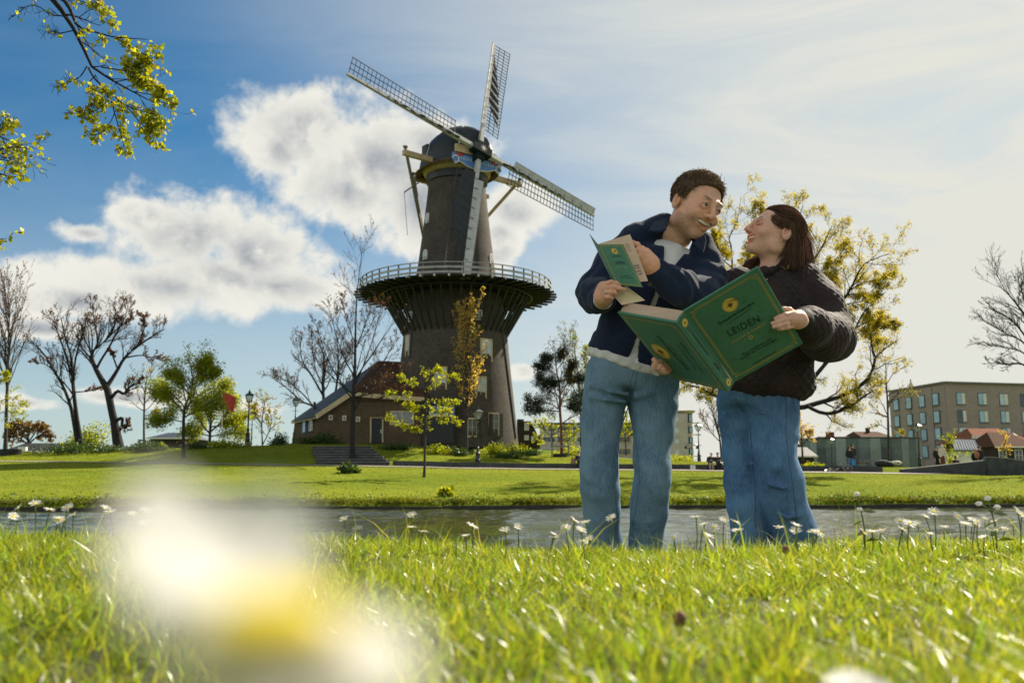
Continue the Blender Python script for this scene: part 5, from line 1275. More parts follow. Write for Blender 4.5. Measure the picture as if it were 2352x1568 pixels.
def house(name, label, f, x0, x1, ytop, yeave, ybase, Y, wmat, rmat, depth=9, hip=True, ridge_in=.18, group=None, overhang=.35, flip=False):
    a_, b_ = A(f, x0, yeave, Y), A(f, x1, yeave, Y); zt_ = A(f, (x0 + x1) / 2, ytop, Y + depth / 2)[2]
    zb_ = min(A(f, x0, ybase, Y)[2], float(far_z(a_[0], Y))) - .3
    o_ = np.array([(a_[0] + b_[0]) / 2, Y, zb_]); h = thing(name, label, 'house', group, tuple(o_))
    MB(o_).box((o_[0], Y + depth / 2, (zb_ + a_[2]) / 2), (b_[0] - a_[0], depth, a_[2] - zb_)).build('wall', wmat, h)
    ww = (b_[0] - a_[0]) * (ridge_in if hip else 0.0); oh = overhang
    xa, xb, ya, yb, ze = a_[0] - oh, b_[0] + oh, Y - oh, Y + depth + oh, a_[2] + .02
    R1, R2 = (xa + ww, (ya + yb) / 2, zt_), (xb - ww, (ya + yb) / 2, zt_)
    rb_ = MB(o_); rb_._add([(xa, ya, ze), (xb, ya, ze), (xb, yb, ze), (xa, yb, ze), R1, R2], [(0, 1, 5, 4), (1, 2, 5), (2, 3, 4, 5), (3, 0, 4), (3, 2, 1, 0)])
    rf = rb_.build('roof', rmat, h)
    MB(o_).beam((xa, ya - .02, ze - .06), (xb, ya - .02, ze - .06), .14, .16).build('gutter', M_white, h)
    return h, rf, o_
h, rf, o_ = house('slate_roof_house', 'low dark roofed building beneath the russet tree at far left', q_, 55, 440, 1378, 1445, 1470, 118, M_darkbrick, M_slate, 10, False)
MB(o_).box(A(q_, 192, 1426, 117.2), (1.0, .5, .5)).build('skylight', M_white, rf)
h, rf, o_ = house('blue_roof_house', 'dark blue-black roofed house behind the fresh green tree', q_, 1268, 1560, 1290, 1335, 1390, 106, M_darkbrick, pm('blue_black_tiles', (.02, .028, .042), .55, .3, 4, bump=.3, bscale=9), 8, True, .22)
h, rf, o_ = house('garden_shed_house', 'dark low roofline half hidden behind the golden shrub tree', u_, 1800, 1935, 800, 868, 930, 104, M_darkbrick, M_slate, 7, False)
h, rf, o_ = house('beige_wing_house', 'small beige walled house touching the left end of the pavilion', u_, 1878, 1960, 775, 792, 900, 128, M_render, M_slate, 6, False)
h, rf, o_ = house('tiled_roof_house', 'house with dark tiled roof showing above the pavilion', s_, 820, 1075, 706, 755, 900, 138, M_darkbrick, M_roofred, 8, True, .12)
MB(o_).box(A(s_, 870, 700, 141), (.5, .5, 1.0)).build('chimney', M_darkbrick, rf)
h, rf, o_ = house('chimney_house', 'low house with a brown chimney behind the left end of the pavilion', s_, 480, 780, 752, 775, 900, 134, M_darkbrick, M_roofred, 8, True, .12)
MB(o_).box(A(s_, 515, 752, 137), (1.1, .6, 1.3)).build('chimney', M_tile, rf)
h, rf, o_ = house('dormer_house', 'house with orange-red tiled roof, white dormer and dark walls at right', s_, 1925, 2420, 676, 805, 1010, 108, M_darkbrick, M_tile, 10, True, .25)
for (x, y, w_, h_) in ((2005, 770, 92, 62),):
    c = A(s_, x, y, 107.2); MB(o_).box(c + np.array([0, 1.2, 0]), (w_ * .0127 * 1.0, 2.6, h_ * .0127)).build('dormer', M_white, h)
    window(h, o_, c + np.array([0, -.12, 0]), nF, w_ * .0127 * .92, h_ * .0127 * .8, 2, 1, M_white, M_glass, fw=.06)
for (x, y) in ((2035, 905), (2165, 905), (2290, 905)):
    window(h, o_, A(s_, x, y, 108), nF, .75, 1.2, 1, 2, M_white, M_glass, fw=.07)
h, rf, o_ = house('gabled_house', 'darker gabled house with tiled roof in front of the dormer house', s_, 2090, 2450, 712, 850, 1010, 101, M_darkbrick, M_roofred, 7, True, .3)
for (x, y) in ((2150, 930), (2300, 930)):
    window(h, o_, A(s_, x, y, 101), nF, .9, 1.3, 2, 2, M_white, M_glass, fw=.07)
# metal roofed shed
c0, c1v = A(s_, 1700, 890, 98), A(s_, 1895, 890, 98); o_ = np.array([c0[0], 98, 2.4])
shd = thing('metal_roof_shed', 'white shed with a sloping blue-grey ribbed metal roof', 'shed', None, tuple(o_))
MB(o_).box(((c0[0] + c1v[0]) / 2, 100.5, (c0[2] + 2.2) / 2), (c1v[0] - c0[0], 4.6, c0[2] - 2.2)).build('wall', M_white, shd)
rr0, rr1 = A(s_, 1668, 788, 102.5), A(s_, 1880, 795, 102.5)
MB(o_).prism([c0 + np.array([-.2, -.3, 0]), c1v + np.array([.2, -.3, 0]), rr1, rr0], (0, .03, .1)).build('roof', M_zinc, shd)
for i in range(10):
    t = i / 9; pA = (c0 + np.array([-.2, -.3, .14])) * (1 - t) + (c1v + np.array([.2, -.3, .14])) * t; pB = rr0 * (1 - t) + rr1 * t + np.array([0, 0, .14])
    MB(o_).beam(pA, pB, .07, .1).build('roof_rib', M_zinc, shd, fixn=False)
# dark house immediately right of the mill
po = A(n_, 275, 1390, 100); po[2] = 4.0
dh = thing('mansard_house', 'dark brick house with white dormer windows just right of the mill', 'house', None, tuple(po))
MB(po).prism([A(n_, x, y, 100) for x, y in ((210, 1400), (210, 1105), (272, 1100), (275, 1121), (345, 1121), (412, 1255), (440, 1262), (440, 1400))], (0, 7, 0)).build('wall', M_darkbrick, dh)
MB(po).prism([A(n_, x, y, 99.9) for x, y in ((208, 1098), (275, 1098), (277, 1118), (348, 1118), (416, 1255), (408, 1258), (344, 1128), (208, 1128))], (0, 7.2, 0)).build('roof', M_slate, dh)
for (x, y, w_, h_) in ((305, 1168, 46, 86), (303, 1285, 46, 50), (366, 1300, 32, 60)):
    window(dh, po, A(n_, x, y, 100), nF, w_ * .011, h_ * .011, 1, 2, M_white, M_skyglass, fw=.1, proud=.05)
# church spire tip far behind
sp0 = A(s_, 1285, 330, 320); st_ = thing('church_spire', 'tiny pointed church spire behind the brick apartments', 'spire', None, (sp0[0], 320, 3))
MB((sp0[0], 320, 3)).lathe([(2.2, 3), (2.2, sp0[2] - 6), (1.3, sp0[2] - 5.9), (.9, sp0[2] + 2), (.15, A(s_, 1285, 228, 320)[2])], 8, (sp0[0], 320, 0)).build('steeple', M_cream, st_)
MB((sp0[0], 320, 3)).tube([(sp0[0], 320, A(s_, 1285, 230, 320)[2]), (sp0[0], 320, A(s_, 1285, 212, 320)[2])], .2, 5).build('weathervane', M_iron, st_)

# ------------------------------------------------------------------ street lamps
M_lampglass = glass_see('lantern_glass', (.55, .55, .50), .35)
def make_lamp():
    r_t = thing('street_lamp', 'x', 'street lamp', 'old-fashioned lantern street lamps')
    b = MB(); b.lathe([(.26, -.1), (.26, .06), (.22, .10), (.20, .42), (.23, .47), (.19, .53), (.17, .95), (.20, 1.0), (.12, 1.08), (.10, 1.35), (.12, 1.4), (.075, 1.46)], 10); b.build('base', M_iron, r_t, True)
    b = MB(); b.lathe([(.072, 1.44), (.058, 2.6), (.075, 2.63), (.052, 2.68), (.042, 3.35), (.07, 3.39), (.04, 3.44), (.04, 3.52), (.11, 3.56), (.12, 3.60)], 10); b.build('column', M_iron, r_t, True)
    b = MB(); b.beam((-.34, 0, 3.12), (.34, 0, 3.12), .035, .035); b.build('ladder_bar', M_iron, r_t)
    lf = MB()
    bw, tw_, z0, z1 = .13, .30, 3.60, 4.18
    for sx in (-1, 1):
        for sy in (-1, 1): lf.beam((sx * bw, sy * bw, z0), (sx * tw_, sy * tw_, z1), .03, .03)
    for s in ((bw, z0), (tw_, z1)):
        for (xa, ya, xb, yb) in ((-1, -1, 1, -1), (1, -1, 1, 1), (1, 1, -1, 1), (-1, 1, -1, -1)): lf.beam((xa * s[0], ya * s[0], s[1]), (xb * s[0], yb * s[0], s[1]), .035, .035)
    lan = lf.build('lantern', M_iron, r_t)
    for (xa, ya, xb, yb) in ((-1, -1, 1, -1), (1, -1, 1, 1), (1, 1, -1, 1), (-1, 1, -1, -1)):
        b = MB(); b.quad((xa * bw * .97, ya * bw * .97, z0 + .01), (xb * bw * .97, yb * bw * .97, z0 + .01), (xb * tw_ * .97, yb * tw_ * .97, z1 - .01), (xa * tw_ * .97, ya * tw_ * .97, z1 - .01)); b.build('pane', M_lampglass, lan, fixn=False)
    b = MB(); V = [(-tw_ - .05, -tw_ - .05, z1 + .02), (tw_ + .05, -tw_ - .05, z1 + .02), (tw_ + .05, tw_ + .05, z1 + .02), (-tw_ - .05, tw_ + .05, z1 + .02), (-.12, -.12, z1 + .2), (.12, -.12, z1 + .2), (.12, .12, z1 + .2), (-.12, .12, z1 + .2)]
    b._add(V, ((0, 3, 2, 1), (4, 5, 6, 7), (0, 1, 5, 4), (1, 2, 6, 5), (2, 3, 7, 6), (3, 0, 4, 7))); b.lathe([(.1, z1 + .2), (.1, z1 + .3), (.15, z1 + .32), (.03, z1 + .36), (.035, z1 + .42), (.01, z1 + .52)], 8); b.build('lantern_roof', M_iron, r_t)
    b = MB(); b.lathe([(.05, z0 + .05), (.06, z0 + .22), (.03, z0 + .3)], 8); b.build('bulb', M_white, r_t, True)
    return r_t
lamp0 = make_lamp(); first = True
for (px, pb_, pt, lbl, rz) in ((568, 1021, 893, 'tall lantern lamp post nearest the bushy green tree', .4), (577, 1019, 938, 'shorter lantern lamp post directly behind the tall left lamp', .5), (676, 1018, 906, 'lantern lamp post at the left end of the barn', .3), (1097, 1075, 931, 'large dark lantern lamp post in front of the mill windows', .5),
        (1606, 1062, 967, 'lantern lamp post beside the round apartment tower', .6), (1912, 1073, 1001, 'lantern lamp post at the left end of the glass pavilion', .4), (2113, 1072, 966, 'bright-topped lantern lamp post at the right end of the pavilion', .5), (2248, 1062, 1009, 'lantern lamp rising behind the backpack wearer', .3), (2333, 1075, 1042, 'lantern just showing above the parapet near the right edge', .3)):
    H = 4.7 if px not in (577,) else 4.2
    Yl = min(FPX * H / (pb_ - pt), 113.0); p = at(px, pb_, Yl)
    o = lamp0 if first else copy_tree(lamp0); first = False
    gz = float(far_z(p[0], Yl)); ztop = at(px, pt, Yl)[2]
    o.location = (p[0], Yl, gz); o.scale = ((ztop - gz) / 4.7,) * 3 if abs((ztop - gz) / 4.7 - 1) < .35 else (1, 1, 1); o.rotation_euler = (0, 0, rz); o['label'] = lbl
# double-armed lamp far behind
pdl = A(u_, 1012, 900, 150); pdl[2] = float(far_z(pdl[0], 150)); dl = thing('twin_lamp', 'small twin-armed lamp in front of the apartment tower', 'street lamp', None, tuple(pdl))
zt_ = A(u_, 1012, 760, 150)[2]
MB(pdl).tube([pdl, (pdl[0], 150, zt_)], .07, 6).build('column', M_iron, dl)
for sg in (-1, 1):
    MB(pdl).tube([(pdl[0], 150, zt_ - .8), (pdl[0] + sg * .5, 150, zt_ - .3), (pdl[0] + sg * .95, 150, zt_ - .55)], .05, 5).build('arm', M_iron, dl)
    MB(pdl).lathe([(.1, zt_ - .6), (.3, zt_ - .95), (.2, zt_ - 1.15)], 8, (pdl[0] + sg * .95, 150, 0)).build('shade', M_iron, dl)
# flag on a pole in the bushy tree
fp = A(q_, 1870, 1390, 82); fp[2] = float(far_z(fp[0], 82)); rfl = thing('red_flag', 'small red flag on a pole against the bushy green tree', 'flag', None, tuple(fp))
ft = A(q_, 1870, 930, 82); MB(fp).tube([fp, ft], .035, 5).build('flagpole', M_white, rfl)
V = []
for i in range(6): V += [ft + np.array([.04 + .26 * i, .12 * math.sin(i * 1.2), -.1 - .12 * i]), ft + np.array([.04 + .22 * i, .12 * math.sin(i * 1.2 + .4), -1.2 - .18 * i])]
b = MB(fp); b._add(V, [(2 * i, 2 * i + 1, 2 * i + 3, 2 * i + 2) for i in range(5)]); b.build('flag_cloth', M_red, rfl, True, fixn=False)
# leaning information board on the lawn edge
pi = A(u_, 1020, 990, 66.0); ib = thing('information_board', 'small pale leaning board at the edge of the path', 'sign', None, tuple(pi))
MB(pi).beam(pi + np.array([0, 0, -.1]), A(u_, 1016, 935, 66.2), .38, .06, (0, 1, 0)).build('panel', M_white, ib)
MB(pi).beam(pi + np.array([.05, .25, -.1]), A(u_, 1017, 945, 66.3), .05, .05).build('stake', M_greywood, ib)
# tree support frames and planter kerbs
def stakes(label, px, py, w_, h_, Y):
    p = at(px, py, Y); p[2] = float(far_z(p[0], Y)); o_ = thing('tree_stake_frame', label, 'stake frame', 'wooden frames staking trees', tuple(p)); k = 1 / pxm(Y)
    for sx in (-1, 1): MB(p).beam(p + np.array([sx * w_ * k / 2, 0, -.1]), p + np.array([sx * w_ * k / 2, 0, h_ * k]), .12, .12).build('stake', M_greywood, o_, fixn=False)
    MB(p).beam(p + np.array([-w_ * k / 2 - .1, -.09, h_ * k * .9]), p + np.array([w_ * k / 2 + .1, -.09, h_ * k * .9]), .05, .14).build('crossbar', M_greywood, o_, fixn=False)
stakes('wooden stake frame around the pine trunk', 1287, 1046, 38, 26, 76.5)
stakes('wooden stake frame around the thin staked tree', 327, 1020, 12, 22, 79.7)
def planter(label, px, py, w_, h_, Y):
    p = at(px, py, Y); p[2] = float(far_z(p[0], Y)); o_ = thing('planter_ring', label, 'planter', 'dark planters at tree feet', tuple(p)); k = 1 / pxm(Y)
    MB(p).lathe([(w_ * k / 2, -.1), (w_ * k / 2 * 1.05, h_ * k), (w_ * k / 2 * .85, h_ * k), (w_ * k / 2 * .85, h_ * k * .6)], 12, tuple(p)).build('rim', M_black, o_, True)
    MB(p).lathe([(w_ * k / 2 * .86, h_ * k * .5), (.2, h_ * k * .7)], 12, tuple(p)).build('soil', M_soil, o_, True)
planter('dark planter ring at the foot of the ochre tree', 1068, 1047, 42, 9, gY(1071, 1041))
planter('dark planter ring at the foot of the pine', 1287, 1050, 32, 7, 76.5)
planter('dark planter ring at the foot of the reddish budding tree', 20, 1050, 50, 12, 73)

# ------------------------------------------------------------------ smooth-surface toolkit (figures)
def sd_cone(P, a, b, ra, rb):
    a = np.asarray(a, np.float32); b = np.asarray(b, np.float32); ab = b - a
    t = np.clip(((P - a) @ ab) / max(float(ab @ ab), 1e-9), 0, 1)
    return np.linalg.norm(P - a - t[:, None] * ab, axis=1) - (ra + (rb - ra) * t)
def sd_ell(P, c, r, M=None):
    q = P - np.asarray(c, np.float32)
    if M is not None: q = q @ np.asarray(M, np.float32)
    r = np.asarray(r, np.float32)
    k0 = np.linalg.norm(q / r, axis=1); k1 = np.linalg.norm(q / (r * r), axis=1)
    return k0 * (k0 - 1) / (k1 + 1e-9)
def smin(a, b, k):
    h = np.clip(.5 + .5 * (b - a) / k, 0, 1)
    return b + (a - b) * h - k * h * (1 - h)
def smax(a, b, k): return -smin(-a, -b, k)
def sd_chain(P, pts, k=.02):
    """pts: list of (point, radius): a limb of blended tapering segments"""
    d = None
    for i in range(len(pts) - 1):
        e = sd_cone(P, pts[i][0], pts[i + 1][0], pts[i][1], pts[i + 1][1])
        d = e if d is None else smin(d, e, k)
    return d
def sd_loft(P, C0, C1, right, prof):
    """elliptic loft along C0->C1: prof rows (t, half width, half depth)"""
    C0 = np.asarray(C0, np.float32); ax = np.asarray(C1, np.float32) - C0; L = np.linalg.norm(ax); ax = ax / L
    r = np.asarray(right, np.float32); r = r - ax * (r @ ax); r /= np.linalg.norm(r); dp = np.cross(ax, r)
    q = P - C0; t = (q @ ax) / L
    T = [p[0] for p in prof]; w_ = np.interp(t, T, [p[1] for p in prof]).astype(np.float32); d_ = np.interp(t, T, [p[2] for p in prof]).astype(np.float32)
    k = np.sqrt(((q @ r) / w_) ** 2 + ((q @ dp) / d_) ** 2)
    d = (k - 1) * np.minimum(w_, d_)
    return smax(smax(d, (T[0] - t) * L, .02), (t - T[-1]) * L, .02)
def proj2(P):
    d = P - CAM.astype(np.float32)
    z = d @ _F.astype(np.float32)
    return np.stack([PCX + FPX * d[:, 0] / z, PCY - FPX * (d @ _U.astype(np.float32)) / z], -1)
def sd_poly2(Q, poly):
    """signed distance of 2-d points to a polygon, negative inside"""
    poly = np.asarray(poly, np.float32); n = len(poly); d = np.full(len(Q), 1e9, np.float32); ins = np.zeros(len(Q), bool)
    for i in range(n):
        a, b = poly[i], poly[(i + 1) % n]; ab = b - a
        t = np.clip(((Q - a) @ ab) / (ab @ ab), 0, 1); d = np.minimum(d, np.linalg.norm(Q - a - t[:, None] * ab, axis=1))
        c = ((a[1] > Q[:, 1]) != (b[1] > Q[:, 1])) & (Q[:, 0] < (b[0] - a[0]) * (Q[:, 1] - a[1]) / (b[1] - a[1] + 1e-12) + a[0]); ins ^= c
    return np.where(ins, -d, d)
def surf_nets(fn, lo, hi, h):
    lo = np.asarray(lo, np.float32); hi = np.asarray(hi, np.float32)
    n = np.ceil((hi - lo) / h).astype(int) + 1
    # coarse pass finds the blocks that can hold the surface
    B = 6; nb = np.ceil(n / B).astype(int)
    cc = np.stack(np.meshgrid(*[np.arange(k) for k in nb], indexing='ij'), -1).reshape(-1, 3)
    cpos = lo + (cc * B + B / 2) * h
    cd = fn(cpos.astype(np.float32)); keep = cc[np.abs(cd) < B * h * 1.35 + .022]
    nn = nb * B + 1
    Vg = np.full(nn, 1.0, np.float32)
    loc = np.stack(np.meshgrid(*[np.arange(B + 1)] * 3, indexing='ij'), -1).reshape(-1, 3)
    idx = (keep[:, None, :] * B + loc[None]).reshape(-1, 3)
    flat = np.unique(np.ravel_multi_index(idx.T, nn)); ijk = np.stack(np.unravel_index(flat, nn), -1)
    vals = np.empty(len(flat), np.float32)
    for s in range(0, len(flat), 400000):
        vals[s:s + 400000] = fn((lo + ijk[s:s + 400000] * h).astype(np.float32))
    # blocks that were skipped keep the sign of their centre
    sg = np.repeat(np.repeat(np.repeat(np.sign(cd).reshape(nb), B, 0), B, 1), B, 2)
    Vg[:nn[0] - 1, :nn[1] - 1, :nn[2] - 1] = sg; Vg.ravel()[flat] = vals
    ins = Vg < 0
    c8 = [ins[dx:nn[0] - 1 + dx, dy:nn[1] - 1 + dy, dz:nn[2] - 1 + dz] for dx in (0, 1) for dy in (0, 1) for dz in (0, 1)]
    cnt = sum(c.astype(np.int8) for c in c8); act = (cnt > 0) & (cnt < 8)
    cells = np.argwhere(act); cid = -np.ones(act.shape, np.int64); cid[act] = np.arange(len(cells))
    acc = np.zeros((len(cells), 3), np.float32); num = np.zeros(len(cells), np.float32)
    for axis in range(3):
        o = [a for a in range(3) if a != axis]
        for da in (0, 1):
            for db in (0, 1):
                p0 = cells.copy(); p0[:, o[0]] += da; p0[:, o[1]] += db; p1 = p0.copy(); p1[:, axis] += 1
                v0 = Vg[tuple(p0.T)]; v1 = Vg[tuple(p1.T)]; x = (v0 < 0) != (v1 < 0)
                t = np.where(x, v0 / (v0 - v1 + 1e-12), 0); pt = p0.astype(np.float32); pt[:, axis] += t
                acc += pt * x[:, None]; num += x
    V = lo + acc / num[:, None] * h
    F = []
    for axis in range(3):
        o = [a for a in range(3) if a != axis]
        sl0 = [slice(1, nn[a] - 1) for a in range(3)]; sl1 = list(sl0); sl0[axis] = slice(0, nn[axis] - 1); sl1[axis] = slice(1, nn[axis])
        a0 = ins[tuple(sl0)]; a1 = ins[tuple(sl1)]; e = np.argwhere(a0 != a1)
        e0 = e.copy(); e0[:, o[0]] += 1; e0[:, o[1]] += 1
        def cell(da, db):
            q = e0.copy(); q[:, o[0]] -= da; q[:, o[1]] -= db; return cid[tuple(q.T)]
        Q = np.stack([cell(1, 1), cell(0, 1), cell(0, 0), cell(1, 0)], -1)
        flip = a0[tuple(e.T)]
        if axis == 1: flip = ~flip
        Q = np.where(flip[:, None], Q, Q[:, ::-1]); F.append(Q)
    F = np.concatenate(F); F = F[(F >= 0).all(1)]
    return V.astype(np.float64), F
def rotm(yaw=0, pitch=0, roll=0):
    return np.array(Matrix.Rotation(roll, 3, 'Y') @ Matrix.Rotation(yaw, 3, 'Z') @ Matrix.Rotation(pitch, 3, 'X'))
def figure_part(name, fn, lo, hi, h, mat, root, cols=None, extra=None, smooth=True):
    V, F = surf_nets(fn, lo, hi, h)
    C = cols(V) if cols is not None else None
    if extra is not None:
        Vs, Fs, Cs = [V], [F], [C]; n = len(V)
        for (v, f, c) in extra: Vs.append(v); Fs.append(f + n); Cs.append(c); n += len(v)
        V = np.concatenate(Vs); F = np.concatenate(Fs); C = np.concatenate(Cs) if C is not None else None
    return link(name, arr_mesh(name, V - np.array(root.location), [F], smooth, C), mat, root)
def ribbons(guides, n, width, rg, spread, seg=9, jit=.004, curl=0.0, tipw=.35):
    """hair: strands blended between neighbouring guide polylines (list of (k,3) arrays)"""
    G = np.array([resample(g, np.ones(len(g)), seg)[0] for g in guides]); m = len(G)
    u = rg.uniform(0, m - 1, n); i = np.clip(u.astype(int), 0, m - 2); t = (u - i)[:, None, None]
    S = G[i] * (1 - t) + G[i + 1] * t
    off = rg.normal(size=(n, 1, 3)) * spread; drift = rg.normal(size=(n, 1, 3)) * jit * np.linspace(0, 1, seg)[None, :, None] ** 2 * 3
    ph = rg.uniform(0, 6.28, (n, 1)); wv = np.stack([np.sin(np.linspace(0, 7, seg)[None] + ph), np.cos(np.linspace(0, 5, seg)[None] + ph), np.zeros((n, seg))], -1) * curl
    S = S + off + drift + wv
    cut = rg.uniform(.8, 1.0, n)
    return strand_mesh(S, width, rg, tipw)
def strand_mesh(S, width, rg, tipw=.35):
    n, seg, _ = S.shape
    T = unit(np.gradient(S, axis=1)); view = unit(S - CAM); sd = unit(np.cross(T, view) + .35 * rg.normal(size=(n, 1, 3)))
    w_ = width * rg.uniform(.6, 1.4, (n, 1, 1)) * np.interp(np.arange(seg), [0, seg * .6, seg - 1], [1, .9, tipw])[None, :, None] / 2
    V = np.stack([S - sd * w_, S + sd * w_], 2)
    b = np.arange(n * seg * 2).reshape(n, seg, 2)
    F = np.stack([b[:, :-1, 0], b[:, :-1, 1], b[:, 1:, 1], b[:, 1:, 0]], -1).reshape(-1, 4)
    c = np.repeat((np.ones((n, 3)) * rg.uniform(.6, 1.5, (n, 1))), seg * 2, 0)
    return V.reshape(-1, 3), F, c

def skin_mat(name, col):
    m = bpy.data.materials.new(name); m.use_nodes = True
    t = NT(m.node_tree); b = t.n['Principled BSDF']
    a = t.new('ShaderNodeVertexColor'); a.layer_name = 'Col'; tcn = t.new('ShaderNodeTexCoord')
    n = t.noise(tcn.outputs['Object'], 60, 4); n2 = t.noise(tcn.outputs['Object'], 9, 3)
    c = t.mix(t.maprange(n, .3, .7), tuple(x * .9 for x in col), tuple(x * 1.06 for x in col))
    c = t.mix(t.math('MULTIPLY', t.maprange(n2, .45, .7), .25), c, (col[0] * 1.0, col[1] * .78, col[2] * .72))
    t.link(t.mix(1.0, c, a.outputs[0], 'MULTIPLY'), b.inputs['Base Color'])
    b.inputs['Roughness'].default_value = .48; b.inputs['Specular IOR Level'].default_value = .4
    b.inputs['Subsurface Weight'].default_value = .25; b.inputs['Subsurface Radius'].default_value = (.012, .005, .003); b.inputs['Subsurface Scale'].default_value = .6
    bn = t.new('ShaderNodeBump'); bn.inputs['Strength'].default_value = .12; bn.inputs['Distance'].default_value = .002
    t.link(t.noise(tcn.outputs['Object'], 260, 3), bn.inputs['Height']); t.link(bn.outputs[0], b.inputs['Normal'])
    return m
def denim_mat(name, col, lite):
    m = bpy.data.materials.new(name); m.use_nodes = True
    t = NT(m.node_tree); b = t.n['Principled BSDF']; tcn = t.new('ShaderNodeTexCoord')
    mp1 = t.new('ShaderNodeMapping'); t.link(tcn.outputs['Object'], mp1.inputs[0]); mp1.inputs['Scale'].default_value = (9, 9, 1)
    n1 = t.noise(mp1.outputs[0], 28, 5, .7); n2 = t.noise(tcn.outputs['Object'], 5.5, 4, .6); n3 = t.noise(tcn.outputs['Object'], 420, 2)
    f = t.math('ADD', t.math('MULTIPLY', t.maprange(n1, .35, .65), .5), t.math('MULTIPLY', t.maprange(n2, .35, .65), .7), clamp=True)
    c = t.mix(f, col, lite); c = t.mix(t.math('MULTIPLY', t.maprange(n3, .35, .65), .12), c, (.42, .52, .60))
    t.link(c, b.inputs['Base Color']); b.inputs['Roughness'].default_value = .85; b.inputs['Specular IOR Level'].default_value = .2; b.inputs['Sheen Weight'].default_value = .0
    bn = t.new('ShaderNodeBump'); bn.inputs['Strength'].default_value = .35; bn.inputs['Distance'].default_value = .0025
    t.link(t.math('ADD', n1, n3), bn.inputs['Height']); t.link(bn.outputs[0], b.inputs['Normal'])
    return m
M_skin = skin_mat('skin_warm', (.72, .40, .255))
M_skinw = skin_mat('skin_fair', (.74, .44, .31))
M_denimA = denim_mat('washed_denim', (.045, .105, .165), (.165, .27, .345))
M_denimB = denim_mat('mid_blue_denim', (.025, .080, .185), (.105, .225, .385))
M_navy = pm('navy_wool', (.011, .019, .044), .9, .25, 90, bump=.25, bscale=300, sheen=.10, spec=.2)
M_tee = pm('white_cotton', (.66, .63, .58), .85, .06, 12, bump=.15, bscale=60)
M_brownq = pm('dark_brown_quilt', (.030, .020, .018), .75, .3, 12, bump=.25, bscale=120, spec=.2, sheen=.05)
M_rib = pm('ribbed_cuff', (.012, .010, .010), .9, .3, 20)
M_teeth = pm('teeth', (.88, .78, .68), .3, .04, 40)
M_eye = pm('eye_white', (.62, .58, .54), .2, .05, 30)
M_iris = pm('eye_iris', (.03, .018, .010), .15, .2, 60)
M_gold = pm('gold', (.75, .50, .18), .25, .1, 20, metal=1.0)
M_silver = pm('silver', (.6, .6, .58), .3, .15, 20, metal=1.0)
M_leather = pm('dark_leather', (.03, .022, .018), .5, .3, 20)
def hair_mat(name, col):
    m = pm(name, col, .65, .3, 30, attr=True, spec=.18, transl=.2); return m
M_hairm = hair_mat('hair_dark_blond', (.13, .08, .042))
M_hairw = hair_mat('hair_brown', (.115, .062, .036))

LIP_U = [((-.034, -.0795, -.0395), .0030), ((-.017, -.0925, -.0462), .0034), ((0, -.0968, -.0470), .0036), ((.017, -.0925, -.0462), .0034), ((.034, -.0795, -.0395), .0030)]
LIP_L = [((-.034, -.0795, -.0400), .0030), ((-.020, -.0885, -.0630), .0040), ((0, -.0925, -.0735), .0046), ((.020, -.0885, -.0640), .0040), ((.034, -.0795, -.0400), .0030)]
def head_fn(smile=1.0, male=True, closed=False):
    """head in its own space: face looks to -Y, z up, centred between the ears"""
    S = 1.0
    def fn(P):
        d = sd_ell(P, (0, .014, .030), (.0745, .094, .086))
        d = smin(d, sd_ell(P, (0, -.026, -.034), (.057 if male else .055, .068, .078 if male else .072)), .03)
        d = smin(d, sd_ell(P, (0, -.072, -.098 if male else -.090), (.021 if male else .017, .018, .016)), .028)
        for s in (-1, 1):
            d = smin(d, sd_ell(P, (s * .050, .002, -.066), (.018, .026, .024) if male else (.013, .022, .02)), .03)
            d = smin(d, sd_ell(P, (s * .040, -.066, -.028), (.024, .021, .020)), .022)                # cheeks lifted by the smile
        d = smin(d, sd_cone(P, (-.034, -.083, .026), (.034, -.083, .026), .011 if male else .008, .011 if male else .008), .02)
        for s in (-1, 1):
            d = smax(d, -sd_ell(P, (s * .033, -.103, .009), (.017, .016, .011)), .012)
        d = smin(d, sd_cone(P, (0, -.091, .020), (0, -.1165 if male else -.1145, -.024), .0070, .0112 if male else .0090), .012)
        for s in (-1, 1):
            d = smin(d, sd_ell(P, (s * .0115, -.101, -.027), (.0085, .0105, .0075)), .006)
            d = smax(d, -sd_ell(P, (s * .0065, -.107, -.0345), (.0035, .005, .003)), .003)
            # eyelids round the narrowed eye
            d = smin(d, sd_chain(P, [((s * .018, -.0865, .0085), .0034), ((s * .032, -.0925, .0160 if not closed else .008), .0042), ((s * .047, -.081, .0085), .0034)], .004), .003)
            d = smin(d, sd_chain(P, [((s * .018, -.0865, .004), .0034), ((s * .032, -.0915, -.0022 if not closed else .0035), .0046), ((s * .047, -.081, .004), .0034)], .004), .003)
            # fold beside the mouth
            d = smax(d, -sd_chain(P, [((s * .020, -.1035, -.030), .0028), ((s * .034, -.098, -.045), .0034), ((s * .0375, -.088, -.062), .0025)], .003), .006)
            e = sd_ell(P, (s * .0780, .016, -.008), (.009, .019, .031))
            e = smax(e, -sd_ell(P, (s * .0870, .010, -.003), (.0075, .011, .019)), .003)
            d = smin(d, e, .008)
        # open smiling mouth
        mo = sd_chain(P, [((-.0325, -.079, -.0415), .0034), ((-.018, -.092, -.0545), .0082), ((0, -.097, -.0600), .0118), ((.018, -.092, -.0545), .0086), ((.0325, -.079, -.0415), .0034)], .006)
        lip = sd_chain(P, LIP_U, .004)
        lip = np.minimum(lip, sd_chain(P, LIP_L, .004))
        d = smin(d, lip, .006)
        d = smax(d, -mo, .003)
        return d
    return fn
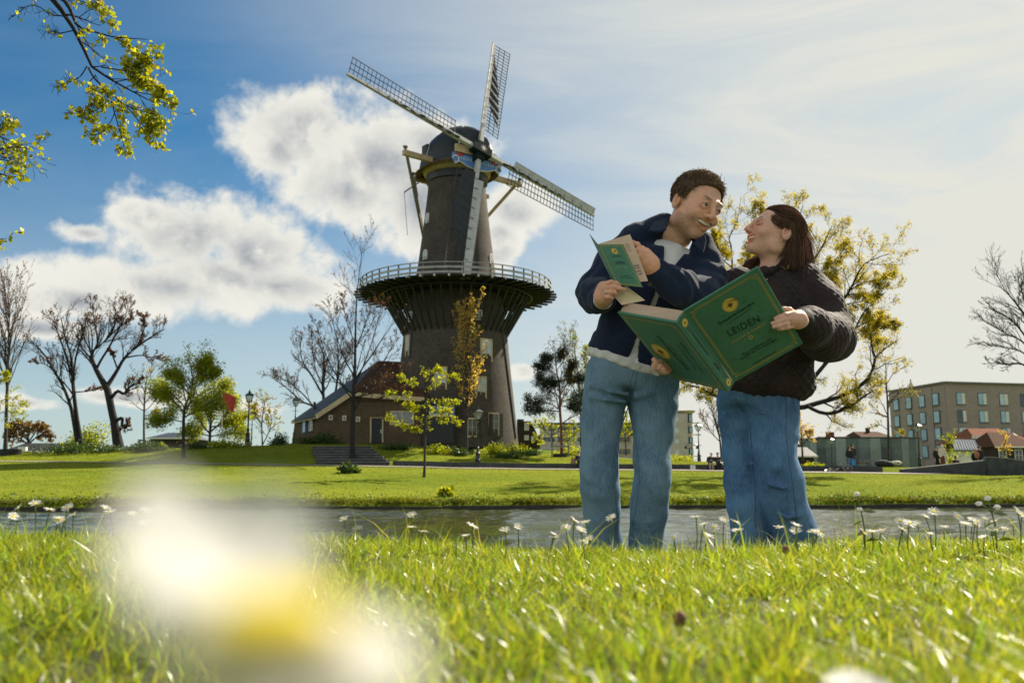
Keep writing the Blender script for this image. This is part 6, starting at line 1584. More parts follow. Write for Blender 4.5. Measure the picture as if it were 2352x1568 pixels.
def head_cols(V, male, M_, c_):
    """natural colouring: lips, flushed cheeks, brows, stubble"""
    L = ((V - c_) @ M_).astype(np.float32)
    C = np.ones((len(V), 3))
    def put(w_, col):
        w_ = np.clip(w_, 0, 1)[:, None]; C[:] = C * (1 - w_) + np.array(col) * w_
    for s in (-1, 1):
        put(.38 * np.exp(-((L[:, 0] - s * .042) ** 2 + (L[:, 2] + .022) ** 2) / .00055) * (L[:, 1] < -.02), (1.02, .80, .76))
    put(.3 * np.exp(-((L[:, 0]) ** 2 + (L[:, 2] + .02) ** 2) / .0003) * (L[:, 1] < -.09), (1.0, .72, .66))
    if male:
        st = np.clip((-.036 - L[:, 2]) / .018, 0, 1) * np.clip((.02 - L[:, 1]) / .03, 0, 1) * np.clip((L[:, 2] + .135) / .02, 0, 1)
        n = .5 + .5 * np.sin(L[:, 0] * 900) * np.sin(L[:, 2] * 830 + L[:, 1] * 700)
        put(st * (.38 + .3 * n), (.34, .31, .30))
        put(.6 * np.clip((-.036 - L[:, 2]) / .004, 0, 1) * np.clip((L[:, 2] + .046) / .004, 0, 1) * (np.abs(L[:, 0]) < .026) * (L[:, 1] < -.085), (.34, .33, .34))
    lip = np.minimum(sd_chain(L, LIP_U), sd_chain(L, LIP_L))
    put(np.clip(.5 - lip / .003, 0, 1) * .75, (.95, .60, .55) if not male else (.92, .66, .60))
    for s in (-1, 1):
        br = sd_chain(L, [((s * .016, -.0945, .0295), .0028), ((s * .034, -.092, .0335), .0032), ((s * .052, -.074, .0275), .0018)])
        put(np.clip(.5 - br / .003, 0, 1) * (.62 if male else .72), (.20, .15, .13))
        ey = sd_chain(L, [((s * .018, -.0885, .006), .002), ((s * .032, -.096, .0085), .002), ((s * .048, -.081, .006), .002)])
        put(np.clip(.5 - ey / .0022, 0, 1) * (.75 if not male else .35), (.18, .13, .12))
        put(.5 * np.clip(1 - np.abs(np.abs(L[:, 0]) - .082) / .006, 0, 1) * (np.abs(L[:, 1] - .010) < .010) * (np.abs(L[:, 2] + .003) < .018), (.85, .52, .45))
    return C

# ------------------------------------------------------------------ the man
S_ = 1 / 1.40306
g6 = lambda x, y, Y: at((1800 + .42535 * x) * S_, (700 + .42535 * y) * S_, Y)
g7 = lambda x, y, Y: at((1800 + .42535 * x) * S_, (1100 + .42535 * y) * S_, Y)
g4 = lambda x, y, Y: at((1850 + .25510 * x) * S_, (500 + .25510 * y) * S_, Y)
g5 = lambda x, y, Y: at((2250 + .23404 * x) * S_, (600 + .23404 * y) * S_, Y)
p6 = lambda x, y: ((1800 + .42535 * x) * S_, (700 + .42535 * y) * S_)
p7 = lambda x, y: ((1800 + .42535 * x) * S_, (1100 + .42535 * y) * S_)
CPX = .42535 * S_ / FPX                       # metres per crop pixel per metre of distance
def leg_chain(f, rows, Y, zfloor):
    out = [(f(x, y, Y + dy), r * CPX * Y) for (x, y, r, dy) in rows]
    p, r = out[-1]; q = out[-2][0]
    d = (p - q) / (q[2] - p[2] + 1e-9)
    out.append((p + d * max(p[2] - zfloor - .03, .02) * .6 + np.array([0, 0, 0]), r)); e = out[-1][0]; e[2] = zfloor + .05
    return out
def folds(P, z0, amp, s, seed=0.0):
    """narrow creases running across a limb, strongest near z0"""
    q = P.astype(np.float64)
    ph = q[:, 2] * 46 + 5 * np.sin(q[:, 0] * 13 + seed) + 6 * np.sin(q[:, 1] * 15 + seed * 2) + q[:, 0] * 30 * math.cos(seed * 3) + 1.6 * np.sin(q[:, 0] * 37 + q[:, 2] * 21)
    return amp * (2.2 * (1 - np.abs(np.sin(ph))) ** 3 - .5) * (.35 + .65 * np.sin(q[:, 0] * 19 + q[:, 2] * 9 + seed) ** 2) * np.exp(-((q[:, 2] - z0) / s) ** 2)
def wrinkle(P, amp, sc=1.0, seed=0.0):
    q = P.astype(np.float64) * sc
    a = np.sin(q[:, 0] * 23 + 6 * np.sin(q[:, 2] * 11 + seed) + 3 * np.sin(q[:, 1] * 29)) * np.sin(q[:, 2] * 19 + 5 * np.sin(q[:, 0] * 13 + seed * 1.7) + q[:, 1] * 9)
    b = np.sin(q[:, 0] * 51 + q[:, 2] * 37 + 4 * np.sin(q[:, 2] * 21 + seed))
    return amp * (a * .75 + b * .25)

YM = 3.44
mroot = g7(500, 1900, YM); mroot[2] = float(near_z(mroot[0], mroot[1]))
man = thing('person', 'man in navy jacket and white shirt laughing down at an open leaflet', 'person', 'people', tuple(mroot))
man['group'] = 'couple in the foreground'
zfl = mroot[2] - .005
Lleg = leg_chain(g7, [(372, 250, 156, 0), (352, 430, 156, 0), (325, 620, 150, -.01), (305, 850, 131, -.03), (308, 1000, 126, -.04), (316, 1150, 130, -.03), (333, 1320, 125, 0), (358, 1520, 116, .02)], YM, zfl)
Rleg = leg_chain(g7, [(690, 330, 195, 0), (712, 500, 172, -.01), (715, 700, 142, -.03), (700, 900, 120, -.05), (712, 1000, 108, -.06), (704, 1130, 128, -.05), (684, 1300, 124, -.02), (664, 1480, 118, 0)], YM, zfl)
kz = g7(310, 1060, YM)[2]
def sfold(P, d, rows, Yc_, r=.011, k=.016, f=g7):
    """raised cloth folds: polylines drawn on the front of a limb"""
    for row in rows:
        d = smin(d, sd_chain(P, [(f(x, y, Yc_ + dy), r) for x, y, dy in row], .01), k)
    return d
def jeans_m(P):
    l = sd_chain(P, Lleg, .05); r = sd_chain(P, Rleg, .05)
    hip = sd_loft(P, g6(552, 1250, YM), g6(600, 1040, YM), np.array(g6(900, 1300, YM)) - np.array(g6(230, 1090, YM)), [(-.25, .150, .105), (.2, .168, .118), (.6, .166, .116), (1.0, .150, .104)])
    d = smin(smin(l, hip, .06), smin(r, hip, .06), .012)
    d = sfold(P, d, [[(196, 995, -.052), (260, 1060, -.088), (400, 1020, -.06)], [(200, 1120, -.05), (300, 1160, -.09), (420, 1100, -.055)], [(600, 1010, -.045), (700, 1070, -.115), (800, 1130, -.05)], [(590, 1150, -.055), (690, 1180, -.105), (790, 1200, -.06)],
                     [(250, 330, -.075), (400, 380, -.1), (520, 400, -.085)], [(240, 420, -.07), (360, 440, -.1), (500, 455, -.085)], [(590, 420, -.09), (720, 380, -.11), (850, 380, -.07)], [(230, 1330, -.03), (330, 1360, -.06), (430, 1330, -.03)], [(580, 1330, -.045), (690, 1360, -.08), (770, 1330, -.05)]], YM, .009, .022)
    return d + .005 + wrinkle(P, .0042, .42, 1.0) + wrinkle(P, .0016, 1.0)
allp = np.array([p for p, r in Lleg + Rleg] + [g6(200, 1060, YM), g6(950, 1060, YM)])
figure_part('jeans', jeans_m, allp.min(0) - .16, allp.max(0) + .13, .0052, M_denimA, man)
# seams and fly
def on_front(fn, x, y, f, Y0):
    """first point of the surface met on the line of sight through (x, y)"""
    a = f(x, y, Y0 - .30); b = f(x, y, Y0 + .12)
    t = np.linspace(0, 1, 240); pts = (a[None] * (1 - t[:, None]) + b[None] * t[:, None]).astype(np.float32); d = fn(pts)
    i = np.argmax(d < 0) if (d < 0).any() else int(np.argmin(d))
    return pts[i].astype(float)
def seam(fn, rows, f, Y0, r, mat, parent, name='seam'):
    pts = []
    for i in range(len(rows) - 1):
        for t in np.linspace(0, 1, 8, endpoint=False): pts.append(on_front(fn, rows[i][0] + (rows[i + 1][0] - rows[i][0]) * t, rows[i][1] + (rows[i + 1][1] - rows[i][1]) * t, f, Y0))
    P_, _ = resample(pts, np.ones(len(pts)), 30)
    return MB(man.location if parent is None else parent.location).tube(P_, r, 5).build(name, mat, parent, True)
M_seamA = denim_mat('seam_denim', (.04, .075, .13), (.10, .16, .22))
for rows in ([(575, 210), (545, 300), (552, 420)], [(598, 230), (572, 330), (556, 425)], [(548, 440), (492, 600), (440, 760), (405, 960), (420, 1100), (440, 1300), (452, 1500)], [(562, 480), (576, 640), (600, 860), (618, 1040), (600, 1180), (572, 1350), (566, 1480)]):
    seam(jeans_m, rows, g7, YM, .0022, M_seamA, man)

# shirt and jacket
C0 = g6(565, 1075, YM); C1 = g6(842, 300, YM - .05)
RT = np.array(g6(1120, 360, YM - .06)) - np.array(g6(575, 185, YM - .02))
def shirt_m(P):
    d = sd_loft(P, C0, C1, RT, [(-.105, .182, .134), (-.04, .178, .130), (.04, .160, .112), (.3, .150, .106), (.65, .168, .112), (.88, .165, .105), (1.0, .115, .085), (1.12, .07, .06)])
    return d + wrinkle(P, .003, 1.5, 1.0)
lo6 = np.minimum(g6(150, 1300, YM), g6(1300, 0, YM)); 
figure_part('shirt', shirt_m, np.array([C0[0] - .22, YM - .2, C0[2] - .12]), np.array([C1[0] + .22, YM + .16, C1[2] + .12]), .0055, M_tee, man)
opening = [p6(815, 30), p6(1015, 185), p6(835, 430), p6(730, 690), p6(616, 935), p6(588, 1135), p6(525, 1080), p6(586, 905), p6(690, 670), p6(790, 410)]
armR = [(g6(585, 185, YM - .03), .066), (g6(430, 340, YM - .04), .064), (g6(275, 560, YM - .05), .062), (g6(290, 600, YM - .16), .056), (g6(335, 628, YM - .27), .047)]
armL = [(g6(1105, 350, YM - .08), .068), (g6(1130, 480, YM - .11), .064), (g6(1075, 610, YM - .19), .062), (g6(900, 520, YM - .26), .056), (g6(735, 415, YM - .31), .050)]
mid_y = YM - .03
def jacket_m(P):
    d = sd_loft(P, C0, C1, RT, [(-.03, .176, .126), (.04, .172, .124), (.10, .176, .128), (.3, .170, .122), (.65, .186, .126), (.88, .185, .118), (1.0, .14, .10), (1.06, .10, .08)])
    d = smin(d, sd_cone(P, g6(610, 178, YM - .03), g4(1130, 890, YM - .035), .064, .050), .04); d = smin(d, sd_cone(P, g6(1100, 345, YM - .07), g4(1600, 1090, YM - .07), .064, .044), .04)
    Q = proj2(P)
    op = np.maximum(sd_poly2(Q, opening) / FPX * YM, (P[:, 1] - mid_y))
    d = smax(d, -op, .006)
    # hollow, so the shirt shows in the opening
    a = sd_chain(P, armR, .05); b = sd_chain(P, armL, .05)
    a = a + wrinkle(P, .0055, 1.2, 3.0); b = b + wrinkle(P, .0055, 1.25, 5.0)
    d = d + wrinkle(P, .0042, .75, 2.0)
    d = smin(d, a, .025); d = smin(d, b, .02)
    # raised hem band
    ax = unit((np.array(C1) - np.array(C0))[None])[0].astype(np.float32); t = (P - np.asarray(C0, np.float32)) @ ax / np.linalg.norm(np.array(C1) - np.array(C0))
    return d - .003 * ((t < .125) & (t > -.05))
figure_part('jacket', jacket_m, np.array([g6(170, 600, YM - .1)[0] - .03, YM - .42, C0[2] - .06]), np.array([g6(1260, 400, YM)[0] + .03, YM + .16, g6(800, 20, YM)[2] + .03]), .0050, M_navy, man)
# collar flaps
def flap(poly, th, parent, mat, name, sub=1):
    P_ = [np.asarray(p, float) for p in poly]; n = np.cross(P_[1] - P_[0], P_[-1] - P_[0]); n /= np.linalg.norm(n); n = n if n[1] < 0 else -n
    b = MB(parent.location); b.prism(P_, -n * th); o = b.build(name, mat, parent); md = o.modifiers.new('bevel', 'BEVEL'); md.width = th * .45; md.segments = 2; return o
YC = YM - .05
flap([g4(1178, 782, YC - .05), g4(1000, 838, YC - .085), g4(942, 946, YC - .125), g4(1060, 958, YC - .14), g4(1168, 930, YC - .12)], .010, man, M_navy, 'collar')
flap([g4(1655, 985, YC - .115), g4(1672, 1075, YC - .13), g4(1636, 1232, YC - .155), g4(1506, 1102, YC - .15), g4(1560, 1060, YC - .125)], .010, man, M_navy, 'collar')
flap([g4(1178, 782, YC - .05), g4(1168, 930, YC - .12), g4(1180, 900, YC - .06), g4(1215, 800, YC + .0)], .008, man, M_navy, 'collar')
# zip edges, tab and cuff button
for rows in ([(790, 400), (720, 585), (640, 800), (588, 905), (528, 1050)], [(612, 950), (600, 1030), (590, 1105)]):
    seam(jacket_m, [(x, y) for x, y in rows], g6, YM - .02, .0030, M_silver if rows[0][0] == 612 else M_rib, man, 'zip')
MB(man.location).box(g6(590, 1085, YM - .15), (.012, .006, .02)).build('zip_pull', M_silver, man)
MB(man.location).tube([g6(690, 507, YM - .365), g6(690, 507, YM - .373)], .008, 10).build('cuff_button', M_leather, man)
MB(man.location).tube([g6(598, 222 + 908, YM - .128) , g6(598, 1130, YM - .135)], .009, 10).build('jeans_button', M_silver, man)

# head
HC = g4(1540, 650, YM - .12); HM = rotm(R(31), R(15), R(16))
hm = head_fn(1.0, True, False)
neckA = HC + HM @ np.array([0, .028, -.05]); neckB = g4(1290, 1010, YM - .045)
def headm(P):
    L = ((P - HC.astype(np.float32)) @ HM.astype(np.float32)) / 1.06
    d = hm(L) * 1.06
    return smin(d, sd_cone(P, neckA, neckB, .052, .062), .03)
V_, F_ = None, None
def hand_fn(chains, palm, k=.004):
    def fn(P):
        d = sd_chain(P, palm, .02)
        for c in chains: d = smin(d, sd_chain(P, c, .006), k)
        return d
    return fn
YH = YM - .40                                      # the leaflet is held in front of the chest
fr = .0080
def fing(f, rows, r): return [(f(x, y, Y), r * s) for x, y, Y, s in rows]
hR = hand_fn([fing(g6, [(345, 505, YH - .005, 1.1), (400, 492, YH - .020, 1.05), (438, 500, YH - .020, .95), (462, 512, YH - .014, .8)], fr),
              fing(g6, [(345, 535, YH - .005, 1.1), (415, 530, YH - .022, 1.05), (465, 540, YH - .022, .95), (502, 545, YH - .016, .8)], fr),
              fing(g6, [(345, 565, YH - .005, 1.1), (390, 568, YH - .026, 1.05), (425, 572, YH - .022, .9), (436, 574, YH - .012, .8)], fr),
              fing(g6, [(345, 598, YH - .0, 1.0), (380, 605, YH - .022, .95), (408, 612, YH - .016, .8)], fr),
              fing(g6, [(350, 590, YH + .02, 1.15), (400, 545, YH + .028, 1.1), (440, 520, YH + .022, .95)], fr)],
             [(g6(330, 640, YH + .06), .026), (g6(338, 600, YH + .02), .029), (g6(345, 540, YH + .006), .026)])
hRo = surf_nets(hR, g6(270, 700, YH - .07) - np.array([0, 0, 0]), np.maximum(g6(540, 450, YH + .12), g6(540, 450, YH)) + np.array([0, .02, 0]), .0026)
YL2 = YM - .36
hL = hand_fn([fing(g6, [(640, 262, YL2, 1.1), (600, 205, YL2 + .004, 1.0), (560, 190, YL2 + .012, .9), (520, 185, YL2 + .02, .75)], fr),
              fing(g6, [(640, 285, YL2, 1.1), (596, 250, YL2 - .005, 1.05), (575, 275, YL2 + .012, .95), (600, 300, YL2 + .022, .8)], fr),
              fing(g6, [(655, 320, YL2, 1.1), (612, 295, YL2 - .004, 1.05), (595, 320, YL2 + .014, .95), (620, 345, YL2 + .022, .8)], fr),
              fing(g6, [(672, 350, YL2 + .002, 1.0), (640, 335, YL2 - .002, .95), (622, 358, YL2 + .012, .85)], fr),
              fing(g6, [(668, 270, YL2 + .03, 1.2), (635, 235, YL2 + .035, 1.1), (600, 232, YL2 + .03, .9)], fr)],
             [(g6(715, 405, YL2 + .03), .028), (g6(690, 355, YL2 + .014), .032), (g6(650, 290, YL2 + .01), .029)], .005)
hLo = surf_nets(hL, g6(490, 470, YL2 - .06), g6(790, 150, YL2 + .09), .0026)
def torso_m(P):                                    # the body under the clothes
    d = sd_loft(P, C0, C1, RT, [(-.25, .12, .085), (.5, .13, .085), (.9, .12, .08), (1.05, .06, .055)])
    d = smin(d, smin(sd_chain(P, [(p, r * .72) for p, r in Lleg], .04), sd_chain(P, [(p, r * .72) for p, r in Rleg], .04), .02), .05)
    d = smin(d, sd_chain(P, [(p, r * .6) for p, r in armR], .03), .03); d = smin(d, sd_chain(P, [(p, r * .6) for p, r in armL], .03), .03)
    return smin(d, sd_cone(P, neckA, neckB, .05, .055), .03)
tv, tf = surf_nets(torso_m, np.minimum(allp.min(0), g6(200, 700, YM)) - .2 , np.maximum(allp.max(0), g6(1250, 100, YM)) + .2, .012)
one = lambda v, c=(1.0, .92, .9): np.tile(np.array(c), (len(v), 1))
body_m = figure_part('body', headm, HC - .165, HC + .155, .0023, M_skin, man, lambda V: head_cols((V - HC) / 1.06 + HC, True, HM, HC), [(hRo[0], hRo[1], one(hRo[0], (1, .95, .93))), (hLo[0], hLo[1], one(hLo[0])), (tv, tf, one(tv))])
def head_local(M_, c_, s=1.06): return lambda p: c_ + M_ @ (np.asarray(p, float) * s)
def face_bits(root, H, closed=False, gaze=(0, 0), scale=1.0):
    for s in (-1, 1):
        if closed: continue
        b = MB(root.location); c = H((s * .032, -.0795, .0062)); b.lathe([(.0118 * math.sin(t), -.0118 * math.cos(t)) for t in np.linspace(.05, math.pi - .05, 9)], 14, tuple(c)); b.build('eyeball', M_eye, root, True)
        b = MB(root.location); c = H((s * .032 + gaze[0], -.0880, .0062 + gaze[1])); b.lathe([(.0055 * math.sin(t), -.0055 * math.cos(t)) for t in np.linspace(.05, math.pi - .05, 7)], 12, tuple(c)); b.build('iris', M_iris, root, True)
    pu = []; F = []
    xs_ = np.linspace(-.028, .028, 17)
    V = []
    for i, x in enumerate(xs_):
        yy = -.0925 + 12.0 * x * x; zt_ = -.0470 + 1.5 * x * x; zb_ = zt_ - .0098 * (1 - (x / .030) ** 2 * .55) - .0007 * (i % 2)
        V += [H((x, yy, zt_)), H((x, yy - .0010 * (i % 2), zb_)), H((x, yy + .003, zb_))]
    for i in range(16): F += [(3 * i, 3 * i + 1, 3 * i + 4, 3 * i + 3), (3 * i + 1, 3 * i + 2, 3 * i + 5, 3 * i + 4)]
    b = MB(root.location); b._add(V, F); b.build('teeth', M_teeth, root, True, fixn=False)
    b = MB(root.location); b.prism([H((x, -.078 + 10 * x * x, z)) for x, z in ((-.024, -.046), (.024, -.046), (.02, -.066), (0, -.072), (-.02, -.066))], H((0, .012, 0)) - H((0, 0, 0))); b.build('mouth_interior', pm('mouth_dark', (.10, .02, .018), .6, .2, 20), root)
face_bits(man, head_local(HM, HC), False, (.0035, -.001))

# hair: a cap of clumped locks with loose strands
def hairline(L):
    return np.interp(L[:, 2], [-.075, -.05, -.02, 0, .02, .045, .066, .085, .12], [.075, .045, .016, -.006, -.022, -.030, -.044, -.074, -.11])
def haircap_m(P):
    L = ((P - HC.astype(np.float32)) @ HM.astype(np.float32)) / 1.06
    d = sd_ell(L, (0, .017, .036), (.0815, .101, .0905))
    d = d - .0016 * np.sin(L[:, 0] * 150 + 6 * np.sin(L[:, 1] * 60)) * np.sin(L[:, 1] * 120 + 4 * np.sin(L[:, 0] * 70)) - .003
    d = smax(d, (hairline(L) - L[:, 1]) * .8, .008)
    for s in (-1, 1): d = smax(d, -sd_ell(L, (s * .082, .010, -.012), (.02, .021, .032)), .004)
    return smax(d, -(L[:, 2] + .062), .01) * 1.06
hv, hf = surf_nets(haircap_m, HC - .16, HC + .17, .0036)
rgm = np.random.default_rng(5)
HL = lambda p: (np.asarray(p, float) @ HM.T) * 1.06 + HC
n = 7500
th = rgm.uniform(-math.pi, math.pi, n); ph = np.arccos(rgm.uniform(-.35, 1, n))
U = np.stack([np.sin(ph) * np.sin(th), -np.sin(ph) * np.cos(th), np.cos(ph)], -1)
root_l = np.array([0, .017, .036]) + U * np.array([.080, .0995, .089])
ok = (root_l[:, 1] > hairline(root_l) + .002) & (root_l[:, 2] > -.058) & ~((np.abs(root_l[:, 0]) > .06) & (root_l[:, 2] < .018) & (np.abs(root_l[:, 1] - .01) < .022))
root_l = root_l[ok]; U = U[ok]; n = len(root_l)
flow = root_l - np.array([.01, .055, .125])
topm = np.clip((root_l[:, 2] - .035) / .04, 0, 1)[:, None]; flow = unit(flow) * (1 - topm) + np.array([.65, .45, .55]) * topm * np.where(root_l[:, 1:2] < .05, 1, .2) + unit(flow) * topm * .35
flow = unit(flow - U * (flow * U).sum(-1, keepdims=True))
flow = unit(flow + .35 * rgm.normal(size=flow.shape)); flow = unit(flow - U * (flow * U).sum(-1, keepdims=True) * .8)
ln = np.where(root_l[:, 2] > .06, rgm.uniform(.026, .055, n), rgm.uniform(.012, .026, n))
ts = np.linspace(0, 1, 6)
St = np.stack([root_l + flow * (ln * t)[:, None] + U * (.006 * np.sin(t * math.pi * .8) + .001 * t + rgm.uniform(-.002, .003, n) * t)[:, None] - U * (ln * ln * 3.4 * t * t)[:, None] for t in ts], 1)
St = St @ HM.T * 1.06 + HC
sv, sf, sc = strand_mesh(St, .0019, rgm)
a = Acc(); a.add(hv, hf, np.ones((len(hv), 3)) * .75); a.add(sv, sf, sc)
link('hair', a.mesh('hair', True, man.location), M_hairm, man)
# ring, bracelet, shoes
def ring(root, c, ax, r, w_, mat, name):
    ax = np.asarray(ax, float); ax /= np.linalg.norm(ax); u = np.cross(ax, (0.1, .3, .9)); u /= np.linalg.norm(u); v = np.cross(ax, u)
    MB(root.location).tube([c + r * (math.cos(t) * u + math.sin(t) * v) for t in np.linspace(0, 2 * math.pi, 17)], w_, 6, False).build(name, mat, root, True)
ring(man, g6(372, 568, YH - .017), g6(400, 570, YH - .02) - g6(345, 565, YH - .005), .0100, .0022, M_silver, 'ring')
ring(man, g6(338, 628, YH + .055), g6(345, 600, YH + .0) - g6(330, 650, YH + .09), .031, .004, M_silver, 'bracelet')
def shoe(root, p, yaw, mat):
    b = MB(root.location); V = []; n = 10
    prof = [(-.12, .036, .06), (-.08, .042, .085), (-.02, .042, .09), (.06, .046, .06), (.12, .046, .045), (.155, .03, .035)]
    for (y, w_, h_) in prof:
        for k in range(n):
            t = math.pi * k / (n - 1); x0, z0 = w_ * math.cos(t), h_ * math.sin(t)
            V.append((p[0] + x0 * math.cos(yaw) + y * math.sin(yaw), p[1] + x0 * math.sin(yaw) - y * math.cos(yaw), p[2] + z0))
    F = [(i * n + k, i * n + k + 1, (i + 1) * n + k + 1, (i + 1) * n + k) for i in range(len(prof) - 1) for k in range(n - 1)] + [tuple(range(n)), tuple(range((len(prof) - 1) * n, len(prof) * n))]
    F += [(i * n, (i + 1) * n, (i + 1) * n + n - 1, i * n + n - 1) for i in range(len(prof) - 1)]
    b._add(V, F); b.build('shoe', mat, root, True)
for lg, yw in ((Lleg, -.2), (Rleg, .3)):
    e = lg[-1][0]; shoe(man, (e[0], e[1] - .03, float(near_z(e[0], e[1])) - .01), yw, M_leather)

# ------------------------------------------------------------------ the woman
YW = 3.47
wroot = g7(1600, 1850, YW); wroot[2] = float(near_z(wroot[0], wroot[1]))
woman = thing('person', 'long-haired woman in dark quilted jacket and jeans laughing up at the man', 'person', 'couple in the foreground', tuple(wroot))
zfw = wroot[2] - .005
wL = leg_chain(g7, [(1345, 450, 128, .03), (1345, 620, 118, .03), (1362, 850, 114, .03), (1388, 1050, 120, .02), (1418, 1250, 130, .02), (1450, 1450, 130, .03)], YW, zfw)
wR = leg_chain(g7, [(1612, 450, 188, -.02), (1618, 600, 180, -.03), (1618, 750, 160, -.05), (1634, 900, 142, -.07), (1678, 1050, 155, -.07), (1702, 1200, 152, -.05), (1748, 1350, 150, -.03), (1788, 1460, 145, -.02)], YW, zfw)
kzw = g7(1640, 1000, YW)[2]
def jeans_w(P):
    l = sd_chain(P, wL, .05); r = sd_chain(P, wR, .05)
    hip = sd_loft(P, g7(1500, 480, YW), g7(1510, 240, YW), np.array([1.0, .1, 0]), [(-.1, .140, .11), (.4, .146, .118), (1.0, .140, .112)])
    d = smin(smin(l, hip, .05), smin(r, hip, .06), .010)
    d = sfold(P, d, [[(1560, 900, -.09), (1650, 960, -.155), (1760, 985, -.09)], [(1600, 1080, -.14), (1700, 1110, -.165), (1800, 1080, -.1)], [(1290, 900, -.05), (1380, 950, -.1), (1460, 930, -.06)], [(1440, 570, -.09), (1540, 540, -.14), (1680, 545, -.15)], [(1250, 560, -.04), (1330, 540, -.085), (1420, 560, -.07)], [(1640, 1290, -.13), (1740, 1330, -.165), (1840, 1310, -.1)]], YW, .009, .022)
    return d + .005 + wrinkle(P, .0042, .42, 2.0) + wrinkle(P, .0016, 1.0, 3.0)
wp_ = np.array([p for p, r in wL + wR] + [g7(1200, 240, YW), g7(1830, 240, YW)])
figure_part('jeans', jeans_w, wp_.min(0) - .15, wp_.max(0) + np.array([.13, .14, .04]), .0052, M_denimB, woman)
M_seamB = denim_mat('seam_denim_dark', (.025, .055, .11), (.06, .11, .18))
def seam2(rows, mat=M_seamB, r=.0024):
    pts = []
    for i in range(len(rows) - 1):
        for t in np.linspace(0, 1, 8, endpoint=False): pts.append(on_front(jeans_w, rows[i][0] + (rows[i + 1][0] - rows[i][0]) * t, rows[i][1] + (rows[i + 1][1] - rows[i][1]) * t, g7, YW))
    MB(woman.location).tube(resample(pts, np.ones(len(pts)), 34)[0], r, 5).build('seam', mat, woman, True)
for rows in ([(1715, 370), (1728, 520), (1722, 700), (1745, 900), (1775, 1100), (1800, 1300), (1815, 1420)], [(1330, 430), (1370, 480), (1395, 520), (1425, 555)], [(1452, 640), (1468, 850), (1482, 1050), (1490, 1250), (1492, 1430)], [(1768, 380), (1778, 470), (1792, 550)]):
    seam2(rows)

# quilted jacket
wC0 = g6(1556, 1345, YW - .01); wC1 = g6(1600, 500, YW - .03); wRT = np.array(g6(1880, 480, YW)) - np.array(g6(1330, 510, YW + .02))
wArmA = [(g6(1850, 500, YW - .02), .080), (g6(1960, 680, YW - .04), .085), (g6(2055, 900, YW - .08), .082), (g6(2010, 905, YW - .24), .074), (g6(1905, 830, YW - .40), .056), (g6(1850, 792, YW - .47), .040)]
wArmB = [(g6(1370, 520, YW + .02), .074), (g6(1240, 760, YW - .02), .074), (g6(1130, 980, YW - .05), .068), (g6(960, 1080, YW - .08), .056), (g6(860, 1130, YW - .10), .040)]
QS = 1 / .0115
def quilt(P, u, v, amp):
    """diamond stitching: lines pulled in between soft pads"""
    a = np.abs(np.sin((u + v) * QS)); b = np.abs(np.sin((u - v) * QS))
    return -amp * (np.minimum(a, b) ** .6 * (.75 + .35 * np.sin(u * 31 + 2 * np.sin(v * 23))))
def jacket_w(P):
    d = sd_loft(P, wC0, wC1, wRT, [(-.02, .150, .118), (.02, .172, .136), (.07, .186, .146), (.2, .184, .146), (.5, .165, .135), (.8, .160, .12), (.95, .135, .10), (1.06, .085, .075), (1.12, .062, .058)])
    q = P.astype(np.float64)
    d = d + quilt(P, q[:, 0] * 1.0, q[:, 2] * .85 + .006 * np.sin(q[:, 0] * 25), .0070) + wrinkle(P, .002, .5, 1.0)
    a = sd_chain(P, wArmA, .06)
    # stitch lines on the sleeve follow its length
    a = a + quilt(P, q[:, 0] * .8 + q[:, 1] * .9, q[:, 2] * .9 + .008 * np.sin(q[:, 0] * 22), .0042) + wrinkle(P, .005, .45, 4.0)
    b = sd_chain(P, wArmB, .05) + quilt(P, q[:, 0], q[:, 2], .005)
    d = smin(d, a, .022); d = smin(d, b, .03)
    return d
lo = np.minimum(g6(780, 1420, YW), g6(780, 1420, YW - .2)) - np.array([.02, .26, .02]); hi = g6(2210, 330, YW) + np.array([.04, .2, .04])
lo[1] = YW - .56
figure_part('jacket', jacket_w, lo, hi, .0040, M_brownq, woman)
def cuff_w(P): return sd_chain(P, [(g6(1868, 800, YW - .455), .041), (g6(1838, 786, YW - .49), .038), (g6(1822, 778, YW - .51), .036)], .01) - .0012 * np.sin((P[:, 2] * 900 + P[:, 0] * 300))
figure_part('cuff', cuff_w, g6(1780, 900, YW - .60), g6(1930, 690, YW - .38), .0028, M_rib, woman)
# neckband and small white tag
def band(P): 
    return sd_chain(P, [(g5(900, 1235, YW - .105), .008), (g5(1000, 1180, YW - .120), .008), (g5(1100, 1110, YW - .11), .008), (g5(1170, 1030, YW - .085), .008), (g5(1200, 960, YW - .04), .008)], .008)
figure_part('neckband', band, g5(840, 1300, YW - .2), g5(1290, 900, YW + .02), .003, M_rib, woman)
MB(woman.location).beam(g5(930, 1292, YW - .135), g5(958, 1278, YW - .137), .004, .002).build('tag', M_tee, woman)
MB(woman.location).beam(g6(1783, 1325, YW - .09), g6(1812, 1332, YW - .085), .018, .01).build('belt_loop_tag', M_tee, woman)

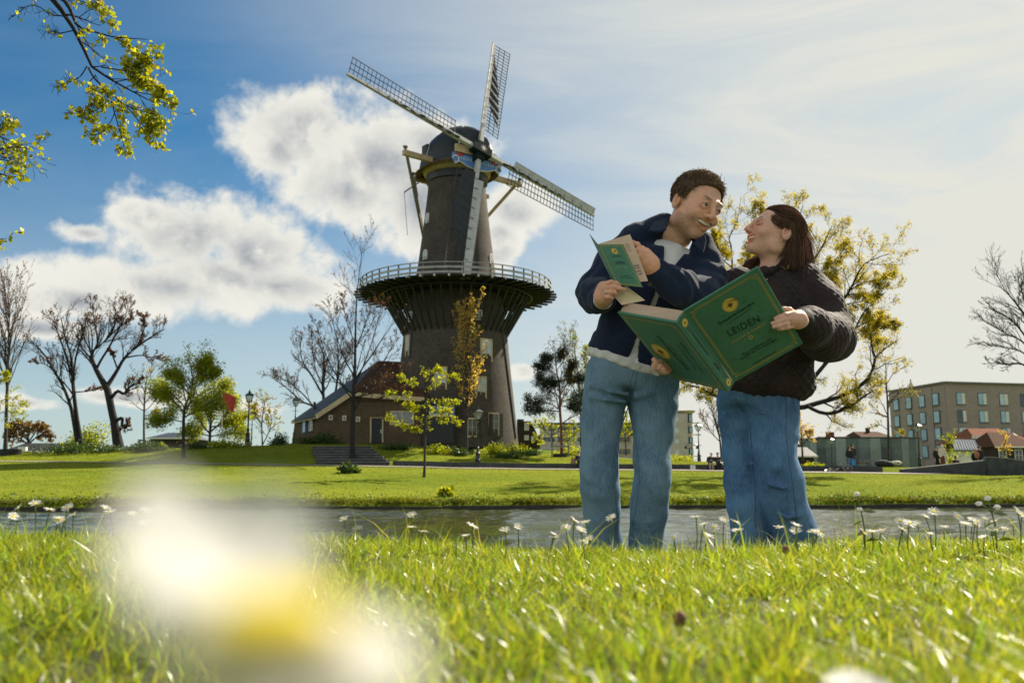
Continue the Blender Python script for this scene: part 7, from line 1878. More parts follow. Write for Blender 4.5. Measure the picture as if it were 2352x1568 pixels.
# head, hands, body
WC = g5(1050, 668, YW - .05); WM = rotm(R(-80), R(-17), R(3))
hw = head_fn(1.0, False, True)
wnA = WC + WM @ np.array([0, .030, -.045]); wnB = g5(1020, 1160, YW - .03)
def headw(P):
    L = ((P - WC.astype(np.float32)) @ WM.astype(np.float32)) / 1.0
    return smin(hw(L), sd_cone(P, wnA, wnB, .047, .052), .028)
YG = 2.862
wf = .0074
hA = hand_fn([fing(g6, [(1768, 728, YG + .004, 1.1), (1718, 738, YG - .014, 1.05), (1672, 755, YG - .014, .95), (1642, 766, YG - .010, .8)], wf),
              fing(g6, [(1775, 760, YG + .004, 1.1), (1712, 775, YG - .018, 1.05), (1658, 793, YG - .016, .95), (1618, 803, YG - .010, .8)], wf),
              fing(g6, [(1778, 792, YG + .004, 1.1), (1720, 808, YG - .018, 1.0), (1666, 824, YG - .016, .92), (1630, 832, YG - .010, .78)], wf),
              fing(g6, [(1778, 822, YG + .006, 1.0), (1735, 834, YG - .014, .92), (1695, 842, YG - .012, .85), (1664, 846, YG - .008, .72)], wf),
              fing(g6, [(1800, 740, YG + .03, 1.15), (1750, 700, YG + .034, 1.1), (1700, 690, YG + .03, .9)], wf)],
             [(g6(1838, 785, YG + .05), .024), (g6(1812, 775, YG + .022), .027), (g6(1782, 775, YG + .008), .026)])
hAo = surf_nets(hA, g6(1580, 900, YG - .05), g6(1890, 640, YG + .10) + np.array([0, .01, 0]), .0025)
YG2 = 3.13
hB = hand_fn([fing(g6, [(728, 1095, YG2 + .01, 1.1), (724, 1078, YG2 - .012, 1.05), (738, 1098, YG2 - .018, .9), (748, 1118, YG2 - .014, .8)], wf),
              fing(g6, [(742, 1120, YG2 + .01, 1.1), (748, 1112, YG2 - .014, 1.05), (775, 1128, YG2 - .018, .95), (798, 1138, YG2 - .013, .8)], wf),
              fing(g6, [(756, 1140, YG2 + .01, 1.1), (770, 1138, YG2 - .014, 1.05), (798, 1152, YG2 - .018, .95), (820, 1160, YG2 - .013, .8)], wf),
              fing(g6, [(775, 1158, YG2 + .01, 1.0), (792, 1162, YG2 - .010, .95), (808, 1170, YG2 - .014, .85), (822, 1174, YG2 - .011, .75)], wf),
              fing(g6, [(790, 1110, YG2 + .05, 1.1), (810, 1090, YG2 + .06, 1.0), (830, 1090, YG2 + .06, .85)], wf)],
             [(g6(850, 1130, YW - .12), .024), (g6(800, 1130, YG2 + .06), .026), (g6(752, 1122, YG2 + .022), .022)])
hBo = surf_nets(hB, g6(690, 1240, YG2 - .06), g6(910, 1020, YW - .04) + np.array([.0, .02, 0]), .0027)
def torso_w(P):
    d = sd_loft(P, wC0, wC1, wRT, [(0, .12, .09), (.5, .12, .085), (.9, .11, .075), (1.05, .05, .05)])
    d = smin(d, smin(sd_chain(P, [(p, r * .7) for p, r in wL], .04), sd_chain(P, [(p, r * .7) for p, r in wR], .04), .02), .05)
    d = smin(d, sd_chain(P, [(p, r * .5) for p, r in wArmA], .03), .03); d = smin(d, sd_chain(P, [(p, r * .5) for p, r in wArmB], .03), .03)
    return smin(d, sd_cone(P, wnA, wnB, .043, .05), .03)
tv, tf = surf_nets(torso_w, np.minimum(wp_.min(0), lo) - .05, np.maximum(wp_.max(0), hi) + .05, .012)
figure_part('body', headw, WC - .165, WC + .155, .0023, M_skinw, woman, lambda V: head_cols(V, False, WM, WC), [(hAo[0], hAo[1], one(hAo[0], (1, .96, .94))), (hBo[0], hBo[1], one(hBo[0])), (tv, tf, one(tv))])
face_bits(woman, head_local(WM, WC, 1.0), True)
ring(woman, g6(1752, 800, YG - .009), g6(1720, 808, YG - .018) - g6(1778, 792, YG + .004), .0092, .0012, M_gold, 'ring')
earp = WC + WM @ np.array([-.080, .010, -.040]); 
ec = g5(1118, 752, YW - .137); ring(woman, ec, (0.25, 1, .1), .0075, .0019, M_gold, 'earring')

# long hair: close cap, combed back behind the ear, falling to the shoulder
def wline(L): return np.interp(L[:, 2], [-.08, -.03, 0, .02, .045, .07, .09, .12], [.06, .030, .012, -.010, -.034, -.060, -.078, -.11])
def hair_cap_w(P):
    L = ((P - WC.astype(np.float32)) @ WM.astype(np.float32))
    d = sd_ell(L, (0, .018, .035), (.0765, .0955, .0850)) - .0005 * np.sin(L[:, 2] * 260 + L[:, 1] * 160 + 3 * np.sin(L[:, 0] * 50))
    d = smax(d, (wline(L) - L[:, 1]) * .8, .006)
    for s in (-1, 1): d = smax(d, -sd_ell(L, (s * .085, .006, -.016), (.026, .020, .034)), .004)
    # the fall of hair behind the ear, hanging straight down
    f = sd_chain(P, [(g5(1330, 560, YW - .03), .036), (g5(1375, 760, YW - .02), .038), (g5(1365, 920, YW - .02), .032), (g5(1360, 1040, YW - .025), .02)], .03)
    f = smin(f, sd_chain(P, [(g5(1290, 640, YW - .07), .022), (g5(1270, 820, YW - .07), .022), (g5(1260, 980, YW - .06), .016)], .02), .02)
    f = f - .0008 * np.sin(P[:, 0] * 520 + P[:, 1] * 300 + 2 * np.sin(P[:, 2] * 40))
    d = smin(d, f, .018)
    g = sd_chain(P, [(g5(900, 1000, YW + .03), .018), (g5(760, 1080, YW + .05), .022), (g5(690, 1200, YW + .05), .024), (g5(620, 1340, YW + .04), .02)], .02)
    return np.minimum(d, g)
hv, hf = surf_nets(hair_cap_w, WC - np.array([.20, .16, .24]), WC + np.array([.18, .19, .16]), .0036)
rgw = np.random.default_rng(9)
G = lambda rows: np.array([g5(x, y, YW + d) for x, y, d in rows])
near_g = [G([(965, 385, -.075), (1040, 475, -.115), (1130, 540, -.128), (1235, 570, -.118), (1290, 690, -.108), (1265, 870, -.105), (1190, 1010, -.10)]),
          G([(985, 360, -.06), (1110, 440, -.118), (1240, 525, -.125), (1310, 680, -.112), (1300, 860, -.10), (1255, 1050, -.09)]),
          G([(1010, 350, -.045), (1180, 410, -.10), (1320, 540, -.105), (1375, 720, -.085), (1370, 900, -.075), (1335, 1070, -.075)]),
          G([(1050, 345, -.03), (1250, 400, -.07), (1400, 560, -.06), (1440, 760, -.05), (1430, 940, -.05), (1400, 1085, -.06)]),
          G([(1100, 345, .0), (1320, 420, -.03), (1450, 600, -.02), (1490, 800, -.01), (1490, 960, -.015), (1470, 1095, -.03)]),
          G([(1100, 345, .03), (1330, 430, .02), (1460, 620, .02), (1500, 820, .03), (1500, 980, .03), (1480, 1090, .01)])]
far_g = [G([(905, 985, .02), (800, 1000, .05), (690, 1060, .06), (625, 1180, .05), (590, 1330, .04)]), G([(900, 1000, .01), (830, 1040, .04), (740, 1120, .045), (690, 1240, .04), (640, 1380, .03)]), G([(890, 1010, .01), (860, 1080, .02), (800, 1180, .03), (760, 1280, .03), (720, 1400, .02)]), G([(800, 975, .05), (660, 1070, .065), (610, 1200, .05), (480, 1310, .03), (400, 1350, .02)])]
nov = 2600; uu = rgw.uniform(-.97, .97, nov)[:, None]; f0 = rgw.uniform(.62, 1.3, nov)[:, None]; tt_ = np.linspace(0, 1, 12)[None]
fi = f0 + (3.6 - f0) * tt_; sq = np.sqrt(1 - uu ** 2); lift_ = 1 + rgw.normal(0, .012, (nov, 1)) + .02 * tt_
So = np.stack([.0800 * uu * lift_ + .004 * np.sin(fi * 3 + uu * 9), .018 - .0995 * np.cos(fi) * sq * lift_, .035 + .0890 * np.sin(fi) * sq * lift_], -1)
keep_ = (So[:, 0, 1] > wline(So[:, 0]) - .006) & ~((np.abs(So[:, :, 0]) > .062) & (So[:, :, 2] < .022) & (So[:, :, 1] < .034)).any(1)
So = (So[keep_] @ WM.T) + WC
s4 = strand_mesh(So, .0024, rgw)
s1 = ribbons(near_g, 3600, .0021, rgw, .0040, 12, .005, .0016)
s2 = ribbons(far_g, 800, .0022, rgw, .004, 10, .007, .002)
s3 = ribbons(near_g[2:], 160, .0011, rgw, .007, 12, .016, .004, .2)
a = Acc(); a.add(hv, hf, np.ones((len(hv), 3)) * .45)
for s in (s1, s2, s3, s4): a.add(*s)
link('hair', a.mesh('hair', True, woman.location), M_hairw, woman)
for lg, yw in ((wL, -.5), (wR, -.2)):
    e = lg[-1][0]; shoe(woman, (e[0], e[1] - .03, float(near_z(e[0], e[1])) - .01), yw, M_tee)

# ------------------------------------------------------------------ the books
def text_mesh(s, size, shear=0.0, ext=0.0, space=1.0, bold=0.0):
    cu = bpy.data.curves.new('lettering', 'FONT'); cu.body = s; cu.size = size; cu.shear = shear; cu.align_x = 'CENTER'; cu.align_y = 'CENTER'; cu.space_character = space; cu.offset = bold; cu.resolution_u = 3
    o = bpy.data.objects.new('lettering', cu); COL.objects.link(o)
    bpy.context.view_layer.update()
    me = o.to_mesh(); V = np.array([v.co[:] for v in me.vertices]); F = [tuple(p.vertices) for p in me.polygons]
    o.to_mesh_clear(); bpy.data.objects.remove(o, do_unlink=True); bpy.data.curves.remove(cu)
    return V, F
M_cover = pm('green_book_cover', (.066, .205, .120), .42, .10, 5, bump=.08, bscale=90, spec=.4)
M_coverd = pm('dark_green_print', (.006, .030, .026), .5, .1, 8)
M_faint = pm('faint_green_print', (.028, .135, .07), .45, .1, 8)
M_goldp = pm('gold_print', (.56, .38, .085), .4, .12, 20, spec=.5)
M_orange = pm('brown_orange_print', (.30, .09, .03), .5, .1, 20)
M_lemon = pm('yellow_print', (.72, .55, .10), .5, .08, 20)
M_pages = pm('page_block', (.60, .49, .39), .8, .12, 60, stretch=(.02, .02, 1), bump=.3, bscale=400)
M_leaf = pm('peach_paper', (.66, .47, .33), .8, .04, 6)
M_ink = pm('brown_ink', (.10, .05, .04), .7, .1, 20)
class Panel:
    """a flat cover given by its four corners (tl, tr, br, bl); u runs right, v runs down, both 0..1"""
    def __init__(s, tl, tr, br, bl, root):
        s.c = [np.asarray(p, float) for p in (tl, tr, br, bl)]; s.root = root
        n = np.cross(s.c[1] - s.c[0], s.c[3] - s.c[0]); n /= np.linalg.norm(n); s.n = n if n @ (CAM - s.c[0]) > 0 else -n
        s.w = np.linalg.norm(s.c[1] - s.c[0]); s.h = np.linalg.norm(s.c[3] - s.c[0])
    def P(s, u, v, lift=.0):
        a, b, c, d = s.c
        return a * (1 - u) * (1 - v) + b * u * (1 - v) + c * u * v + d * (1 - u) * v + s.n * lift
    def slab(s, th, mat, name, parent):
        b = MB(s.root.location); b.prism(s.c, -s.n * th); return b.build(name, mat, parent)
    def shape(s, polys, mat, name, parent, lift=.0012):
        b = MB(s.root.location)
        for pl in polys: b._add([s.P(u, v, lift) for u, v in pl], [tuple(range(len(pl)))])
        return b.build(name, mat, parent, fixn=False)
    def line(s, pts, wd, mat, name, parent, lift=.0013, closed=False):
        polys = []; asp = s.h / s.w; n = len(pts)
        for i in range(n if closed else n - 1):
            a, b = np.array(pts[i], float), np.array(pts[(i + 1) % n], float); d = (b - a) * np.array([1, asp]); L = np.linalg.norm(d)
            if L < 1e-6: continue
            d /= L; nn = np.array([-d[1], d[0] / asp]) * wd / 2; e = d * np.array([1, 1 / asp]) * wd * .35
            polys.append([a - e + nn, b + e + nn, b + e - nn, a - e - nn])
        return s.shape(polys, mat, name, parent, lift)
    def text(s, txt, u, v, size, mat, parent, rot=0.0, name='lettering', shear=0.0, lift=.0016, space=1.0, squeeze=1.0, bold=0.0, fit=None):
        V, F = text_mesh(txt, 1.0, shear, 0, space, bold)
        if fit: size = fit / (V[:, 0].max() - V[:, 0].min()) / squeeze
        x = V[:, 0] * size * squeeze; y = V[:, 1] * size; co, si = math.cos(rot), math.sin(rot)
        U = u + (x * co - y * si); W = v - (x * si + y * co) * s.w / s.h
        b = MB(s.root.location); b._add([s.P(a, c, lift) for a, c in zip(U, W)], F); return b.build(name, mat, parent, fixn=False)
    def disc(s, u, v, r, mat, name, parent, lift=.0015, n=24, star=None, rot=0.0):
        pts = []
        for k in range(n):
            a = 2 * math.pi * k / n + rot; rr_ = r if star is None else (r if k % 2 == 0 else r * star)
            if star and k % 4 == 2: rr_ *= .72
            pts.append((u + rr_ * math.cos(a), v + rr_ * math.sin(a) * s.w / s.h))
        return s.shape([pts], mat, name, parent, lift)
def frame_lines(p, cover, m=.055, rot=None):
    k = p.w / p.h; c = .055
    for j, (mm, wd) in enumerate(((m, .0075), (m + .018, .0045))):
        a, b, cc = mm, mm * k, c
        pts = []
        for (ux, uy, sx, sy) in ((a, b, 1, 1), (1 - a, b, -1, 1), (1 - a, 1 - b, -1, -1), (a, 1 - b, 1, -1)):
            arc = [(ux + sx * cc * (1 - 0), uy + 0), (ux + sx * cc * .80, uy + sy * cc * k * .45), (ux + sx * cc * .45, uy + sy * cc * k * .80), (ux, uy + sy * cc * k)]
            if (sx, sy) in ((1, 1), (-1, -1)): arc = arc[::-1]
            pts += arc
        p.line(pts, wd, M_goldp, 'gold_border', cover, closed=True)
    for (u, v) in ((m + .012, (m + .012) * k), (1 - m - .012, (m + .012) * k), (1 - m - .012, 1 - (m + .012) * k), (m + .012, 1 - (m + .012) * k)):
        p.disc(u, v, .012, M_goldp, 'gold_dot', cover)
def emblem(p, cover, u, v, r, ang=0.0, spoon=True):
    p.disc(u, v, r, M_goldp, 'plate_rim', cover, .0014, 36); p.disc(u, v, r * .86, M_lemon, 'plate', cover, .0017, 36); p.disc(u, v, r * .80, M_goldp, 'plate_ring', cover, .0019, 36); p.disc(u, v, r * .74, M_lemon, 'plate_well', cover, .0021, 36)
    p.disc(u, v, r * .64, M_orange, 'compass_star', cover, .0025, 16, .34, ang); p.disc(u, v, r * .36, M_coverd, 'compass_star_shade', cover, .0028, 16, .16, ang + math.pi / 8)
    if spoon:
        co, si = math.cos(ang), math.sin(ang); k = p.w / p.h
        f = lambda x, y: (u + (x * co - y * si) * r, v + (x * si + y * co) * r * k)
        p.shape([[f(.05 + .24 * math.cos(t), -.52 + .17 * math.sin(t)) for t in np.linspace(0, 6.28, 14, endpoint=False)]], M_goldp, 'spoon_bowl', cover, .0030)
        p.line([f(.28, -.48), f(.70, -.30), f(1.25, -.12)], r * .13, M_orange, 'spoon_handle', cover, .0031)
def b6(x, y, Y): return g6(x, y, Y * .93)
bA, bB, bC, bD, bE, bF, bG, bH = b6(948, 712, 3.053), b6(1512, 378, 2.944), b6(1853, 955, 3.15), b6(1330, 1250, 3.259), b6(895, 800, 3.04), b6(1290, 1322, 3.245), b6(447, 722, 3.283), b6(850, 1215, 3.489)
big = thing('giant_book', 'giant open green hardcover with gold borders and the word LEIDEN, held by the couple', 'book', None, tuple(bE))
pr_ = Panel(bA, bB, bC, bD, big); cr_ = pr_.slab(.008, M_cover, 'front_cover', big)
pl_ = Panel(bG, bE, bF, bH, big); cl_ = pl_.slab(.008, M_cover, 'back_cover', big)
ps_ = Panel(bE, bA, bD, bF, big); cs_ = ps_.slab(.008, M_cover, 'spine', big)
# page block standing on the inside of the back cover
inn = -pl_.n; th = .047
q0, q1, q2, q3 = [pl_.P(u, v, -.0085) for u, v in ((.012, .012), (.985, .012), (.985, .985), (.012, .985))]
G2, A2 = b6(490, 650, 3.29), b6(938, 716, 3.046)
ex0, ex1 = G2 - bG, A2 - bE
b = MB(big.location); b._add([q0, q1, q2, q3, q0 + ex0 * .97, q1 + ex1 * .96, q2 + ex1 * .96, q3 + ex0 * .97], ((0, 3, 2, 1), (4, 5, 6, 7), (0, 1, 5, 4), (1, 2, 6, 5), (2, 3, 7, 6), (3, 0, 4, 7))); b.build('page_block', M_pages, big)
for i in range(14):                                            # a few leaves stand proud on the top edge
    t = (i + .5) / 14; b = MB(big.location); b.beam((q0 + ex0 * t) + pl_.n * .0 + (q0 - q3) / np.linalg.norm(q0 - q3) * .0006, (q1 + ex1 * t) + (q0 - q3) / np.linalg.norm(q0 - q3) * .0006, .0012, .0012); b.build('page_edge', M_leaf, big, fixn=False)
# front cover print
frame_lines(pr_, cr_)
k_ = pr_.w / pr_.h
def guv(p, x, y, Yg):
    """cover coordinates of the point seen at crop pixel (x, y)"""
    q = np.array(p6(x, y)); best = (.5, .5)
    C4 = proj2(np.array(p.c, np.float32)).astype(float)
    u = v = .5
    for _ in range(25):
        X = C4[0] * (1 - u) * (1 - v) + C4[1] * u * (1 - v) + C4[2] * u * v + C4[3] * (1 - u) * v
        du = (C4[1] - C4[0]) * (1 - v) + (C4[2] - C4[3]) * v; dv = (C4[3] - C4[0]) * (1 - u) + (C4[2] - C4[1]) * u
        s_ = np.linalg.solve(np.stack([du, dv], 1), q - X); u += s_[0]; v += s_[1]
    return u, v
def dirrot(p, a, b):
    ua, ub = np.array(guv(p, *a, 0)), np.array(guv(p, *b, 0)); d = (ub - ua) * np.array([1, p.h / p.w]); return math.atan2(-d[1], d[0]), np.linalg.norm(d)
def put_text(p, cover, txt, a, b, mat, **kw):
    """text running from image point a to image point b on the cover"""
    ua, ub = np.array(guv(p, *a, 0)), np.array(guv(p, *b, 0)); d = (ub - ua) * np.array([1, p.h / p.w]); L = np.linalg.norm(d); c = (ua + ub) / 2
    return p.text(txt, c[0], c[1], 0, mat, cover, math.atan2(-d[1], d[0]), fit=L, **kw)
def put_line(p, cover, a, b, wd, mat): return p.line([guv(p, *a, 0), guv(p, *b, 0)], wd, mat, 'rule_line', cover)
e = guv(pr_, 1300, 655, 0); emblem(pr_, cr_, e[0], e[1], .098, -.12)
put_line(pr_, cr_, (1232, 750), (1268, 730), .007, M_coverd); put_line(pr_, cr_, (1390, 640), (1424, 620), .007, M_coverd)
put_text(pr_, cr_, 'Smaakverkenners', (1212, 800), (1478, 634), M_coverd, bold=.016)
put_line(pr_, cr_, (1270, 806), (1458, 678), .008, M_coverd)
put_text(pr_, cr_, 'LEIDEN', (1282, 872), (1520, 756), M_coverd, space=1.16, squeeze=.82, bold=.012)
put_line(pr_, cr_, (1312, 944), (1418, 880), .006, M_goldp); put_line(pr_, cr_, (1310, 934), (1416, 872), .004, M_goldp); put_line(pr_, cr_, (1458, 858), (1568, 794), .006, M_goldp); put_line(pr_, cr_, (1456, 848), (1566, 786), .004, M_goldp)
for (x, y, r) in ((1438, 867, .016), (1455, 897, .030), (1414, 920, .020), (1495, 877, .020)):
    u, v = guv(pr_, x, y, 0); pr_.disc(u, v, r, M_goldp, 'gold_ornament', cr_, .0015, 4 if r < .018 else 10, None if r in (.016, .030) else .5); 
    if r > .016: pr_.disc(u, v, r * .6, M_cover, 'ornament_centre', cr_, .0019, 8)
put_text(pr_, cr_, 'Een stadstour vol', (1396, 1030), (1610, 908), M_coverd, squeeze=1.05, bold=.006)
put_text(pr_, cr_, 'smaak en verrassingen', (1380, 1064), (1656, 908), M_coverd, squeeze=1.05, bold=.006)
put_text(pr_, cr_, 'Smaakverkenners.nl', (1480, 1104), (1645, 1010), M_coverd, bold=.004)
# faint background compass and food line drawings
u0, v0 = .47, .52
for r_k in (.43, .36):
    pr_.line([(u0 + r_k * math.cos(t), v0 + r_k * math.sin(t) * k_) for t in np.linspace(0, 2 * math.pi, 40, endpoint=False)], .0022, M_faint, 'faint_ring', cr_, .0010, True)
pts = []
for i in range(16):
    t = i * math.pi / 8; rr_ = .34 if i % 4 == 0 else (.22 if i % 2 == 0 else .10); pts.append((u0 + rr_ * math.cos(t), v0 + rr_ * math.sin(t) * k_))
pr_.line(pts, .0024, M_faint, 'faint_star', cr_, .0010, True)
for (x, y) in ((1240, 865), (1300, 965), (1330, 1065), (1415, 975), (1440, 1060), (1550, 900), (1540, 1020), (1630, 940), (1600, 850), (1530, 700), (1405, 600), (1190, 720)):
    u, v = guv(pr_, x, y, 0); pr_.line([(u + .022 * math.cos(t) * (1 + .4 * math.sin(3 * t + x)), v + .022 * math.sin(t) * k_) for t in np.linspace(0, 6.28, 9, endpoint=False)], .0026, M_faint, 'faint_drawing', cr_, .0010, True)
# spine print
for (x, y) in ((954, 797), (1285, 1247)):
    u, v = guv(ps_, x, y, 0); ps_.disc(u, v, .30, M_goldp, 'spine_plate', cs_, .0012, 24); ps_.disc(u, v, .24, M_lemon, 'spine_plate_well', cs_, .0015, 24); ps_.disc(u, v, .16, M_orange, 'spine_star', cs_, .0018, 16, .35)
put_text(ps_, cs_, 'Smaakverkenners.nl', (1008, 870), (1132, 1036), M_coverd, bold=.01)
put_text(ps_, cs_, 'LEIDEN', (1172, 1092), (1216, 1154), M_coverd, squeeze=.9, bold=.01)
for (a_, b_) in (((968, 830), (996, 866)), ((980, 822), (1008, 858)), ((1232, 1186), (1256, 1216)), ((1244, 1178), (1268, 1208))): put_line(ps_, cs_, a_, b_, .03, M_coverd)
ps_.line([(.14, .03), (.5, .012), (.86, .03), (.86, .97), (.5, .988), (.14, .97)], .025, M_coverd, 'spine_border', cs_, .0010, True)
# back cover print (upside down to the viewer)
frame_lines(pl_, cl_)
e = guv(pl_, 778, 1008, 0); emblem(pl_, cl_, e[0], e[1], .135, math.pi * .93)
put_text(pl_, cl_, 'Smaakverkenners', (985, 1152), (752, 892), M_coverd, bold=.016)
put_line(pl_, cl_, (1000, 1150), (836, 950), .008, M_coverd); put_line(pl_, cl_, (876, 1076), (908, 1110), .007, M_coverd); put_line(pl_, cl_, (736, 916), (762, 944), .007, M_coverd)
put_text(pl_, cl_, 'Een stadstour vol', (1042, 1140), (905, 960), M_faint if False else M_coverd, bold=.0)
put_text(pl_, cl_, 'smaak en verrassingen', (1100, 1178), (922, 938), M_coverd, bold=.0)

# the man's leaflet: folded cover, inner page and a loose sheet below
Yl = YM - .405
lc = g6(440, 512, Yl)
lf_ = thing('leaflet', 'thin green leaflet with peach inside pages held open by the man', 'leaflet', None, tuple(lc))
pa = Panel(g6(298, 207, Yl), g6(490, 205, Yl - .025), g6(638, 530, Yl - .03), g6(440, 512, Yl), lf_); ca = pa.slab(.0012, M_cover, 'cover', lf_)
for wd, m_k in ((.012, .05), (.006, .085)):
    k2 = pa.w / pa.h; pa.line([(m_k, m_k * k2), (1 - m_k, m_k * k2), (1 - m_k, 1 - m_k * k2), (m_k, 1 - m_k * k2)], wd, M_goldp, 'gold_border', ca, .0008, True)
e = guv(pa, 427, 258, 0); emblem(pa, ca, e[0], e[1], .125, .3)
put_text(pa, ca, 'Smaakverkenners', (398, 294), (478, 292), M_coverd, bold=.01); put_line(pa, ca, (412, 303), (476, 302), .012, M_coverd)
put_text(pa, ca, 'LEIDEN', (430, 347), (504, 347), M_coverd, squeeze=.62, bold=.015, space=1.1)
put_line(pa, ca, (434, 378), (474, 379), .01, M_goldp); put_line(pa, ca, (490, 379), (526, 381), .01, M_goldp)
for (x, y) in ((482, 378), (490, 396), (477, 394), (503, 397)):
    u, v = guv(pa, x, y, 0); pa.disc(u, v, .022, M_goldp, 'gold_ornament', ca, .0009, 8)
put_text(pa, ca, 'Een stadstour vol', (474, 442), (552, 446), M_coverd, bold=.016); put_text(pa, ca, 'smaak en verrassingen', (466, 456), (568, 460), M_coverd, bold=.016)
pb_ = Panel(g6(296, 203, Yl + .004), g6(542, 128, Yl + .035), g6(678, 482, Yl + .028), g6(438, 510, Yl + .004), lf_); cb_ = pb_.slab(.0010, M_leaf, 'inner_page', lf_)
for i, (tx, xa, xb, yy) in enumerate((('plezier', 570, 610, 370), ('op deze', 572, 618, 388), ('andere', 584, 626, 411), ('reis!', 606, 634, 432))): put_text(pb_, cb_, tx, (xa, yy), (xb, yy - 6), M_ink, bold=.012)
for i in range(6): put_line(pb_, cb_, (496 + i * 5, 206 + i * 11), (532 + i * 4, 204 + i * 10), .006, M_ink)
pc_ = Panel(g6(233, 127, Yl + .09), g6(296, 205, Yl + .003), g6(438, 511, Yl + .003), g6(392, 455, Yl + .06), lf_); pc_.slab(.0012, M_cover, 'back_cover', lf_)
pd_ = Panel(g6(412, 590, Yl + .02), g6(512, 518, Yl + .03), g6(655, 628, Yl + .01), g6(480, 664, Yl + .0), lf_)
sh_ = thing('loose_sheet', 'loose pale yellow printed sheet hanging below the green leaflet', 'paper', None, tuple(g6(480, 664, Yl))); pd_.root = sh_
M_sheet = pm('pale_yellow_paper', (.66, .53, .30), .8, .05, 6); ch_ = pd_.slab(.0010, M_sheet, 'paper_sheet', sh_)
for (a_, b_) in (((455, 620), (480, 642)), ((540, 560), (590, 600)), ((548, 555), (598, 595)), ((600, 610), (630, 620)), ((470, 570), (530, 610))): put_line(pd_, ch_, a_, b_, .008, M_ink)

# ------------------------------------------------------------------ small figures across the water
M_fskin = skin_mat('skin_plain', (.50, .30, .20))
def folk(label, base, face, top, legs, hair, torso, shoulders, neck, head, arms, knees, feet, extra=None, hood=None, skirt=None, h=.022, longhair=False):
    """a small clothed figure; joints are given in metres relative to base, x to the right, y away"""
    p0 = np.asarray(base, float)
    root = thing('person', label, 'person', 'people in the park', tuple(p0))
    J = lambda q: p0 + np.asarray(q, float)
    hp, sh_l, sh_r = torso, shoulders[0], shoulders[1]
    def body(P):
        d = sd_ell(P, J(head), (.082, .095, .118))
        d = smin(d, sd_cone(P, J(head) - np.array([0, 0, .07]), J(neck), .05, .055), .03)
        d = smin(d, sd_cone(P, J(neck) - np.array([0, 0, .05]), J(hp), .11, .12), .05)
        for a in arms:
            d = smin(d, sd_chain(P, [(J(a[0]), .05), (J(a[1]), .042), (J(a[2]), .035)], .02), .03); d = smin(d, sd_cone(P, J(a[2]), J(np.asarray(a[2]) + .7 * (np.asarray(a[2]) - np.asarray(a[1])) * .25), .036, .026), .015)
        for k_, f_ in zip(knees, feet):
            d = smin(d, sd_chain(P, [(J(hp), .09), (J(k_), .058), (J(f_) + np.array([0, 0, .06]), .042)], .03), .03); d = smin(d, sd_cone(P, J(f_) + np.array([0, 0, .04]), J(f_) + np.array([face * .12, -.08, .03]), .045, .035), .02)
        return d
    pts = np.array([J(q) for q in [head, neck, hp] + [x for a in arms for x in a] + list(knees) + list(feet)])
    lo_, hi_ = pts.min(0) - .22, pts.max(0) + .22
    figure_part('body', body, lo_, hi_, h, M_fskin, root, lambda V: np.ones((len(V), 3)))
    def coat(P):
        d = sd_loft(P, J(hp) - np.array([0, 0, .04]), J(neck) + np.array([0, 0, .02]), np.array(sh_r) - np.array(sh_l), [(-.05, .175, .13), (.4, .17, .13), (.8, .19, .125), (1.0, .09, .08)])
        for a in arms: d = smin(d, sd_chain(P, [(J(a[0]), .075), (J(a[1]), .062), (J(a[2]) * .9 + J(a[1]) * .1, .052)], .03), .03)
        if hood: d = smin(d, sd_ell(P, J(head) + np.array([0, .02, .0]), (.125, .135, .16)), .05)
        return d + wrinkle(P, .006, .6, base[0])
    figure_part('coat', coat, lo_, hi_, h, top, root)
    def low(P):
        d = None
        for k_, f_ in zip(knees, feet):
            e = sd_chain(P, [(J(hp) + (J(k_) - J(hp)) * .12, .115), (J(k_), .082), (J(f_) + np.array([0, 0, .10]), .066)], .04); d = e if d is None else smin(d, e, .02)
        if skirt: d = smin(d, sd_cone(P, J(hp), J(skirt), .14, .2), .05)
        return d
    figure_part('skirt' if skirt else 'trousers', low, lo_, hi_, h, legs, root)
    if hair is not None and not hood:
        def hr(P):
            d = sd_ell(P, J(head) + np.array([-face * .012, .015, .03]), (.098, .105, .108)); d = smax(d, -sd_ell(P, J(head) + np.array([face * .07, -.07, -.03]), (.07, .07, .09)), .03)
            if longhair: d = smin(d, sd_chain(P, [(J(head) + np.array([-face * .05, .04, .0]), .075), (J(neck) + np.array([-face * .09, .06, -.05]), .075), (J(neck) + np.array([-face * .12, .06, -.28]), .05)], .04), .03)
            return d
        figure_part('hair', hr, lo_, hi_, h * .8, hair, root)
    return root
def cloth(name, c): return pm(name, c, .85, .2, 8)
K_black, K_navy, K_blue, K_beige, K_maroon, K_dark = cloth('black_cloth', (.016, .016, .018)), cloth('navy_cloth', (.014, .018, .035)), cloth('blue_denim_cloth', (.10, .19, .34)), cloth('beige_cloth', (.34, .28, .20)), cloth('maroon_cloth', (.12, .035, .03)), cloth('charcoal_cloth', (.03, .03, .032))
K_cream = cloth('cream_cloth', (.62, .56, .44)); K_hwhite, K_hdark, K_hbrown = cloth('white_hair', (.62, .6, .55)), cloth('dark_hair', (.02, .015, .012)), cloth('brown_hair', (.06, .035, .02))
def gp(f, x, y, Y, dz=0.0):
    p = A(f, x, y, Y); p[2] = float(far_z(p[0], Y)) + dz; return p
seat_arms = [((-.19, 0, .95), (-.24, -.12, .70), (-.08, -.30, .72)), ((.19, 0, .95), (.24, -.12, .70), (.08, -.30, .74))]
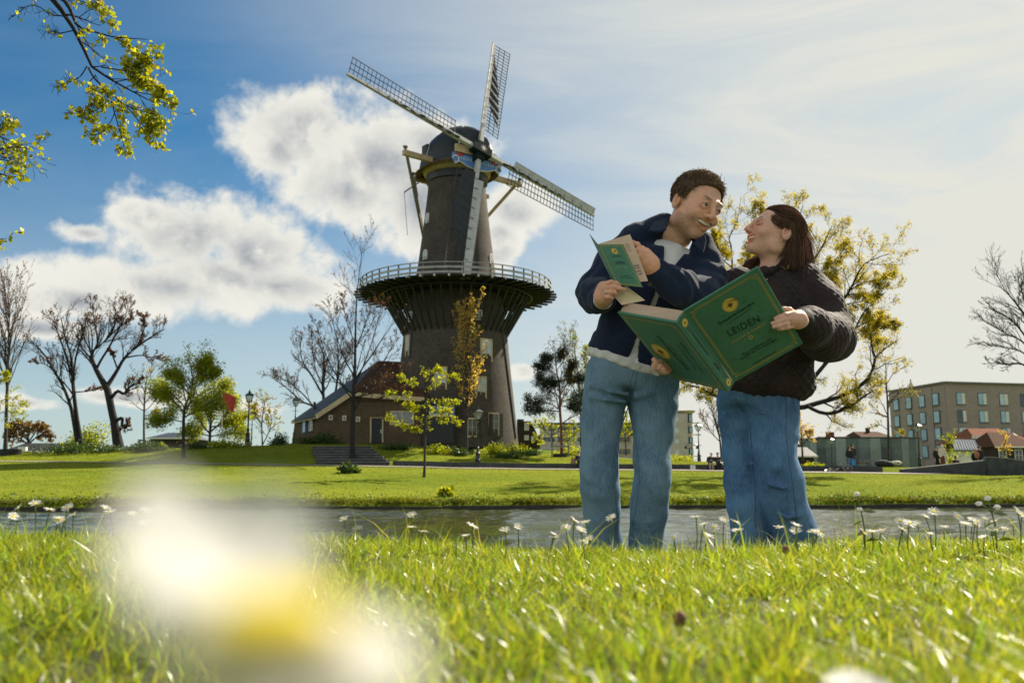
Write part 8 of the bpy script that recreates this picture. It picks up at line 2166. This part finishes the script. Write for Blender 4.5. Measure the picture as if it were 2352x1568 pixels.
def seated(label, px_f, face, top, legs, hair, lean=0.0, longhair=False):
    return folk(label, px_f, face, top, legs, hair, (0, 0, .46), ((-.19, 0, .95), (.19, 0, .95)), (lean, -.04, 1.03), (lean * 1.4 + face * .03, -.08, 1.22), [((a[0][0] + lean, a[0][1], a[0][2]), a[1], a[2]) for a in seat_arms], [(-.10, -.42, .48), (.10, -.42, .48)], [(-.11, -.46, .0), (.11, -.46, .0)], longhair=longhair)
seat = lambda x, y, Y=66.95: gp(u_, x, y, Y, -.07)
seated('white-haired person in black sitting on the low wall between the couple', seat(1150, 980), 1, K_black, K_beige, K_hwhite, .05)
seated('dark-haired person in charcoal sitting beside the white-haired person', seat(1212, 985), -1, K_charcoal if False else K_dark, K_navy, K_hdark, -.02)
seated('person in dark clothes sitting on the wall left of the man', seat(158, 955), -1, K_navy, K_black, K_hdark, -.04)
bgp = gp(u_, 112, 920, 66.95, .36); bag = thing('tote_bag', 'small pale bag on the wall left of the man', 'bag', None, tuple(bgp))
MB(bgp).prism([bgp + np.array(q) for q in ((-.2, 0, 0), (.2, 0, 0), (.17, 0, .38), (-.15, 0, .42))], (0, .18, 0)).build('pouch', cloth('tan_cloth', (.28, .17, .11)), bag)
MB(bgp).tube([bgp + np.array(q) for q in ((-.12, .09, .38), (-.06, .09, .6), (.06, .09, .6), (.12, .09, .38))], .02, 5).build('handle', K_maroon, bag)
def standing(label, p, face, top, legs, hair, hgt=1.0, longhair=False, hood=None, skirt=None, arms=None):
    z = lambda v: v * hgt
    arms = arms or [((-.18, 0, z(1.38)), (-.24, .02, z(1.1)), (-.2, -.1, z(.86))), ((.18, 0, z(1.38)), (.24, .02, z(1.1)), (.2, -.1, z(.86)))]
    return folk(label, p, face, top, legs, hair, (0, 0, z(.92)), ((-.18, 0, z(1.38)), (.18, 0, z(1.38))), (0, 0, z(1.46)), (face * .02, -.02, z(1.60)), arms, [(-.09, -.03, z(.48)), (.10, .02, z(.48))], [(-.10, 0, .0), (.12, .03, .0)], hood=hood, skirt=skirt, longhair=longhair)
standing('long-haired person in black jacket and jeans walking by the fallen bicycle', gp(s_, 708, 1080, 67.6), 1, K_black, K_blue, K_hbrown, 1.0, True)
standing('person with brown hair half hidden behind the walker by the bicycle', gp(s_, 738, 1075, 68.6), 1, K_dark, K_navy, K_hbrown, 1.03, True)
blb = gp(s_, 742, 1075, 67.4); tb = thing('blue_bag', 'bright blue shopping bag carried by the walker near the bicycle', 'bag', None, (blb[0], blb[1], blb[2] + .35))
MB(tb.location).prism([np.array(tb.location) + np.array(q) for q in ((-.13, 0, 0), (.15, 0, 0), (.13, 0, .45), (-.12, 0, .45))], (0, .14, 0)).build('pouch', cloth('bright_blue', (.06, .25, .50)), tb)
MB(tb.location).tube([np.array(tb.location) + np.array(q) for q in ((-.08, .07, .43), (-.05, .07, .62), (.05, .07, .62), (.08, .07, .43))], .015, 5).build('handle', K_navy, tb)
def ramp(x, ytop, Y, hgt):
    p = A(s_, x, ytop, Y); p[2] -= hgt; return p
standing('person in a cream hooded coat and maroon skirt on the ramp', ramp(1572, 838, 68, 1.76), 1, K_cream, K_maroon, None, 1.05, hood=True, skirt=(0, 0, .3))
standing('person with long black hair beside the cream hood', ramp(1522, 850, 68.4, 1.72), -1, K_black, K_black, K_hdark, 1.0, True)
standing('person in dark brown seen from behind on the ramp', ramp(1702, 942, 68, 1.70), 1, cloth('dark_brown_cloth', (.035, .02, .018)), K_black, K_hdark, 1.0)
standing('person in black with a tan backpack near the right edge', ramp(1925, 848, 66.5, 1.76), 1, K_black, K_navy, K_hdark, 1.05)
standing('long-haired person in black walking beside the tan backpack', ramp(1885, 878, 66.8, 1.66), -1, K_black, K_navy, cloth('blond_hair', (.25, .16, .07)), .98, True)
bk = A(s_, 1905, 925, 66.2); bpk = thing('backpack', 'tan orange backpack worn by the person in black', 'backpack', None, tuple(bk))
def bpf(P): return sd_ell(P, bk, (.19, .11, .25))
figure_part('pack', bpf, bk - .35, bk + .35, .02, cloth('tan_leather', (.36, .15, .06)), bpk)
def bpp(P): return sd_ell(P, bk + np.array([0, -.10, -.08]), (.12, .05, .10))
figure_part('pocket', bpp, bk - .3, bk + .3, .016, cloth('tan_leather_dark', (.28, .11, .05)), bpk)

# bicycle lying against the low wall
bc = gp(s_, 610, 1090, 66.0); 
bike = thing('bicycle', 'black bicycle lying on its side by the low wall', 'bicycle', None, tuple(bc))
def wheel(c, nrm, r):
    nrm = np.asarray(nrm, float); nrm /= np.linalg.norm(nrm); u = np.cross(nrm, (1, 0, 0.01)); u /= np.linalg.norm(u); v = np.cross(nrm, u)
    o = MB(bc).tube([c + r * (math.cos(t) * u + math.sin(t) * v) for t in np.linspace(0, 2 * math.pi, 29)], .024, 6, False).build('wheel', M_black, bike, True)
    MB(bc).tube([c + (r - .035) * (math.cos(t) * u + math.sin(t) * v) for t in np.linspace(0, 2 * math.pi, 29)], .014, 5, False).build('rim', M_silver, o, True)
    for k in range(10):
        t = k * math.pi / 5; MB(bc).tube([c, c + (r - .03) * (math.cos(t) * u + math.sin(t) * v)], .004, 3).build('spoke', M_silver, o)
    MB(bc).tube([c - nrm * .05, c + nrm * .05], .025, 6).build('hub', M_silver, o)
wF = A(s_, 685, 1078, 66.0); wF[2] = bc[2] + .30; wheel(wF, (-.25, -.75, .55), .34)
wB = bc + np.array([-.72, .1, .10]); wheel(wB, (-.05, -.35, .95), .34)
cr = bc + np.array([-.28, .05, .16]); sd_ = bc + np.array([-.5, .5, .22]); hd = wF + np.array([-.22, .38, .06])
for nm, a_, b_, r in (('down_tube', cr, hd, .022), ('seat_tube', cr, sd_, .02), ('top_tube', sd_, hd, .02), ('chain_stay', cr, wB, .014), ('seat_stay', sd_, wB, .012), ('fork', hd, wF, .016), ('stem', hd, hd + np.array([.05, .2, .12]), .016)): MB(bc).tube([a_, b_], r, 6).build(nm, M_black, bike, True)
hb_ = hd + np.array([.05, .2, .12]); MB(bc).tube([hb_ + np.array(q) for q in ((-.2, -.1, .24), (-.05, .02, .08), (0, 0, 0), (.05, .02, -.06), (-.02, -.08, -.12))], .014, 6).build('handlebar', M_silver, bike, True)
def sadf(P): return smin(sd_cone(P, sd_ + np.array([-.06, .12, .03]), sd_ + np.array([.14, .1, .05]), .06, .025), sd_cone(P, sd_ + np.array([-.08, .1, -.03]), sd_ + np.array([-.08, .14, .1]), .04, .04), .03)
figure_part('saddle', sadf, sd_ - .25, sd_ + .3, .016, M_leather, bike)
MB(bc).tube([cr + np.array([-.02, -.05, .06]), cr + np.array([.1, -.1, .1])], .012, 5).build('crank', M_silver, bike); MB(bc).box(cr + np.array([.14, -.12, .12]), (.09, .05, .03)).build('pedal', M_black, bike)
# things on the pavilion terrace
for k, (x, y, lb) in enumerate(((800, 1030, 'reddish bench in front of the glass pavilion'),)):
    p = gp(s_, x, y, 82); bn_ = thing('bench', lb, 'bench', None, tuple(p))
    MB(p).box(p + np.array([0, 0, .45]), (1.6, .45, .06)).build('seat', K_maroon, bn_)
    for sx in (-.7, .7): MB(p).box(p + np.array([sx, 0, .2]), (.08, .4, .5)).build('leg', M_iron, bn_)
p = gp(s_, 1050, 1050, 70); tp = thing('heap_of_bags', 'dark bundle with a white cloth lying behind the low wall', 'bundle', None, tuple(p))
def hpf(P): return smin(sd_ell(P, p + np.array([-.3, 0, .3]), (.6, .3, .28)), sd_ell(P, p + np.array([.3, .1, .25]), (.4, .3, .22)), .1) + wrinkle(P, .02, .3)
figure_part('bundle', hpf, p - 1.1, p + 1.1, .04, K_dark, tp)
def hpw(P): return sd_ell(P, p + np.array([.75, -.1, .35]), (.42, .2, .16)) + wrinkle(P, .02, .4)
figure_part('white_cloth', hpw, p - .3, p + 1.4, .035, K_cream, tp)

# ------------------------------------------------------------------ daisies
M_petal = pm('daisy_petal', (.78, .77, .74), .6, .06, 60, transl=.5, spec=.3)
M_disc = pm('daisy_disc', (.95, .70, .0), .7, .2, 300, bump=.5, bscale=900)
M_stem = grass_mat('daisy_stem', (.10, .15, .02), .2, .4, .5)
def daisy_meshes(np_, R0, cup, seed, wide=1.0):
    """petal mesh set and disc of one flower head, facing +z at the origin"""
    rg = np.random.default_rng(seed); pet = []
    for k in range(np_):
        a = 2 * math.pi * k / np_ + rg.normal(0, .05); L = R0 * rg.uniform(.88, 1.08); wd = R0 * rg.uniform(.16, .22) * wide; lift = cup + rg.normal(0, .12)
        V = []
        for t, w_ in ((.18, .35), (.45, .8), (.75, 1.0), (.94, .7), (1.0, .25)):
            r = L * t; z = math.sin(lift) * r * (1 - .25 * t); rr_ = math.cos(lift) * r
            for s in (-1, 1): V.append((rr_ * math.cos(a) - s * wd * w_ * .5 * math.sin(a), rr_ * math.sin(a) + s * wd * w_ * .5 * math.cos(a), z + .06 * wd * (s == 1)))
        pet.append((V, [(2 * i, 2 * i + 1, 2 * i + 3, 2 * i + 2) for i in range(4)]))
    return pet
def disc_mesh(R0):
    b = MB(); b.lathe([(R0 * .30, -R0 * .02), (R0 * .30, R0 * .06), (R0 * .2, R0 * .13), (R0 * .05, R0 * .16)], 12); return b.mesh('disc', True)
PETS = {}
def daisy(label, root_p, top_p, nrm, R0, seed, split=False, cup=.15, group='daisies growing in the near grass', np_=20):
    root_p = np.asarray(root_p, float); top_p = np.asarray(top_p, float)
    o = thing('daisy', label, 'daisy', group, tuple(root_p))
    nrm = np.asarray(nrm, float); nrm /= np.linalg.norm(nrm); q = Vector(nrm).to_track_quat('Z', 'Y')
    midp = (root_p + top_p) / 2 + np.array([rng.uniform(-.006, .006), rng.uniform(-.006, .006), 0])
    P_ = resample([root_p, midp, top_p], [1, 1, 1], 6)[0] - root_p
    sm = Acc(); V, F = tubes(P_[None], np.full((1, 6), .0011 * max(R0 / .011, 1)), 5); sm.add(V, F, np.ones((len(V), 3))); link('stem', sm.mesh('stem'), M_stem, o)
    pet = daisy_meshes(np_, R0, cup, seed, 1.7 if split else 1.0)
    if split:
        for V, F in pet:
            b = MB(); b._add(V, F); p = b.build('petal', M_petal, o, True, fixn=False); p.location = top_p - root_p; p.rotation_mode = 'QUATERNION'; p.rotation_quaternion = q
    else:
        key = (seed % 5, round(cup, 1))
        if key not in PETS:
            b = MB()
            for V, F in daisy_meshes(np_, 1.0, cup, seed % 5): b._add(V, F)
            PETS[key] = b.mesh('petals', True)
        p = link('petals', PETS[key], M_petal, o); p.location = top_p - root_p; p.rotation_mode = 'QUATERNION'; p.rotation_quaternion = q; p.scale = (R0,) * 3
    if 'disc' not in PETS: PETS['disc'] = disc_mesh(1.0)
    d = link('disc', PETS['disc'], M_disc, o); d.location = top_p - root_p; d.rotation_mode = 'QUATERNION'; d.rotation_quaternion = q; d.scale = (R0,) * 3
    return o
def gnd(x, y): return np.array([x, y, float(near_z(x, y))])
# the big one right in front of the lens
cb = at(612, 1420, .0555)
bigd = thing('daisy', 'huge blurred daisy with a yellow centre right in front of the lens', 'daisy', 'daisies close to the lens', tuple(gnd(cb[0] + .004, .072)))
gb = np.array(bigd.location)
M_petalb = pm('near_daisy_petal', (.88, .87, .83), .6, .03, 60, transl=.62, spec=.2)
for (tx, ty, td, wpx) in ((310, 1105, .086, 175), (250, 1220, .080, 150), (290, 1350, .076, 160), (470, 1170, .092, 120), (610, 1125, .088, 170), (700, 1190, .086, 120), (960, 1555, .070, 190), (840, 1610, .068, 190), (640, 1660, .066, 190), (480, 1610, .068, 180), (390, 1480, .072, 150), (900, 1470, .075, 110)):
    td *= .75; tipp = at(tx, ty, td); ax_ = tipp - cb; L = np.linalg.norm(ax_); ax_ /= L; sd__ = unit(np.cross(ax_, cb - CAM)[None])[0]; nn_ = np.cross(sd__, ax_); wm = wpx / FPX * td
    V = []
    for t, w_ in ((.10, .35), (.4, .85), (.7, 1.0), (.9, .8), (1.0, .3)):
        c_ = cb + ax_ * L * t + nn_ * L * .12 * math.sin(t * math.pi)
        for s_g in (-1, 1): V.append(c_ + sd__ * s_g * wm * w_ / 2)
    b_ = MB(gb); b_._add(V, [(2 * i, 2 * i + 1, 2 * i + 3, 2 * i + 2) for i in range(4)]); b_.build('petal', M_petalb, bigd, True, fixn=False)
dk = MB(gb); cd_ = at(622, 1420, .0525); dk.lathe([(.0034, -.0012), (.0038, .0002), (.0026, .0012), (.0006, .0016)], 14, tuple(cd_)); dk.build('disc', M_disc, bigd, True)
MB(gb).tube([gb, cb + np.array([.001, .005, -.012]), cb + np.array([0, .001, -.0008])], .0007, 6).build('stem', M_stem if False else M_greywood, bigd, True)
tp_ = at(1975, 1600, .30)
daisy('blurred white daisy cut by the bottom edge', gnd(tp_[0], .31), tp_, (.1, -.35, .9), .013, 8, True, .2, 'daisies close to the lens', 20)
rd = np.random.default_rng(77)
spots = []
for px in (35, 75, 110, 150, 165, 235, 250, 300, 330): spots.append((px, 1232 + rd.uniform(-10, 14), rd.uniform(1.7, 2.3)))
for px, py in ((1190, 1248), (1300, 1235), (1320, 1250), (1345, 1245), (1405, 1230), (1160, 1255), (1600, 1236), (1640, 1240), (1665, 1246), (1690, 1240), (1830, 1228), (1790, 1240), (1620, 1255), (2090, 1222), (2110, 1238), (2150, 1240), (2170, 1245), (2205, 1236), (2235, 1206), (2262, 1222), (2290, 1240), (2310, 1218), (2340, 1212), (2330, 1240), (2250, 1245), (2130, 1250), (2350, 1228), (2070, 1236), (2280, 1258), (945, 1244), (1085, 1246), (790, 1252), (820, 1240)): spots.append((px, py, rd.uniform(1.75, 2.35)))
for _ in range(22): spots.append((rd.uniform(900, 2340), rd.uniform(1262, 1360), None))
for _ in range(6): spots.append((rd.uniform(0, 330), rd.uniform(1260, 1360), None))
where = lambda px: 'left' if px < 500 else ('between the tall grass near the man' if px < 1550 else ('by the feet of the woman' if px < 1950 else 'right'))
ORD = ['first', 'second', 'third', 'fourth', 'fifth', 'sixth', 'seventh', 'eighth', 'ninth', 'tenth', 'eleventh', 'twelfth', 'thirteenth', 'fourteenth', 'fifteenth']
def zone(px, py):
    a = 'left of the big blurred daisy' if px < 560 else 'just right of the big blurred daisy' if px < 1130 else 'before the man' if px < 1560 else 'before the woman' if px < 1950 else 'right of the woman'
    return a, ('on the grass crest' if py < 1258 else 'low in the grass')
zn = {}
for i, (px, py, Yd) in enumerate(spots): zn.setdefault(zone(px, py), []).append((px, i))
rank = {}
for z_, l_ in zn.items():
    for k_, (px, i) in enumerate(sorted(l_)): rank[i] = (k_, len(l_))
def place_word(px, py, i):
    a, b = zone(px, py); k_, n_ = rank[i]
    pos = ORD[k_] + ' from the left' if k_ < 15 else ORD[n_ - 1 - k_] + ' from the right'
    return 'daisy %s %s, %s' % (b, a, pos)
for i, (px, py, Yd) in enumerate(spots):
    if Yd is None:
        Yd = float(np.clip(.16 * FPX / max(py - 1104 - 60, 60), .9, 1.9))
    t_ = at(px, py, Yd); gz = float(near_z(t_[0], Yd))
    if py < 1258 and t_[2] < gz + .07: t_[2] = gz + rd.uniform(.066, .088)
    elif t_[2] < gz + .04: t_[2] = gz + rd.uniform(.045, .06)
    if t_[2] > gz + .13: gz = t_[2] - .13
    daisy(place_word(px, py, i), (t_[0] + rd.uniform(-.01, .01), Yd + rd.uniform(-.005, .015), float(near_z(t_[0], Yd)) - .003), t_, (rd.normal(0, .35), -.25 + rd.normal(0, .4), 1.0), rd.uniform(.011, .0145), i, False, rd.choice([.1, .25, .4]))
# two tall weeds with small white heads at the right
def weed(label, px, py, Y, heads):
    t_ = at(px, py, Y); g_ = gnd(t_[0] + .01, Y); o = thing('tall_weed', label, 'weed', 'tall flowering weeds on the crest', tuple(g_))
    P_ = resample([g_, (g_ + t_) / 2 + np.array([.006, 0, 0]), t_], [1, 1, 1], 8)[0] - g_
    sm = Acc(); V, F = tubes(P_[None], np.full((1, 8), .0016), 5); sm.add(V, F, np.ones((len(V), 3)))
    for dx, dy in heads:
        e = at(px + dx, py + dy, Y) - g_; Q = resample([P_[5], (P_[5] + e) / 2 + np.array([0, 0, .003]), e], [1, 1, 1], 5)[0]; V, F = tubes(Q[None], np.full((1, 5), .0012), 4); sm.add(V, F, np.ones((len(V), 3)))
    link('stem', sm.mesh('stem'), M_stem, o)
    for dx, dy in [(0, 0)] + heads:
        e = at(px + dx, py + dy, Y) - g_
        def hf_(P): return sd_ell(P, e + g_, (.0065, .0065, .0042)) - .0022 * np.sin(P[:, 0] * 1400) * np.sin(P[:, 2] * 1500) * np.sin(P[:, 1] * 1300)
        figure_part('flower_head', hf_, e + g_ - .014, e + g_ + .014, .0016, M_petal, o)
    lf_m = Acc(); V, F, C = leaves(P_[[2, 3, 4, 5]] + 0, .03, np.random.default_rng(3), 0, .4); lf_m.add(V, F, C); link('leaf', lf_m.mesh('leaf', False), M_stem, o)
weed('tall weed with one white head in front of the right water', 1968, 1134, 1.9, [(6, 36)])
weed('tall branching weed with white heads near the right edge', 2268, 1144, 1.85, [(-20, 12), (22, 20)])
# two brown seed heads in the grass
for (px, py, Y, lb) in ((1805, 1262, 1.6, 'round brown seed head on the crest before the woman'), (1560, 1420, .85, 'blurred brown seed head low in the middle of the grass')):
    t_ = at(px, py, Y); g_ = gnd(t_[0], Y); t_[2] = max(t_[2], g_[2] + .02); o = thing('seed_head', lb, 'seed head', 'brown seed heads', tuple(g_))
    def sf_(P): return sd_ell(P, t_, (.0065, .0065, .007)) - .0022 * np.sin(P[:, 0] * 1100) * np.sin(P[:, 2] * 1200)
    figure_part('head', sf_, t_ - .015, t_ + .015, .0016, cloth('brown_seed', (.16, .07, .04)), o)
    MB(g_).tube([g_, t_], .0014, 5).build('stem', M_greywood, o)
p = at(262, 1250, 1.9); o = thing('dandelion', 'single yellow dandelion among the left daisies', 'dandelion', None, tuple(gnd(p[0], 1.9)))
def df_(P): return sd_ell(P, p, (.013, .013, .006)) - .002 * np.sin(P[:, 0] * 1200) * np.sin(P[:, 1] * 1200)
figure_part('flower_head', df_, p - .02, p + .02, .002, cloth('dandelion_yellow', (.75, .52, .01)), o)
MB(o.location).tube([np.array(o.location), p], .0016, 5).build('stem', M_greywood, o)
